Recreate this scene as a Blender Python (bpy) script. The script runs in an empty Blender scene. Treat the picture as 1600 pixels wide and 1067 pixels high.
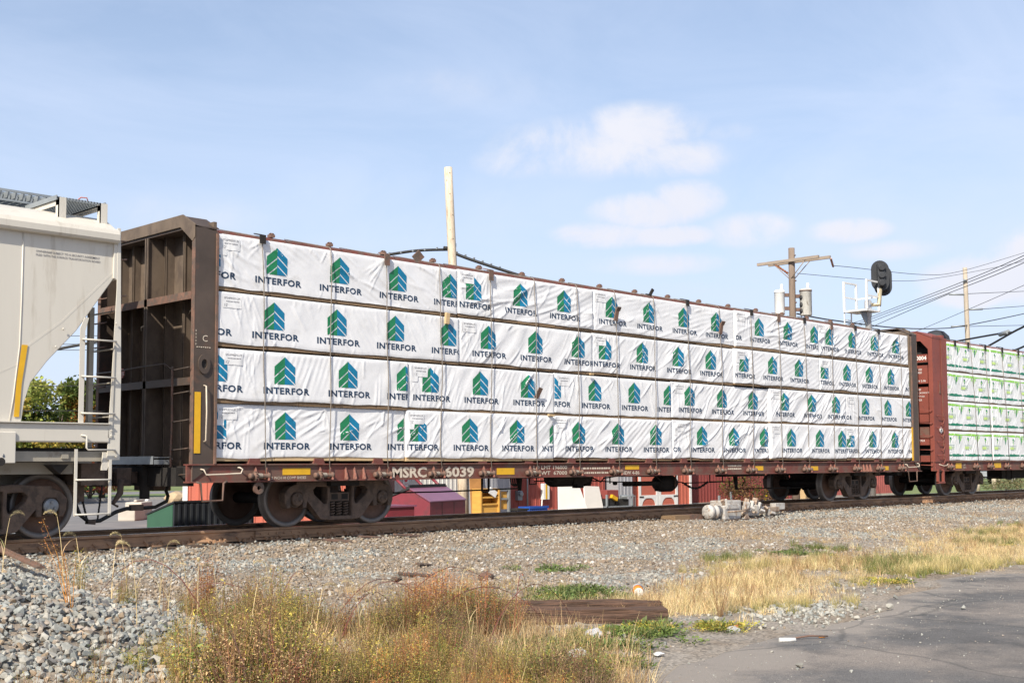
import bpy, bmesh, math, random
import numpy as np
from mathutils import Vector, Matrix, Euler

scn = bpy.context.scene
COL = scn.collection
PI = math.pi

# ------------------------------------------------------------------ camera
def make_camera():
    cd = bpy.data.cameras.new('camera'); co = bpy.data.objects.new('camera', cd); COL.objects.link(co)
    yaw, pit, roll = math.radians(44.6474), math.radians(4.0559), 0.0039
    c, s, cp, sp = math.cos(yaw), math.sin(yaw), math.cos(pit), math.sin(pit)
    F = Vector((c*cp, s*cp, sp)); R = Vector((s, -c, 0)); U = R.cross(F)
    R2 = R*math.cos(roll) - U*math.sin(roll); U2 = U*math.cos(roll) + R*math.sin(roll)
    co.matrix_world = Matrix(((R2.x, U2.x, -F.x, 0), (R2.y, U2.y, -F.y, 0), (R2.z, U2.z, -F.z, 1.0247), (0, 0, 0, 1)))
    cd.sensor_width = 36; cd.lens = 43.04; cd.shift_y = 0.034; cd.clip_start = 0.1; cd.clip_end = 3000
    scn.camera = co
make_camera()

# ------------------------------------------------------------------ sky, sun, exposure
SUN_TO = Vector((-0.91, -0.42, 0)).normalized()
SUN_EL = math.radians(40)
SUN_V = Vector((SUN_TO.x*math.cos(SUN_EL), SUN_TO.y*math.cos(SUN_EL), math.sin(SUN_EL)))
def make_sky():
    w = bpy.data.worlds.new('World'); scn.world = w; w.use_nodes = True
    nt = w.node_tree; N = nt.nodes; L = nt.links; N.clear()
    out = N.new('ShaderNodeOutputWorld'); bg = N.new('ShaderNodeBackground')
    sky = N.new('ShaderNodeTexSky'); sky.sky_type = 'NISHITA'; sky.sun_disc = False
    sky.sun_elevation = SUN_EL; sky.sun_rotation = math.atan2(SUN_TO.x, SUN_TO.y)
    sky.air_density = 1.0; sky.dust_density = 1.6; sky.ozone_density = 1.8
    tc = N.new('ShaderNodeTexCoord')
    def vm(op, a, b=None):
        n = N.new('ShaderNodeVectorMath'); n.operation = op
        L.new(a, n.inputs[0])
        if b is not None:
            if isinstance(b, (tuple, list, Vector)): n.inputs[1].default_value = b
            else: L.new(b, n.inputs[1])
        return n
    def mt(op, a, b=None, c=None, clamp=False):
        n = N.new('ShaderNodeMath'); n.operation = op; n.use_clamp = clamp
        for i, v in enumerate((a, b, c)):
            if v is None: continue
            if isinstance(v, (int, float)): n.inputs[i].default_value = v
            else: L.new(v, n.inputs[i])
        return n.outputs[0]
    def noise(scale, detail, rough, vec, dist=0):
        n = N.new('ShaderNodeTexNoise'); n.inputs['Scale'].default_value = scale; n.inputs['Detail'].default_value = detail
        n.inputs['Roughness'].default_value = rough; n.inputs['Distortion'].default_value = dist
        L.new(vec, n.inputs['Vector']); return n.outputs['Fac']
    D = vm('NORMALIZE', tc.outputs['Generated']).outputs[0]
    # cumulus puffs: direction (azimuth from +X, elevation, half width, half height, weight)
    puffs = CLOUDS
    n1 = noise(17, 9, .64, D, .35)
    total = None
    for az, el, sx, sy, wt in puffs:
        a, e = math.radians(az), math.radians(el)
        f = Vector((math.cos(a)*math.cos(e), math.sin(a)*math.cos(e), math.sin(e)))
        r = Vector((math.sin(a), -math.cos(a), 0)); u = r.cross(f)
        dx = mt('DIVIDE', vm('DOT_PRODUCT', D, r).outputs['Value'], math.radians(sx*1.2))
        dy = mt('DIVIDE', vm('DOT_PRODUCT', D, u).outputs['Value'], math.radians(sy*1.15))
        fw = mt('GREATER_THAN', vm('DOT_PRODUCT', D, f).outputs['Value'], 0.0)
        q = mt('ADD', mt('MULTIPLY', dx, dx), mt('MULTIPLY', dy, dy))
        g = mt('MULTIPLY', mt('MULTIPLY', mt('SUBTRACT', 1.0, q, clamp=True), fw), wt)
        total = g if total is None else mt('MAXIMUM', total, g)
    dens = mt('ADD', total, mt('MULTIPLY', mt('SUBTRACT', n1, .5), mt('MULTIPLY', mt('MINIMUM', mt('MULTIPLY', total, 2.2), 1), 1.75)))
    mr = N.new('ShaderNodeMapRange'); mr.interpolation_type = 'SMOOTHSTEP'
    L.new(dens, mr.inputs['Value']); mr.inputs['From Min'].default_value = .04; mr.inputs['From Max'].default_value = .74
    puff = mr.outputs['Result']
    # thin high veil, all over the sky
    st = N.new('ShaderNodeMapping'); L.new(D, st.inputs['Vector']); st.inputs['Scale'].default_value = (1.2, 2.2, 5.0); st.inputs['Rotation'].default_value = (.2, .1, .6)
    n2 = noise(2.2, 7, .6, st.outputs[0], .6)
    mr2 = N.new('ShaderNodeMapRange'); L.new(n2, mr2.inputs['Value']); mr2.inputs['From Min'].default_value = .36; mr2.inputs['From Max'].default_value = .72
    mr2.inputs['To Min'].default_value = .38; mr2.inputs['To Max'].default_value = .74
    # more veil near the horizon
    sep = N.new('ShaderNodeSeparateXYZ'); L.new(D, sep.inputs[0])
    mr3 = N.new('ShaderNodeMapRange'); L.new(sep.outputs['Z'], mr3.inputs['Value']); mr3.inputs['From Min'].default_value = 0; mr3.inputs['From Max'].default_value = .34
    mr3.inputs['To Min'].default_value = .42; mr3.inputs['To Max'].default_value = 0
    # the veil thins out towards the zenith, where the sky is deeper blue
    mr4 = N.new('ShaderNodeMapRange'); L.new(sep.outputs['Z'], mr4.inputs['Value']); mr4.inputs['From Min'].default_value = .18; mr4.inputs['From Max'].default_value = .75
    mr4.inputs['To Min'].default_value = 1; mr4.inputs['To Max'].default_value = .12
    veil = mt('MULTIPLY', mt('ADD', mr2.outputs['Result'], mr3.outputs['Result'], clamp=True), mr4.outputs['Result'])
    m1 = N.new('ShaderNodeMixRGB'); L.new(veil, m1.inputs['Fac']); L.new(sky.outputs[0], m1.inputs[1]); m1.inputs[2].default_value = (4.35, 4.98, 6.35, 1)
    # cloud colour: white lit tops, greyer undersides by thickness
    cc = N.new('ShaderNodeMixRGB'); n3 = noise(9, 3, .5, D)
    L.new(mt('MULTIPLY', n3, 1.0), cc.inputs['Fac']); cc.inputs[1].default_value = (4.75, 4.9, 5.6, 1); cc.inputs[2].default_value = (5.75, 5.68, 5.95, 1)
    m2 = N.new('ShaderNodeMixRGB'); L.new(mt('MULTIPLY', puff, .9), m2.inputs['Fac']); L.new(m1.outputs[0], m2.inputs[1]); L.new(cc.outputs[0], m2.inputs[2])
    L.new(m2.outputs[0], bg.inputs['Color']); bg.inputs['Strength'].default_value = 0.13
    L.new(bg.outputs[0], out.inputs['Surface'])
CLOUDS = [(40.9, 14.6, 4.6, 1.5, .62), (38.6, 15.4, 3.0, 1.25, .70), (43.8, 14.0, 2.6, .9, .42), (37.0, 14.0, 3.0, 1.0, .55), (34.2, 15.0, 1.5, .5, .30), (38.4, 11.6, 2.6, .95, .85), (36.4, 12.1, 1.7, 1.0, .85), (40.2, 10.6, 2.6, .7, .80), (37.5, 10.5, 2.6, .55, .75), (33.5, 10.6, 2.2, .9, .50),
          (29.1, 10.4, 1.9, .6, .70), (37.8, 9.2, 3.2, .6, .42), (27.2, 9.4, 2.4, .5, .35), (22.6, 7.9, 3.4, 1.25, .95), (23.8, 7.3, 2.4, .7, .8), (20.5, 8.8, 2.6, 1.5, .95), (47, 17.2, 4.5, 1.2, .18), (60, 11, 5, 1.4, .2)]
make_sky()
sd = bpy.data.lights.new('sun', 'SUN'); sun = bpy.data.objects.new('sun', sd); COL.objects.link(sun)
sd.energy = 5.0; sd.angle = math.radians(.53); sd.color = (1.0, .925, .80)
sun.rotation_euler = (-SUN_V).to_track_quat('-Z', 'Y').to_euler()
sun.location = (0, 0, 40)
vs = scn.view_settings
vs.view_transform = 'Standard'; vs.look = 'None'; vs.gamma = 1; vs.exposure = 0.38; vs.use_curve_mapping = False
scn.cycles.max_bounces = 6; scn.cycles.diffuse_bounces = 3; scn.cycles.glossy_bounces = 3; scn.cycles.transparent_max_bounces = 8

# ------------------------------------------------------------------ helpers
def tag(o, label=None, cat=None, group=None, kind=None):
    if label: o['label'] = label
    if cat: o['category'] = cat
    if group: o['group'] = group
    if kind: o['kind'] = kind
    return o

def empty(name, loc=(0, 0, 0), label=None, cat=None, group=None, parent=None):
    o = bpy.data.objects.new(name, None); COL.objects.link(o); o.empty_display_size = .2
    if parent:
        o.parent = parent; o.location = Vector(loc) - wloc(parent)
    else: o.location = loc
    return tag(o, label, cat, group)

def wloc(o):
    v = Vector((0, 0, 0))
    while o: v += o.location; o = o.parent
    return v

class MB:
    """collects shapes, then links them as one mesh object"""
    def __init__(s): s.v = []; s.f = []; s.m = []; s.sm = []
    def add(s, vs, fs, m=0, smooth=False):
        n = len(s.v); s.v += [tuple(v) for v in vs]
        for f in fs: s.f.append(tuple(i+n for i in f)); s.m.append(m); s.sm.append(smooth)
        return s
    def box(s, x0, x1, y0, y1, z0, z1, m=0):
        return s.add([(x0, y0, z0), (x1, y0, z0), (x1, y1, z0), (x0, y1, z0), (x0, y0, z1), (x1, y0, z1), (x1, y1, z1), (x0, y1, z1)],
                     [(0, 3, 2, 1), (4, 5, 6, 7), (0, 1, 5, 4), (1, 2, 6, 5), (2, 3, 7, 6), (3, 0, 4, 7)], m)
    def obox(s, c, size, rot=(0, 0, 0), m=0):
        R = Euler(rot).to_matrix(); h = [q/2 for q in size]; c = Vector(c)
        P = [c + R @ Vector((sx*h[0], sy*h[1], sz*h[2])) for sz in (-1, 1) for sx, sy in ((-1, -1), (1, -1), (1, 1), (-1, 1))]
        return s.add(P, [(0, 3, 2, 1), (4, 5, 6, 7), (0, 1, 5, 4), (1, 2, 6, 5), (2, 3, 7, 6), (3, 0, 4, 7)], m)
    def prism(s, poly, axis, a, b, m=0):
        n = len(poly)
        def P(p, t): return {'x': (t, p[0], p[1]), 'y': (p[0], t, p[1]), 'z': (p[0], p[1], t)}[axis]
        vs = [P(p, a) for p in poly] + [P(p, b) for p in poly]
        area = sum(poly[i][0]*poly[(i+1) % n][1] - poly[(i+1) % n][0]*poly[i][1] for i in range(n))
        ccw = area > 0
        if axis == 'y': ccw = not ccw
        if b < a: ccw = not ccw
        lo = tuple(range(n)); hi = tuple(range(n, 2*n))
        sides = [(i, (i+1) % n, n+(i+1) % n, n+i) for i in range(n)]
        if ccw: fs = [lo[::-1], hi] + sides
        else: fs = [lo, hi[::-1]] + [q[::-1] for q in sides]
        return s.add(vs, fs, m)
    def tube(s, pts, r, n=8, m=0, caps=True, smooth=True):
        pts = [Vector(p) for p in pts]; rs = r if isinstance(r, (list, tuple)) else [r]*len(pts)
        base = len(s.v); prev = None; k = len(pts)
        for i, p in enumerate(pts):
            t = (pts[min(i+1, k-1)] - pts[max(i-1, 0)]).normalized()
            if prev is None:
                a = Vector((0, 0, 1)) if abs(t.z) < .9 else Vector((1, 0, 0)); u = t.cross(a).normalized()
            else: u = (prev - t*prev.dot(t)).normalized()
            prev = u; w = t.cross(u)
            for j in range(n):
                an = 2*PI*j/n; s.v.append(tuple(p + (u*math.cos(an) + w*math.sin(an))*rs[i]))
        for i in range(k-1):
            for j in range(n):
                a = base+i*n+j; b = base+i*n+(j+1) % n
                s.f.append((a, b, b+n, a+n)); s.m.append(m); s.sm.append(smooth)
        if caps:
            s.f.append(tuple(base+j for j in range(n))[::-1]); s.m.append(m); s.sm.append(False)
            s.f.append(tuple(base+(k-1)*n+j for j in range(n))); s.m.append(m); s.sm.append(False)
        return s
    def lathe(s, prof, o, axis='z', n=20, m=0, smooth=True, caps=True):
        """prof: (radius, height) pairs along the axis"""
        base = len(s.v); o = Vector(o)
        for r, h in prof:
            for j in range(n):
                a = 2*PI*j/n; p, q = r*math.cos(a), r*math.sin(a)
                d = {'x': (h, p, q), 'y': (q, h, p), 'z': (p, q, h)}[axis]
                s.v.append(tuple(o + Vector(d)))
        for i in range(len(prof)-1):
            for j in range(n):
                a = base+i*n+j; b = base+i*n+(j+1) % n
                s.f.append((a, b, b+n, a+n)); s.m.append(m); s.sm.append(smooth)
        if not caps: return s
        s.f.append(tuple(base+j for j in range(n))[::-1]); s.m.append(m); s.sm.append(False)
        e = base+(len(prof)-1)*n
        s.f.append(tuple(e+j for j in range(n))); s.m.append(m); s.sm.append(False)
        return s
    def cyl(s, o, r, h0, h1, axis='z', n=16, m=0): return s.lathe([(r, h0), (r, h1)], o, axis, n, m)
    def quad(s, a, b, c, d, m=0): return s.add([a, b, c, d], [(0, 1, 2, 3)], m)
    def mesh(s, name, mats, off=(0, 0, 0)):
        me = bpy.data.meshes.new(name); ox, oy, oz = off
        me.from_pydata([(x-ox, y-oy, z-oz) for x, y, z in s.v], [], s.f)
        for q in (mats if isinstance(mats, (list, tuple)) else [mats]): me.materials.append(q)
        me.polygons.foreach_set('material_index', s.m); me.polygons.foreach_set('use_smooth', s.sm)
        me.update(); return me
    def build(s, name, mats, parent=None, loc=None, bevel=0, world=True):
        if parent is not None:
            off = wloc(parent) if world else Vector((0, 0, 0))
        else:
            off = Vector(loc) if loc is not None else Vector((0, 0, 0))
        me = s.mesh(name, mats, off)
        o = bpy.data.objects.new(name, me); COL.objects.link(o)
        if parent is not None: o.parent = parent
        else: o.location = off
        if bevel:
            b = o.modifiers.new('bevel', 'BEVEL'); b.width = bevel; b.segments = 2; b.limit_method = 'ANGLE'; b.angle_limit = math.radians(40)
        return o

def link_mesh(name, me, parent=None, loc=(0, 0, 0), rot=(0, 0, 0)):
    o = bpy.data.objects.new(name, me); COL.objects.link(o); o.location = loc; o.rotation_euler = rot
    if parent is not None: o.parent = parent
    return o

def copy_tree(o, parent=None):
    c = o.copy(); COL.objects.link(c); c.parent = parent
    for ch in list(o.children): copy_tree(ch, c)
    return c

def plate(outline, holes, thick, bevel=0.0):
    """flat plate with holes in the XZ plane, centred on y=0; returns verts, faces"""
    cu = bpy.data.curves.new('plate', 'CURVE'); cu.dimensions = '2D'; cu.fill_mode = 'BOTH'; cu.extrude = thick/2
    if bevel: cu.bevel_depth = bevel; cu.bevel_resolution = 1; cu.offset = -bevel
    for poly in [outline]+holes:
        sp = cu.splines.new('POLY'); sp.points.add(len(poly)-1); sp.use_cyclic_u = True
        for p, q in zip(sp.points, poly): p.co = (q[0], q[1], 0, 1)
    o = bpy.data.objects.new('plate', cu)
    me = bpy.data.meshes.new_from_object(o)
    vs = [(v.co.x, -v.co.z, v.co.y) for v in me.vertices]; fs = [tuple(p.vertices) for p in me.polygons]
    bpy.data.objects.remove(o); bpy.data.curves.remove(cu); bpy.data.meshes.remove(me)
    return vs, fs

_txt = {}
def text_geo(s, bold=0.0, spacing=1.0):
    """triangulated lettering, x from 0, baseline 0, cap height 1; returns verts (N,2), faces, width"""
    key = (s, bold, spacing)
    if key in _txt: return _txt[key]
    cu = bpy.data.curves.new('t', 'FONT'); cu.body = s; cu.size = 1; cu.offset = bold; cu.space_character = spacing; cu.resolution_u = 2
    o = bpy.data.objects.new('t', cu); me = bpy.data.meshes.new_from_object(o)
    v = np.array([(q.co.x, q.co.y) for q in me.vertices]); f = [tuple(p.vertices) for p in me.polygons]
    bpy.data.objects.remove(o); bpy.data.curves.remove(cu); bpy.data.meshes.remove(me)
    cap = .729 + 2*bold
    v[:, 0] -= v[:, 0].min(); v[:, 1] += bold; v /= cap
    _txt[key] = (v, f, v[:, 0].max()); return _txt[key]

def add_text(mb, s, x, y, z, h, width=None, m=0, bold=.0, spacing=1.0, axis='x', sag=None):
    """lettering facing -Y (axis 'x'), or facing -X reading towards -Y (axis 'y')"""
    v, f, w = text_geo(s, bold, spacing); k = (width/w) if width else h
    if axis == 'x': vs = [(x+a*k, y, z+b*h) for a, b in v]
    else: vs = [(x, y-a*k, z+b*h) for a, b in v]
    mb.add(vs, f, m)

def vnoise(x, y, seed=0):
    """smooth value noise in 0..1"""
    x = np.asarray(x, float); y = np.asarray(y, float)
    xi = np.floor(x).astype(np.int64); yi = np.floor(y).astype(np.int64); fx = x-xi; fy = y-yi
    fx = fx*fx*(3-2*fx); fy = fy*fy*(3-2*fy)
    def h(a, b):
        n = (a*374761393 + b*668265263 + seed*974634777) & 0x7fffffff
        n = ((n ^ (n >> 13))*1274126177) & 0x7fffffff
        return ((n ^ (n >> 16)) & 0xffff)/65535.0
    return (h(xi, yi)*(1-fx)+h(xi+1, yi)*fx)*(1-fy) + (h(xi, yi+1)*(1-fx)+h(xi+1, yi+1)*fx)*fy
def fbm(x, y, seed=0, o=4):
    t = 0; a = .5; n = 0
    for i in range(o): t = t + a*vnoise(x*2**i, y*2**i, seed+i*17); n += a; a *= .5
    return t/n

# ------------------------------------------------------------------ materials
def mat(name, col, rough=.7, metal=0.0, var=.18, scale=2.5, bump=.0, bscale=60, col2=None, thr=(.45, .62), scale2=None, stretch=None, spec=.5, rand=0, detail=6):
    m = bpy.data.materials.new(name); m.use_nodes = True; nt = m.node_tree; N = nt.nodes; L = nt.links
    b = N['Principled BSDF']; b.inputs['Roughness'].default_value = rough; b.inputs['Metallic'].default_value = metal
    b.inputs['Specular IOR Level'].default_value = spec
    tc = N.new('ShaderNodeTexCoord'); vec = tc.outputs['Object']
    if stretch:
        mp = N.new('ShaderNodeMapping'); mp.inputs['Scale'].default_value = stretch; L.new(vec, mp.inputs['Vector']); vec = mp.outputs[0]
    n1 = N.new('ShaderNodeTexNoise'); n1.inputs['Scale'].default_value = scale; n1.inputs['Detail'].default_value = detail; n1.inputs['Roughness'].default_value = .62; L.new(vec, n1.inputs['Vector'])
    r = N.new('ShaderNodeValToRGB'); L.new(n1.outputs['Fac'], r.inputs['Fac'])
    r.color_ramp.elements[0].position = .28; r.color_ramp.elements[1].position = .72
    r.color_ramp.elements[0].color = [c*(1-var) for c in col]+[1]; r.color_ramp.elements[1].color = [min(1, c*(1+var)) for c in col]+[1]
    cur = r.outputs[0]
    if col2:
        n2 = N.new('ShaderNodeTexNoise'); n2.inputs['Scale'].default_value = scale2 or scale*1.7; n2.inputs['Detail'].default_value = 8; n2.inputs['Roughness'].default_value = .68; L.new(vec, n2.inputs['Vector'])
        mr = N.new('ShaderNodeMapRange'); mr.inputs['From Min'].default_value = thr[0]; mr.inputs['From Max'].default_value = thr[1]; L.new(n2.outputs['Fac'], mr.inputs['Value'])
        mx = N.new('ShaderNodeMixRGB'); L.new(mr.outputs['Result'], mx.inputs['Fac']); L.new(cur, mx.inputs[1]); mx.inputs[2].default_value = list(col2)+[1]; cur = mx.outputs[0]
    if rand:
        oi = N.new('ShaderNodeObjectInfo'); hv = N.new('ShaderNodeHueSaturation'); mr = N.new('ShaderNodeMapRange')
        mr.inputs['To Min'].default_value = 1-rand; mr.inputs['To Max'].default_value = 1+rand
        L.new(oi.outputs['Random'], mr.inputs['Value']); L.new(mr.outputs['Result'], hv.inputs['Value']); L.new(cur, hv.inputs['Color']); cur = hv.outputs[0]
    L.new(cur, b.inputs['Base Color'])
    if bump:
        n3 = N.new('ShaderNodeTexNoise'); n3.inputs['Scale'].default_value = bscale; n3.inputs['Detail'].default_value = 5; L.new(vec, n3.inputs['Vector'])
        bp = N.new('ShaderNodeBump'); bp.inputs['Strength'].default_value = bump; bp.inputs['Distance'].default_value = .01
        L.new(n3.outputs['Fac'], bp.inputs['Height']); L.new(bp.outputs[0], b.inputs['Normal'])
    return m

def flat(name, col, rough=.6, metal=0.0): return mat(name, col, rough, metal, var=.08, scale=8)

def leaf_mat(name, trans=.42, rough=.6):
    m = bpy.data.materials.new(name); m.use_nodes = True; nt = m.node_tree; N = nt.nodes; L = nt.links
    b = N['Principled BSDF']; b.inputs['Roughness'].default_value = rough; b.inputs['Specular IOR Level'].default_value = .25
    at = N.new('ShaderNodeAttribute'); at.attribute_name = 'tint'
    oi = N.new('ShaderNodeObjectInfo'); mr = N.new('ShaderNodeMapRange'); mr.inputs['To Min'].default_value = .7; mr.inputs['To Max'].default_value = 1.3
    hs = N.new('ShaderNodeHueSaturation'); L.new(oi.outputs['Random'], mr.inputs['Value']); L.new(mr.outputs['Result'], hs.inputs['Value']); L.new(at.outputs['Color'], hs.inputs['Color'])
    L.new(hs.outputs[0], b.inputs['Base Color'])
    t = N.new('ShaderNodeBsdfTranslucent'); L.new(hs.outputs[0], t.inputs['Color'])
    mx = N.new('ShaderNodeMixShader'); mx.inputs['Fac'].default_value = trans; L.new(b.outputs[0], mx.inputs[1]); L.new(t.outputs[0], mx.inputs[2])
    L.new(mx.outputs[0], N['Material Output'].inputs['Surface']); return m

M = {}
M['wrap'] = mat('white_plastic_wrap', (.735, .735, .74), .42, var=.05, scale=1.6, col2=(.60, .585, .56), thr=(.56, .80), scale2=2.3, bump=.12, bscale=22, spec=.45)
M['wrap2'] = mat('printed_plastic_wrap', (.75, .76, .75), .42, var=.035, scale=1.6, bump=.12, bscale=22)
M['navy'] = mat('navy_ink', (.010, .036, .080), .5, var=.25, scale=40)
M['green'] = mat('green_ink', (.010, .185, .070), .45, var=.15, scale=30)
M['blue'] = mat('blue_ink', (.0, .165, .31), .45, var=.15, scale=30)
M['lime'] = mat('lime_ink', (.26, .62, .05), .45, var=.15, scale=30)
M['teal'] = mat('teal_green_ink', (.0, .19, .10), .45, var=.15, scale=30)
M['paleink'] = mat('pale_green_ink', (.45, .58, .40), .45, var=.1, scale=30)
M['paper'] = flat('label_paper', (.74, .74, .74), .6)
M['greyink'] = flat('grey_ink', (.16, .16, .18), .7)
M['lumber'] = mat('weathered_lumber', (.20, .13, .072), .85, var=.4, scale=3, stretch=(.4, 6, 14), bump=.3, bscale=20)
M['newlumber'] = mat('fresh_lumber', (.52, .37, .20), .8, var=.2, scale=4, stretch=(.5, 6, 12))
M['sill'] = mat('oxide_red_steel', (.155, .046, .034), .72, var=.3, scale=2.2, col2=(.135, .078, .058), thr=(.44, .6), bump=.12, bscale=30)
M['brown'] = mat('sooty_brown_steel', (.072, .052, .040), .6, var=.28, scale=1.7, col2=(.125, .066, .043), thr=(.56, .72), bump=.1, bscale=18)
M['tanpanel'] = mat('tan_brown_steel', (.135, .100, .072), .75, var=.25, scale=2.2, col2=(.075, .055, .043), thr=(.47, .68), stretch=(1, 1, .6), bump=.08, bscale=18)  # lighter tan mix of the brown steel, for panels, ribs and top beams
M['rustpost'] = mat('rusty_steel', (.165, .092, .066), .8, var=.3, scale=5, col2=(.10, .075, .06), thr=(.45, .6), bump=.2, bscale=40)
M['pinkrust'] = mat('faded_red_iron', (.32, .135, .10), .8, var=.3, scale=9, col2=(.14, .085, .06), thr=(.45, .62), bump=.2, bscale=40)
M['under'] = mat('black_grime', (.020, .017, .015), .85, var=.4, scale=4)
M['truck'] = mat('dusty_cast_steel', (.135, .094, .070), .85, var=.25, scale=5, col2=(.075, .055, .044), thr=(.45, .62), bump=.35, bscale=35)
M['wheelplate'] = mat('wheel_plate_brown', (.15, .09, .065), .8, var=.3, scale=5, bump=.1)
M['tread'] = mat('wheel_tread_steel', (.20, .18, .165), .5, .4, var=.2, scale=5)
M['railsteel'] = mat('rusty_rail_web', (.36, .215, .125), .85, var=.28, scale=3, col2=(.13, .085, .06), thr=(.5, .66), bump=.2, bscale=30, stretch=(.5, 2, 2))
M['railhead'] = mat('polished_rail_head', (.22, .20, .19), .22, .9, var=.15, scale=3, stretch=(.2, 4, 4))
M['sleeper'] = mat('old_sleeper_wood', (.085, .058, .042), .9, var=.4, scale=4, stretch=(4, .5, 4), bump=.5, bscale=18)
M['cable'] = mat('steel_cable', (.22, .19, .16), .6, .3, var=.25, scale=20)
M['yellow'] = mat('yellow_reflective_tape', (.66, .37, .012), .5, var=.10, scale=6)
M['cream'] = mat('faded_cream_paint', (.58, .50, .40), .7, var=.15, scale=9, col2=(.14, .05, .037), thr=(.62, .70), scale2=30)
M['white'] = mat('white_paint', (.72, .71, .68), .6, var=.08, scale=4)
M['hopper'] = mat('beige_car_paint', (.585, .55, .48), .42, var=.05, scale=1.2, col2=(.38, .33, .26), thr=(.56, .80), scale2=3.2, stretch=(1.6, 1.6, .22))
M['greywood'] = mat('weathered_pole_wood', (.40, .34, .265), .85, var=.2, scale=3, stretch=(6, 6, .5), bump=.3, bscale=14)
M['hopperdark'] = mat('dusty_beige_paint', (.33, .30, .245), .6, var=.15, scale=2.5, col2=(.15, .11, .08), thr=(.55, .75))
M['galv'] = mat('galvanised_steel', (.36, .38, .39), .5, .6, var=.15, scale=6)
M['galvgrey'] = mat('grey_galvanised', (.27, .295, .31), .55, .3, var=.12, scale=6)
M['car2'] = mat('brick_red_steel', (.215, .055, .038), .6, var=.16, scale=1.8, col2=(.15, .047, .036), thr=(.55, .7), bump=.06)
M['black'] = mat('black_rubber', (.018, .018, .018), .6, var=.3, scale=10)
M['wood'] = mat('utility_pole_wood', (.20, .15, .115), .85, var=.25, scale=3, stretch=(6, 6, .5), bump=.3, bscale=14)
M['palewood'] = mat('new_pole_wood', (.58, .49, .37), .8, var=.16, scale=4, stretch=(5, 5, .6), col2=(.36, .26, .17), thr=(.52, .66), scale2=5, bump=.3)
M['porcelain'] = mat('brown_porcelain', (.30, .11, .05), .3, var=.2)
M['tankwhite'] = mat('white_tank_paint', (.74, .74, .72), .4, var=.06, col2=(.50, .44, .36), thr=(.62, .75), scale2=5)
M['oldtank'] = mat('stained_tank_paint', (.55, .54, .49), .5, var=.2, col2=(.16, .12, .08), thr=(.52, .66), scale2=4, stretch=(3, 3, .7))
M['signalblack'] = mat('signal_black', (.028, .030, .034), .65, var=.2)
# ================================================================== THE TRAIN
YC = 17.6            # track centre line; rail top is z = 0
FRONT = 16.13        # side plane of the freight cars

# ---------------- bogies
def wheel_mesh():
    mb = MB()
    # outer face towards -y ; y=0 at wheel mid-plane
    mb.lathe([(.02, -.10), (.095, -.10), (.105, -.05), (.16, -.015), (.27, .005), (.355, -.01), (.375, -.035)], (0, 0, 0), 'y', 48, 0, caps=False)
    mb.lathe([(.375, -.035), (.385, -.068), (.448, -.07), (.457, -.062), (.459, .02), (.468, .035), (.484, .045), (.484, .062), (.474, .07), (.39, .07), (.375, .05)], (0, 0, 0), 'y', 48, 1, caps=False)
    mb.lathe([(.375, .05), (.35, .02), (.16, .015), (.12, .08), (.02, .08)], (0, 0, 0), 'y', 48, 0, caps=False)
    return mb.mesh('wheel', [M['wheelplate'], M['tread']])
def side_frame_mesh():
    h = [(0, .745), (.42, .765), (.78, .735), (1.03, .665), (1.13, .56), (1.12, .40), (1.075, .31), (1.015, .31), (1.005, .50), (.96, .565), (.82, .565), (.775, .50), (.77, .31), (.70, .31), (.675, .43), (.40, .115), (.33, .10), (0, .10)]
    out = h + [(-x, z) for x, z in h[::-1][1:-1]]
    win = [(.285, .645), (.50, .655), (.565, .60), (.545, .53), (.345, .365), (.30, .375), (.28, .44)]
    ctr = [(-.225, .165), (.225, .165), (.225, .665), (-.225, .665)]
    vs, fs = plate(out, [win, [(-x, z) for x, z in win], ctr], .15, .018)
    mb = MB(); mb.add(vs, fs)
    # raised flanges round the openings
    mb.box(-.25, .25, -.10, -.06, .105, .16); mb.box(-.9, .9, -.095, -.06, .70, .735)
    for s in (-1, 1):
        mb.prism([(s*.62, .46), (s*.70, .44), (s*.42, .125), (s*.34, .125)], 'y', -.092, -.06)
        mb.prism([(s*.27, .62), (s*.245, .62), (s*.245, .17), (s*.27, .17)], 'y', -.095, -.06)
    return mb.mesh('side_frame', [M['truck']])
def spring_mesh():
    mb = MB(); n = 5*10
    mb.tube([(.045*math.cos(2*PI*i/10), .045*math.sin(2*PI*i/10), .17+.22*i/n) for i in range(n+1)], .0135, 6)
    return mb.mesh('spring', [M['truck']])
def cap_mesh():
    mb = MB()
    mb.lathe([(.135, .16), (.14, .03), (.13, .02)], (0, 0, 0), 'y', 24)
    mb.lathe([(.108, .04), (.108, -.045), (.10, -.055), (.03, -.058)], (0, 0, 0), 'y', 24, 1)
    for k in range(3):
        a = PI/2+k*2*PI/3; mb.cyl((.055*math.cos(a), -.058, .055*math.sin(a)), .022, -.022, .01, 'y', 6, 1)
    # adapter over the bearing
    mb.box(-.12, .12, 0, .16, .08, .155)
    return mb.mesh('bearing', [M['truck'], M['truck']])
WHEEL, SIDEF, SPRING, CAP = wheel_mesh(), side_frame_mesh(), spring_mesh(), cap_mesh()
CAPSTEEL = CAP.copy(); CAPSTEEL.materials[1] = mat('bare_bearing_cap_steel', (.26, .27, .28), .45, .5, var=.25, scale=14)
def axle_mesh():
    mb = MB(); mb.lathe([(.075, -1.0), (.09, -.75), (.085, 0), (.09, .75), (.075, 1.0)], (0, 0, 0), 'y', 16); return mb.mesh('axle', [M['under']])
AXLE = axle_mesh()
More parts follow.
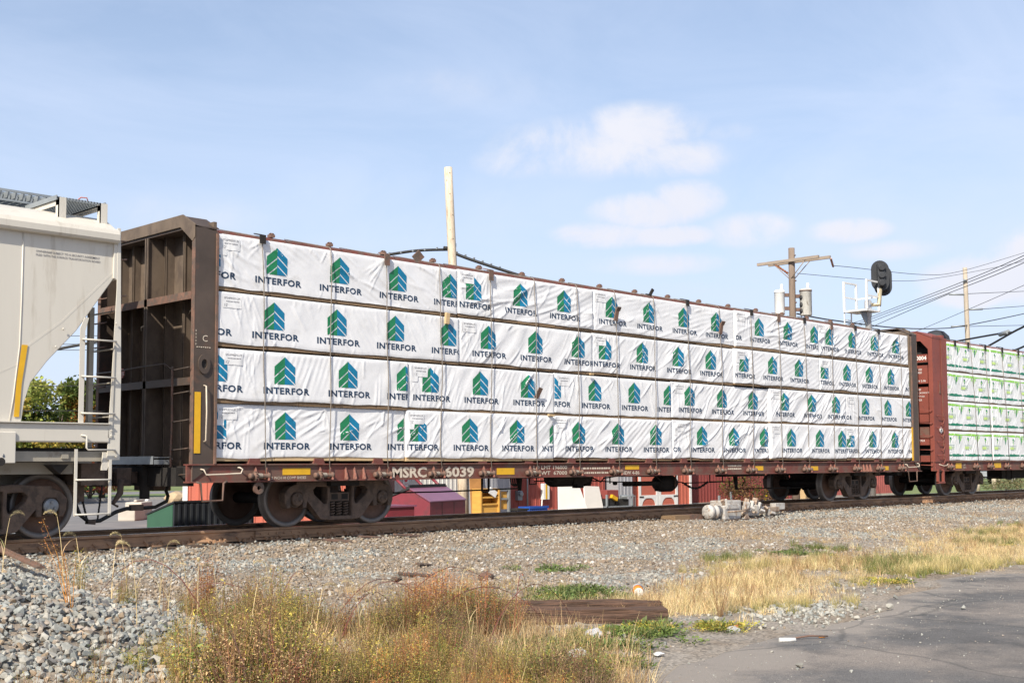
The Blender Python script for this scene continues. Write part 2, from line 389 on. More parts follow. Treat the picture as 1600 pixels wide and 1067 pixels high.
def bolster_mesh():
    mb = MB()
    mb.box(-.20, .20, -1.05, 1.05, .405, .55); mb.box(-.16, .16, -.8, .8, .55, .66)
    for s in (-1, 1):
        for k in (-1, 1): mb.box(k*.105-.065, k*.105+.065, s*1.05-.004, s*1.05+.004, .435, .525, 1)
    for s in (-1, 1): mb.box(-.22, .22, s*.93-.01, s*.93+.01, .16, .405, 1)
    return mb.mesh('bolster', [M['truck'], M['under']])
BOLSTER = bolster_mesh()
def brake_mesh():
    mb = MB()
    for s in (-1, 1):
        mb.box(s*.36-.05, s*.36+.05, -.85, .85, .30, .40); mb.box(s*.42-.03, s*.42+.03, -.80, -.66, .25, .60); mb.box(s*.42-.03, s*.42+.03, .66, .80, .25, .60)
        mb.tube([(s*.36, -.1, .35), (s*.2, -.1, .62)], .03)
    mb.tube([(-.4, .1, .3), (.4, .1, .33)], .022)
    return mb.mesh('brake_beam', [M['under']])
BRAKE = brake_mesh()
def bogie(car, X, half=.889, steelcap=False):
    t = empty('bogie', (X, YC, 0), parent=car)
    for s in (-1, 1):
        link_mesh('side_frame', SIDEF, t, (0, s*1.0, 0), (0, 0, 0 if s < 0 else PI))
        for k in (-1, 0, 1): link_mesh('spring', SPRING, t, (k*.14, s*1.02, 0))
        link_mesh('axle', AXLE, t, (s*half, 0, .457))
        for k in (-1, 1):
            link_mesh('wheel', WHEEL, t, (s*half, k*.75, .457), (0, .4*s+k, 0) if k < 0 else (0, .7*s, PI))
            link_mesh('bearing', CAPSTEEL if steelcap else CAP, t, (s*half, k*1.065, .457), (0, 0, 0 if k < 0 else PI))
    link_mesh('bolster', BOLSTER, t); link_mesh('brake_beam', BRAKE, t)
    return t

# ---------------- centre-beam lumber car
CX0, CX1 = 9.57, 32.62       # outer faces of the bulkheads
LX0, LX1 = 9.96, 32.24       # load space
TIE_X = [10.81+1.2218*k for k in range(18)]
car = empty('lumber_flatcar', (21.1, YC, 0), 'dark red centre-beam flatcar with brown end bulkheads, loaded with white wrapped lumber', 'railcar', 'centre-beam lumber cars')

def side_sill(car, x0, x1, m, y=FRONT, z0=.75, z1=1.03, slope=0):
    mb = MB()
    mb.box(x0, x1, y, y+.04, z0+.02, z1-.02); mb.box(x0, x1, y-.055, y+.10, z0, z0+.022); mb.box(x0, x1, y-.04, y+.10, z1-.022, z1)
    return mb.build('side_sill', [m], car, bevel=.004)
side_sill(car, 9.5, 32.68, M['sill'])
MB().box(9.5, 32.68, 19.03, 19.07, .75, 1.03).build('side_sill', [M['sill']], car)
mb = MB(); mb.box(9.62, 32.55, FRONT+.045, 19.03, .985, 1.0)
for x in np.arange(10.2, 32.3, 1.2218): mb.box(x-.03, x+.03, FRONT+.05, 19.02, .80, .984)
mb.build('deck', [M['under']], car)
mb = MB(); mb.box(9.7, 32.5, 17.35, 17.85, .74, .98); mb.build('centre_sill', [M['under']], car)
# centre beam: top chord, posts and panels between the stacks
mb = MB(); mb.box(9.95, 32.24, 17.36, 17.84, 4.80, 4.84)
mb.box(9.95, 32.24, 17.34, 17.36, 4.76, 4.846); mb.box(9.95, 32.24, 17.84, 17.86, 4.76, 4.846)
cb = mb.build('centre_beam', [M['sill']], car)
mb = MB()
for x in TIE_X: mb.box(x-.06, x+.06, 17.5, 17.7, 1.0, 4.80)
mb.box(9.95, 32.24, 17.58, 17.62, 1.0, 4.8)
mb.build('web_panel', [M['car2']], cb)
rng = random.Random(3)
gm = MB(); gm.box(-.045, .045, 0, .10, 0, .05); gm.cyl((0, .03, .055), .022, -.03, .03, 'x', 8); gm.box(-.03, .03, .02, .08, .05, .072)
gm = gm.mesh('cable_guide', [M['rustpost']])
for x in TIE_X: link_mesh('cable_guide', gm, car, Vector((x-.25, 17.33, 4.862))-wloc(car))

# risers that hold the load off the deck
rm = MB(); rm.prism([(-.11, 1.03), (.11, 1.03), (.085, 1.115), (-.085, 1.115)], 'y', 0.005, .13); rm = rm.mesh('riser', [M['sill']], (0, 0, 1.03))
for x in TIE_X: link_mesh('riser', rm, car, Vector((x-.13, FRONT, 1.03))-wloc(car))

# winches: two gussets and a drum
wg = MB(); wg.prism([(0, .985), (-.015, .985), (-.105, .80), (-.105, .775), (0, .775)], 'x', -.010, .010, 0)
wg = wg.mesh('gusset', [M['pinkrust']])
dm = MB(); dm.lathe([(.018, -.27), (.04, -.27), (.045, -.255), (.045, -.215), (.03, -.21), (.03, -.19), (.062, -.185), (.062, -.15), (.034, -.148), (.034, .06), (.05, .065), (.05, .095), (.02, .10)], (0, -.065, .845), 'x', 14, 0)
for k in range(10):
    a = 2*PI*k/10; dm.obox((-.168, -.065+.064*math.cos(a), .845+.064*math.sin(a)), (.03, .02, .02), (a, 0, 0), 0)
for k in range(4): dm.lathe([(.036, -.12+k*.02), (.044, -.11+k*.02), (.036, -.10+k*.02)], (0, -.065, .845), 'x', 12, 1)
dm = dm.mesh('winch', [M['rustpost'], M['cable']])
def winch(car, x, dz=0):
    w = link_mesh('winch', dm, car, Vector((x, FRONT, dz))-wloc(car))
    for dx in (-.13, .07): link_mesh('gusset', wg, w, (dx, 0, 0))
for i, x in enumerate(TIE_X): winch(car, x)
gus = MB().prism([(0, .98), (-.015, .98), (-.075, .80), (-.075, .775), (0, .775)], 'x', -.009, .009); gus = gus.mesh('gusset', [M['pinkrust']])
for x in (12.42, 12.60, 12.79, 29.45, 29.63, 29.80): link_mesh('gusset', gus, car, Vector((x, FRONT, 0))-wloc(car))

# tie cables over the load and edge protectors at the shoulder
mcorn = [M['rustpost'], M['under'], M['lumber']]
for i, x in enumerate(TIE_X):
    xt = x + rng.uniform(-.10, .05); lean = rng.uniform(-.06, .02)
    pts = [(xt-.05, 17.35, 4.86), (xt, 16.5, 4.66), (xt, 16.14, 4.575), (xt, 16.105, 4.53)]
    for k in range(1, 9):
        q = k/9; pts.append((xt+(x+.03-xt)*q + .012*math.sin(q*9+i), 16.10-.035*math.sin(q*PI)*rng.uniform(.6, 1.2), 4.53+(.88-4.53)*q))
    pts.append((x+.02, 16.055, .86))
    MB().tube(pts, .0085, 6).build('tie_cable', [M['cable']], car)
    kind = [1, 2, 0, 2, 0, 2, 2, 3, 4, 1, 3, 1, 0, 1, 0, 1, 1, 2][i]
    mb = MB()
    if kind in (0, 1):
        h = .20 if kind == 0 else .14
        mb.prism([(16.07, 4.60), (16.07, 4.60-h), (16.085, 4.60-h), (16.09, 4.585), (16.26, 4.63), (16.25, 4.645)], 'x', xt-.055, xt+.055)
        mb.build('edge_protector', [mcorn[kind]], car)
    elif kind == 3:
        mb.obox((xt, 16.06, 4.05), (.10, .03, .24), (.1, .15, 0)); mb.obox((xt+.03, 16.03, 4.18), (.12, .03, .09), (.5, 0, 0)); mb.build('edge_protector', [mcorn[0]], car)
    elif kind == 4:
        mb.obox((xt, 16.16, 4.66), (.07, .03, .16), (.2, .5, 0)); mb.obox((xt-.1, 16.16, 4.60), (.14, .06, .03), (.3, 0, 0)); mb.build('edge_protector', [mcorn[1]], car)
for x, dz in ((14.1, 4.67), (16.98, 2.36)):
    MB().obox((x, 16.25 if dz > 4 else 16.06, dz), (.17, .03, .17) if dz > 4 else (.10, .02, .22), (.4, .7 if dz > 4 else .25, 0)).build('edge_protector', [M['rustpost']], car)

# bulkheads
def bulkhead(car, xo, xi, mcol, sgn):
    """xo: outer face, xi: face against the load; sgn -1 for the left end"""
    b = empty('bulkhead', ((xo+xi)/2, YC, 1.03), parent=car); pan = M['tanpanel'] if mcol is M['brown'] else mcol
    y0, y1 = 16.11, 19.15; d = abs(xi-xo); fx = min(xo, xi); bx = max(xo, xi)
    def X(t): return xo + (xi-xo)*t        # t = 0 outer .. 1 inner
    def bxx(t0, t1, *r): a, c = sorted((X(t0), X(t1))); return (a, c)+r
    # panel against the load, side plates
    MB().box(*bxx(.86, 1, y0+.03, y1-.03, .78, 4.70)).build('end_panel', [pan], b)
    for (ya, yb) in ((y0, y0+.018), (y1-.018, y1)):
        MB().prism([(X(0.02), .78), (X(1), 1.03), (X(1), 4.55), (X(.02), 4.60)], 'y', ya, yb).build('side_plate', [mcol], b)
    # corner posts and the rim of the side plate
    for s in (0, 1):
        yy = (y0-.004, y0+.085) if s == 0 else (y1-.085, y1+.004)
        MB().box(*bxx(0, .05, *yy, .75, 4.40)).build('corner_post', [M['rustpost'] if mcol is M['brown'] else mcol], b, bevel=.006)
        yy = (y0-.03, y0+.01) if s == 0 else (y1-.01, y1+.03)
        MB().box(*bxx(.93, 1.02, *yy, 1.03, 4.52)).build('side_flange', [M['rustpost'] if mcol is M['brown'] else mcol], b)
    # top beam with sloping corners
    po = [(y0, 4.62), (y0+.36, 4.81), (y1-.36, 4.81), (y1, 4.62), (y1, 4.42), (y1-.06, 4.36), (y1-.42, 4.62), (y0+.42, 4.62), (y0+.06, 4.36), (y0, 4.42)]
    a, c = sorted((X(-.02), X(.06))); MB().prism(po, 'x', a, c).build('top_beam', [pan], b, bevel=.006)
    pt = [(y0, 4.60), (y0+.36, 4.79), (y1-.36, 4.79), (y1, 4.60), (y1, 4.58), (y1-.37, 4.77), (y0+.37, 4.77), (y0, 4.58)]
    a, c = sorted((X(.0), X(1.05))); MB().prism(pt, 'x', a, c).build('top_plate', [mcol], b)
    mb = MB(); mb.box(*bxx(.06, .85, y0+.40, y1-.40, 4.585, 4.625)); mb.build('top_web', [mcol], b)
    # ribs, posts and cross beams
    for yy, t0, w in ((17.56, .0, .045), (18.35, .5, .02), (16.72, .45, .025), (17.28, .45, .02), (17.98, .55, .02), (18.75, .45, .02)):
        mb = MB(); mb.box(*bxx(t0, .86, yy-.01, yy+.01, .80, 4.585)); mb.box(*bxx(t0, t0+.05, yy-w, yy+w, .80, 4.585)); mb.build('vertical_rib', [pan], b)
    for z in (3.50, 2.21):
        mb = MB(); mb.box(*bxx(.0, .05, y0+.09, y1-.09, z, z+.115)); mb.box(*bxx(.05, .86, y0+.09, y1-.09, z+.09, z+.112)); mb.build('cross_beam', [M['rustpost'] if (mcol is M['brown'] and z > 3) else mcol], b)
    mb = MB(); mb.box(*bxx(0, .9, y0+.09, y1-.09, .80, 1.0)); mb.build('end_sill', [M['under']], b)
    return b
bL = bulkhead(car, CX0, LX0, M['brown'], -1)
bR = bulkhead(car, CX1, LX1, M['brown'], 1)
# ladder, handrail and marks of the left bulkhead
for z in (2.44, 2.08, 1.66, 1.24, .86):
    MB().tube([(9.54, 16.15, z+.03), (9.50, 16.17, z+.02), (9.50, 16.56, z), (9.52, 16.58, z)], .011, 6).build('ladder_rung', [M['brown']], bL)
MB().tube([(9.50, 16.585, 2.50), (9.50, 16.585, 2.30), (9.50, 16.57, 1.7), (9.50, 16.60, 1.1), (9.50, 16.56, .84)], .018, 6).build('ladder_stile', [M['rustpost']], bL)
MB().tube([(9.5, 19.0, 2.52), (9.49, 18.2, 2.52), (9.48, 17.55, 2.54), (9.48, 16.78, 2.55), (9.49, 16.60, 2.46)], .013, 6).build('handrail', [M['brown']], bL)
for z in (3.75, 3.35, 2.95, 2.3, 1.9, 1.5): MB().tube([(9.52, 18.72, z), (9.50, 18.75, z-.01), (9.50, 19.1, z), (9.53, 19.12, z)], .012, 6).build('ladder_rung', [M['rustpost']], bL)
MB().box(9.60, 9.70, 16.098, 16.106, 1.19, 2.10).build('reflector', [M['yellow']], bL)
MB().tube([(9.75, 16.10, 2.20), (9.76, 16.05, 2.19), (9.77, 16.045, 1.8), (9.765, 16.05, 1.38), (9.76, 16.10, 1.36)], .012, 6).build('grab_iron', [M['cream']], bL)
mb = MB()
mb.lathe([(.045, -.03), (.085, -.03), (.09, 0), (.085, .02)], (0, 0, 0), 'y', 20); ring = MB()
n = 20
for i in range(n):
    a0, a1 = 2*PI*i/n, 2*PI*(i+1)/n
    def q(r, a, y, st=1.5): return (9.745+r*math.cos(a), y, 2.52+r*st*math.sin(a))
    ring.add([q(.05, a0, 16.08), q(.05, a1, 16.08), q(.10, a1, 16.08), q(.10, a0, 16.08), q(.05, a0, 16.11), q(.05, a1, 16.11), q(.10, a1, 16.11), q(.10, a0, 16.11)],
             [(0, 1, 2, 3), (0, 4, 5, 1), (3, 2, 6, 7)], 0)
ring.build('lifting_eye', [M['brown']], bL)
MB().cyl((9.745, 16.109, 2.52), .05, -.002, .001, 'y', 16).build('eye_hole', [M['under']], bL)
mb = MB(); add_text(mb, 'C', 9.72, 16.105, 2.86, .10, m=0)
for k in range(7): mb.box(9.62+k*.036, 9.64+k*.036, 16.104, 16.107, 2.765+.003*(k % 2), 2.78)
for k in range(5): mb.box(9.605, 9.612, 16.104, 16.107, 2.80+k*.05, 2.83+k*.05)
mb.build('stencil', [M['cream']], bL)
mb = MB(); add_text(mb, 'MSRC', 9.88, 16.62, 4.02, .10, axis='y'); add_text(mb, '6039', 9.88, 16.62, 3.86, .10, axis='y'); add_text(mb, 'IP', 9.88, 16.60, 2.92, .07, axis='y'); add_text(mb, 'a', 9.88, 16.60, 2.82, .07, axis='y')
mb.build('stencil', [M['cream']], bL)
MB().tube([(9.86, 16.75, 3.33), (9.80, 16.6, 3.37), (9.80, 16.42, 3.40)], .012, 6).build('grab_iron', [M['cream']], bL)
MB().tube([(9.86, 18.2, 3.20), (9.80, 18.1, 3.24), (9.80, 17.95, 3.26)], .012, 6).build('grab_iron', [M['cream']], bL)
MB().cyl((9.79, 18.70, 2.52), .085, -.01, .01, 'x', 18).build('warning_disc', [mat('red_white_disc', (.45, .12, .08), .6, col2=(.6, .5, .45), scale2=25)], bL)
MB().box(32.16, 32.235, 16.09, 16.10, 1.06, 1.98).build('reflector', [M['yellow']], bR)

# side details
for x0, x1, z0, z1 in ((11.19, 11.72, .855, .96), (15.92, 16.38, .815, .935), (19.64, 20.09, .885, .975), (24.36, 24.74, .835, .935), (26.78, 27.2, .82, .92), (30.42, 30.83, .80, .905)):
    MB().box(x0, x1, FRONT-.006, FRONT-.001, z0, z1).build('reflector', [M['yellow']], car)
for x0, x1 in ((9.72, 10.42), (31.75, 32.5)):
    MB().tube([(x0, FRONT-.01, .955), (x0+.03, FRONT-.06, .945), (x0+.06, FRONT-.075, .87), (x0+.35, FRONT-.08, .875), (x1-.04, FRONT-.075, .885), (x1, FRONT-.065, .95), (x1-.05, FRONT-.055, .975), (x1-.06, FRONT-.0, .975)], .012, 6).build('grab_iron', [M['cream']], car)
for x0, x1 in ((9.70, 10.09), (31.85, 32.35)):
    mb = MB(); mb.tube([(x0-.07, 16.08, .765), (x0, 16.07, .74), (x0+.02, 16.06, .48), (x1-.02, 16.06, .485), (x1, 16.07, .74), (x1+.06, 16.08, .77)], .017, 6)
    mb.build('step_stirrup', [M['rustpost']], car)
mb = MB(); n = 18
for i in range(n):
    a0, a1 = 2*PI*i/n, 2*PI*(i+1)/n
    def q(r, a, y): return (10.74+r*math.cos(a), y, .66+r*1.0*math.sin(a))
    mb.add([q(.035, a0, 16.10), q(.035, a1, 16.10), q(.095, a1, 16.10), q(.095, a0, 16.10), q(.035, a0, 16.14), q(.035, a1, 16.14), q(.095, a1, 16.14), q(.095, a0, 16.14)],
           [(0, 1, 2, 3), (0, 4, 5, 1), (3, 2, 6, 7), (4, 7, 6, 5)])
mb.build('towing_eye', [M['rustpost']], car)
yl = FRONT-.004
for t, x, z, w, bo, h in (('MSRC', 13.42, .785, .78, .034, .195), ('6039', 14.62, .785, .72, .034, .195), ('LD LMT 196000', 16.90, .905, .95, .015, .075), ('LT WT  67000', 16.90, .80, .95, .015, .075), ('NEW 4-86', 19.52, .785, .58, .015, .075), ('2 INCH HI COMP SHOES', 10.98, .79, .66, .01, .045)):
    mb = MB(); add_text(mb, t, x, yl, z, h, width=w, bold=bo); mb.build('lettering', [M['cream']], car)
mb = MB()
for x, z, w in ((18.28, .90, .85), (18.28, .81, .8), (23.3, .93, .5), (23.3, .86, .5)):
    x1 = x
    while x1 < x+w:
        q = rng.uniform(.015, .06); mb.box(x1, x1+q, yl-.001, yl+.003, z, z+.035); x1 += q+rng.uniform(.012, .03)
o = mb.build('lettering', [M['cream']], car); o['kind'] = 'stuff'

# underframe gear between the bogies
def under(parts, name, m=None): 
    parts.build(name, [m or M['under']], car)
under(MB().tube([(16.38, 17.0, .76), (16.38, 17.0, .50), (16.42, 17.0, .475), (16.53, 17.0, .475), (16.56, 17.0, .50), (16.56, 17.0, .76)], .022, 6), 'brake_hanger')
under(MB().tube([(13.5, 17.25, .50), (15.5, 17.2, .495), (17.55, 17.15, .525)], .016, 6), 'brake_rod')
mb = MB(); mb.box(17.15, 18.1, 17.1, 17.3, .72, .76); mb.tube([(17.60, 17.2, .74), (17.62, 17.2, .48)], [.07, .035], 8)
for k in range(3): mb.tube([(17.30+k*.06, 17.15, .74), (17.32+k*.06, 17.15, .62), (17.42+k*.05, 17.15, .57)], .014, 6)
mb.tube([(17.85, 17.15, .74), (17.85, 17.15, .60), (18.05, 17.15, .60), (18.05, 17.15, .76)], .016, 6); under(mb, 'brake_lever')
mb = MB(); mb.lathe([(.02, 0), (.15, .03), (.19, .12), (.19, 1.15), (.15, 1.25), (.02, 1.28)], (18.55, 17.3, .72), 'x', 16); under(mb, 'air_reservoir')
mb = MB(); mb.box(19.15, 19.7, 17.1, 17.4, .58, .75); mb.box(19.25, 19.45, 17.1, 17.25, .50, .58); mb.box(19.55, 19.68, 17.1, 17.25, .54, .60); under(mb, 'control_valve')
under(MB().tube([(18.0, 17.15, .66), (19.3, 17.15, .665), (20.6, 17.15, .61), (22.1, 17.15, .59), (23.0, 17.2, .57)], .014, 6), 'brake_rod')
mb = MB(); mb.cyl((20.9, 17.2, .56), .055, 0, 1.25, 'x', 10); mb.cyl((20.55, 17.2, .58), .04, 0, .08, 'x', 8); under(mb, 'slack_adjuster')
mb = MB(); mb.lathe([(.06, 0), (.16, .08), (.20, .2), (.20, .55), (.14, .68), (.05, .72)], (22.05, 17.25, .56), 'x', 18); mb.box(22.1, 22.6, 17.2, 17.3, .38, .5); under(mb, 'brake_cylinder')
under(MB().tube([(22.55, 17.03, .75), (22.5, 17.02, .55), (22.5, 17.02, .44)], .02, 6), 'bracket', M['rustpost'])
mb = MB()
for k in range(14):
    q = k/13; x = 23.0+q*.9; z = .55-.14*math.sin(q*PI)*.9
    mb.obox((x, 17.15, z), (.085, .025 if k % 2 else .05, .05 if k % 2 else .025), (0, .3*math.cos(q*PI), 0))
under(mb, 'chain')
under(MB().tube([(23.0, 17.2, .55), (25.0, 17.2, .56)], .014, 6), 'brake_rod')
under(MB().tube([(23.95, 17.1, .76), (23.95, 17.1, .57), (24.48, 17.1, .57), (24.48, 17.1, .76)], .016, 6), 'brake_hanger')
mb = MB(); mb.box(24.6, 26.3, 17.1, 17.4, .68, .76); mb.tube([(25.15, 17.2, .70), (25.2, 17.2, .36)], [.06, .03], 8)
mb.tube([(24.75, 17.1, .66), (24.75, 17.1, .44), (25.0, 17.1, .44), (25.0, 17.1, .66)], .016, 6); mb.tube([(24.75, 17.1, .56), (25.05, 17.1, .56)], .014)
mb.tube([(25.3, 17.1, .66), (25.42, 17.1, .58), (25.3, 17.1, .46)], .016, 6); under(mb, 'brake_lever')
under(MB().tube([(25.2, 17.2, .38), (28.6, 17.2, .36)], .016, 6), 'brake_rod')
for pts in ([(19.7, 17.1, .72), (20.0, 17.1, .62), (20.1, 17.1, .70), (20.5, 17.1, .735), (21.9, 17.1, .72), (22.1, 17.1, .60)], [(20.3, 17.1, .75), (20.3, 17.1, .58)], [(21.2, 17.1, .75), (21.2, 17.1, .5)]):
    under(MB().tube(pts, .016, 6), 'brake_pipe')

bogie(car, 12.63); bogie(car, 29.76)
# bolsters above the bogies
for x in (12.63, 29.76): MB().box(x-.3, x+.3, 16.4, 18.8, .66, .98).build('body_bolster', [M['under']], car)
def coupler(car, x0, sgn, m):
    mb = MB(); a = x0; b = x0+sgn*.62
    mb.box(min(a, b), max(a, b), 17.5, 17.72, .74, .92); 
    c = x0+sgn*.62; d = c+sgn*.22; mb.prism([(c, 17.42), (d, 17.38), (d+sgn*.06, 17.48), (c+sgn*.08, 17.6), (d+sgn*.02, 17.78), (c, 17.82)], 'z', .70, .98)
    mb.box(min(a, a-sgn*.3), max(a, a-sgn*.3), 17.3, 17.92, .62, 1.0)
    return mb.build('coupler', [m], car, bevel=.012)
coupler(car, 9.62, -1, M['truck']); coupler(car, 32.58, 1, M['truck'])
# crossover step at the left end
mb = MB(); mb.box(9.30, 9.62, 16.75, 18.2, 1.10, 1.125)
mb.box(9.295, 9.31, 16.75, 18.2, 1.03, 1.15); mb.box(9.30, 9.6, 16.75, 16.765, 1.03, 1.14)
mb.build('crossover_step', [M['galv']], car)
mb = MB(); mb.box(9.45, 9.75, 16.35, 19.0, .70, .98); mb.box(9.38, 9.5, 17.2, 17.3, .5, 1.0); mb.build('end_frame', [M['under']], car)
MB().tube([(9.56, 16.85, .80), (9.70, 17.0, .72), (9.72, 17.1, .62), (9.80, 17.18, .54), (9.79, 17.2, .46), (9.60, 17.2, .375), (9.35, 17.2, .365)], .028, 8).build('air_hose', [M['black']], car)
# ---------------- printed marks, cut fine enough to follow the folds
def fine(vs, fs, step=.045):
    """triangulated flat shape (x, z) cut along a grid; returns arrays"""
    bm = bmesh.new(); V = [bm.verts.new((a, 0, b)) for a, b in vs]
    for f in fs:
        try: bm.faces.new([V[i] for i in f])
        except ValueError: pass
    xs = [v.co.x for v in bm.verts]; zs = [v.co.z for v in bm.verts]
    for ax, lo, hi in ((0, min(xs), max(xs)), (2, min(zs), max(zs))):
        t = math.floor(lo/step)*step
        while t < hi:
            co = [0, 0, 0]; no = [0, 0, 0]; co[ax] = t; no[ax] = 1
            bmesh.ops.bisect_plane(bm, geom=bm.verts[:]+bm.edges[:]+bm.faces[:], dist=1e-6, plane_co=co, plane_no=no)
            t += step
    bm.verts.index_update()
    a = np.array([(v.co.x, v.co.z) for v in bm.verts]); f = [tuple(v.index for v in q.verts) for q in bm.faces]
    bm.free(); return a, f
class Print:
    """flat print made of coloured pieces (x, z, material index)"""
    def __init__(s): s.v = np.zeros((0, 2)); s.f = []; s.m = []
    def poly(s, pts, m, step=.03): s.geo(*fine(pts, [tuple(range(len(pts)))], step), m)
    def geo(s, a, f, m):
        n = len(s.v); s.v = np.vstack([s.v, a]); s.f += [tuple(i+n for i in q) for q in f]; s.m += [m]*len(f)
    def text(s, t, x, z, w=None, h=None, bold=0, m=0, step=.045, spacing=1.0):
        v, f, wd = text_geo(t, bold, spacing); kx = w/wd if w else h; kz = h if h else kx
        s.geo(*fine([(x+a*kx, z+b*kz) for a, b in v], f, step), m)
    def clip(s, x0, x1, z0=-9, z1=9):
        bm = bmesh.new(); V = [bm.verts.new((a, 0, b)) for a, b in s.v]
        for q, mi in zip(s.f, s.m):
            try: bm.faces.new([V[i] for i in q]).material_index = mi
            except ValueError: pass
        for co, no in (((x0, 0, 0), (-1, 0, 0)), ((x1, 0, 0), (1, 0, 0)), ((0, 0, z0), (0, 0, -1)), ((0, 0, z1), (0, 0, 1))):
            bmesh.ops.bisect_plane(bm, geom=bm.verts[:]+bm.edges[:]+bm.faces[:], dist=1e-6, plane_co=co, plane_no=no, clear_outer=True)
        bm.verts.index_update(); p = Print()
        p.v = np.array([(v.co.x, v.co.z) for v in bm.verts]).reshape(-1, 2); p.f = [tuple(v.index for v in q.verts) for q in bm.faces]; p.m = [q.material_index for q in bm.faces]
        bm.free(); return p
    def moved(s, dx, dz):
        p = Print(); p.v = s.v + np.array([dx, dz]); p.f = s.f; p.m = s.m; return p

# the mill's mark: a two-tone tree of chevrons over its name; origin at the centre of the mark's base
LOGO = Print()
hw, hh = .195, .435; sl = .36*hh
def half(sgn, m, lift):
    # boundaries along the inner (x=0) and outer (x=hw) edges, bottom to top
    g = .011
    inn = [0, (.30+lift)*hh-g, (.30+lift)*hh+g, (.62+lift)*hh-g, (.62+lift)*hh+g, hh]
    out = [v-sl for v in inn]; ox = sgn*hw
    def clipz(a, b):      # edge from inner a to outer b, cut at z=0
        return [(sgn*.0, a), (ox, b)] if b >= 0 else [(0, a), (ox*a/(a-b), 0)]
    # lowest piece
    a, b = inn[1], out[1]
    pts = [(0, 0), (0, a)] + ([(ox, b), (ox, 0)] if b > 0 else [(ox*a/(a-b), 0)])
    LOGO.poly(pts if sgn < 0 else pts[::-1], m)
    for lo, hi in ((2, 3), (4, 5)):
        pts = [(0, inn[lo]), (0, inn[hi]), (ox, out[hi])] + ([(ox, out[lo])] if out[lo] > 0 else [(ox, 0), (ox*inn[lo]/(inn[lo]-out[lo]), 0)])
        LOGO.poly(pts if sgn < 0 else pts[::-1], m)
half(-1, 0, .0); half(1, 1, .06)
LOGO.text('INTERFOR', -.40, -.155, w=.875, h=.112, bold=.032, m=2, spacing=1.10, step=.03)
LOGO_M = [M['green'], M['blue'], M['navy']]

# ---------------- a wrapped bundle
STEP = .021
def folds(L, H, seed, ang, strength, pins):
    r = np.random.RandomState(seed); F = []
    n = int(L*(4+5*strength))
    for i in range(n):
        a = math.radians(ang + r.normal(0, 11)); ln = r.uniform(.3, 1.1)*(.55+.6*strength); w = r.uniform(.010, .026)*(1+.35*strength)
        F.append((r.uniform(-.1, L+.1), r.uniform(0, H), a, ln, w, r.uniform(.004, .014)*(.5+strength), r.normal(0, .12)))
    for px in pins:      # fans of creases below the tie cables
        for k in range(r.randint(3, 7)):
            a = math.radians(-90 + r.uniform(-62, 62)); ln = r.uniform(.25, .75)
            F.append((px+math.cos(a)*ln*.5, H+math.sin(a)*ln*.5, a, ln, r.uniform(.009, .019), r.uniform(.006, .014), r.normal(0, .1)))
    for k in range(int(L*4)):   # little tacks along the top and bottom hems
        top = r.rand() < .6; a = math.radians(90+r.normal(0, 18)); ln = r.uniform(.06, .2)
        F.append((r.uniform(0, L), H-.05 if top else .04, a, ln, r.uniform(.008, .016), r.uniform(.004, .010), 0))
    for k in range(14):         # upright crinkles by the left seam
        F.append((r.uniform(0, .7), r.uniform(.2, H), math.radians(90+r.normal(8, 14)), r.uniform(.3, .7), r.uniform(.010, .02), r.uniform(.004, .010), r.normal(0, .08)))
    s1 = r.randint(1000)
    ca, sa = math.cos(math.radians(ang)), math.sin(math.radians(ang))
    def D(x, z):
        x = np.asarray(x, float); z = np.asarray(z, float)
        d = .032*(fbm(x*.9+s1, z*1.4, seed, 3)-.45) + .008*(fbm(x*4+s1, z*4, seed+3, 3)-.5)
        # patches of drapery: parallel ripples along the pull direction
        a = x*ca+z*sa; b = -x*sa+z*ca
        ph = b*17 + 5*fbm(a*1.1+s1, b*1.3, seed+5, 2)
        env = np.clip((vnoise(x*.8+s1, z*.8, seed+9)-.42)*3.2, 0, 1)
        rip = np.sin(ph); d = d + .0085*strength*env*np.sign(rip)*np.abs(rip)**.7
        ph2 = b*61 + 4*fbm(a*1.5, b*2+s1, seed+6, 2); env2 = np.clip((vnoise(x*1.3+s1+7, z*1.3, seed+19)-.4)*3, 0, 1)
        d = d + .003*(.3+strength)*env2*np.sin(ph2)
        for x0, z0, an, ln, w, am, cu in F:
            c, s = math.cos(an), math.sin(an); u = (x-x0)*c+(z-z0)*s; v = -(x-x0)*s+(z-z0)*c + cu*u*u
            t = 1-(2*u/ln)**2; k = (t > 0) & (np.abs(v) < 4*w)
            if k.any(): d = d + np.where(k, am*np.maximum(t, 0)**.7*np.exp(-(v/w)**2), 0)
        e = np.minimum.reduce([x, L-x, z+.02, H-z]); m = np.clip(e/.05, 0, 1)
        return np.maximum(d, -.02)*m - .012*np.exp(-np.maximum(e, 0)/.016)
    # sampled on the grid of the wrap, so that prints follow the very same facets
    nx, nz = int(L/STEP)+1, int(H/STEP)+1; gx_, gz_ = np.linspace(0, L, nx), np.linspace(0, H, nz); XX, ZZ = np.meshgrid(gx_, gz_); G = D(XX, ZZ)
    def DI(x, z):
        u = np.clip(np.asarray(x)/L*(nx-1), 0, nx-1.001); v = np.clip(np.asarray(z)/H*(nz-1), 0, nz-1.001); i = u.astype(int); j = v.astype(int); fu, fv = u-i, v-j
        return (G[j, i]*(1-fu)+G[j, i+1]*fu)*(1-fv)+(G[j+1, i]*(1-fu)+G[j+1, i+1]*fu)*fv
    return DI
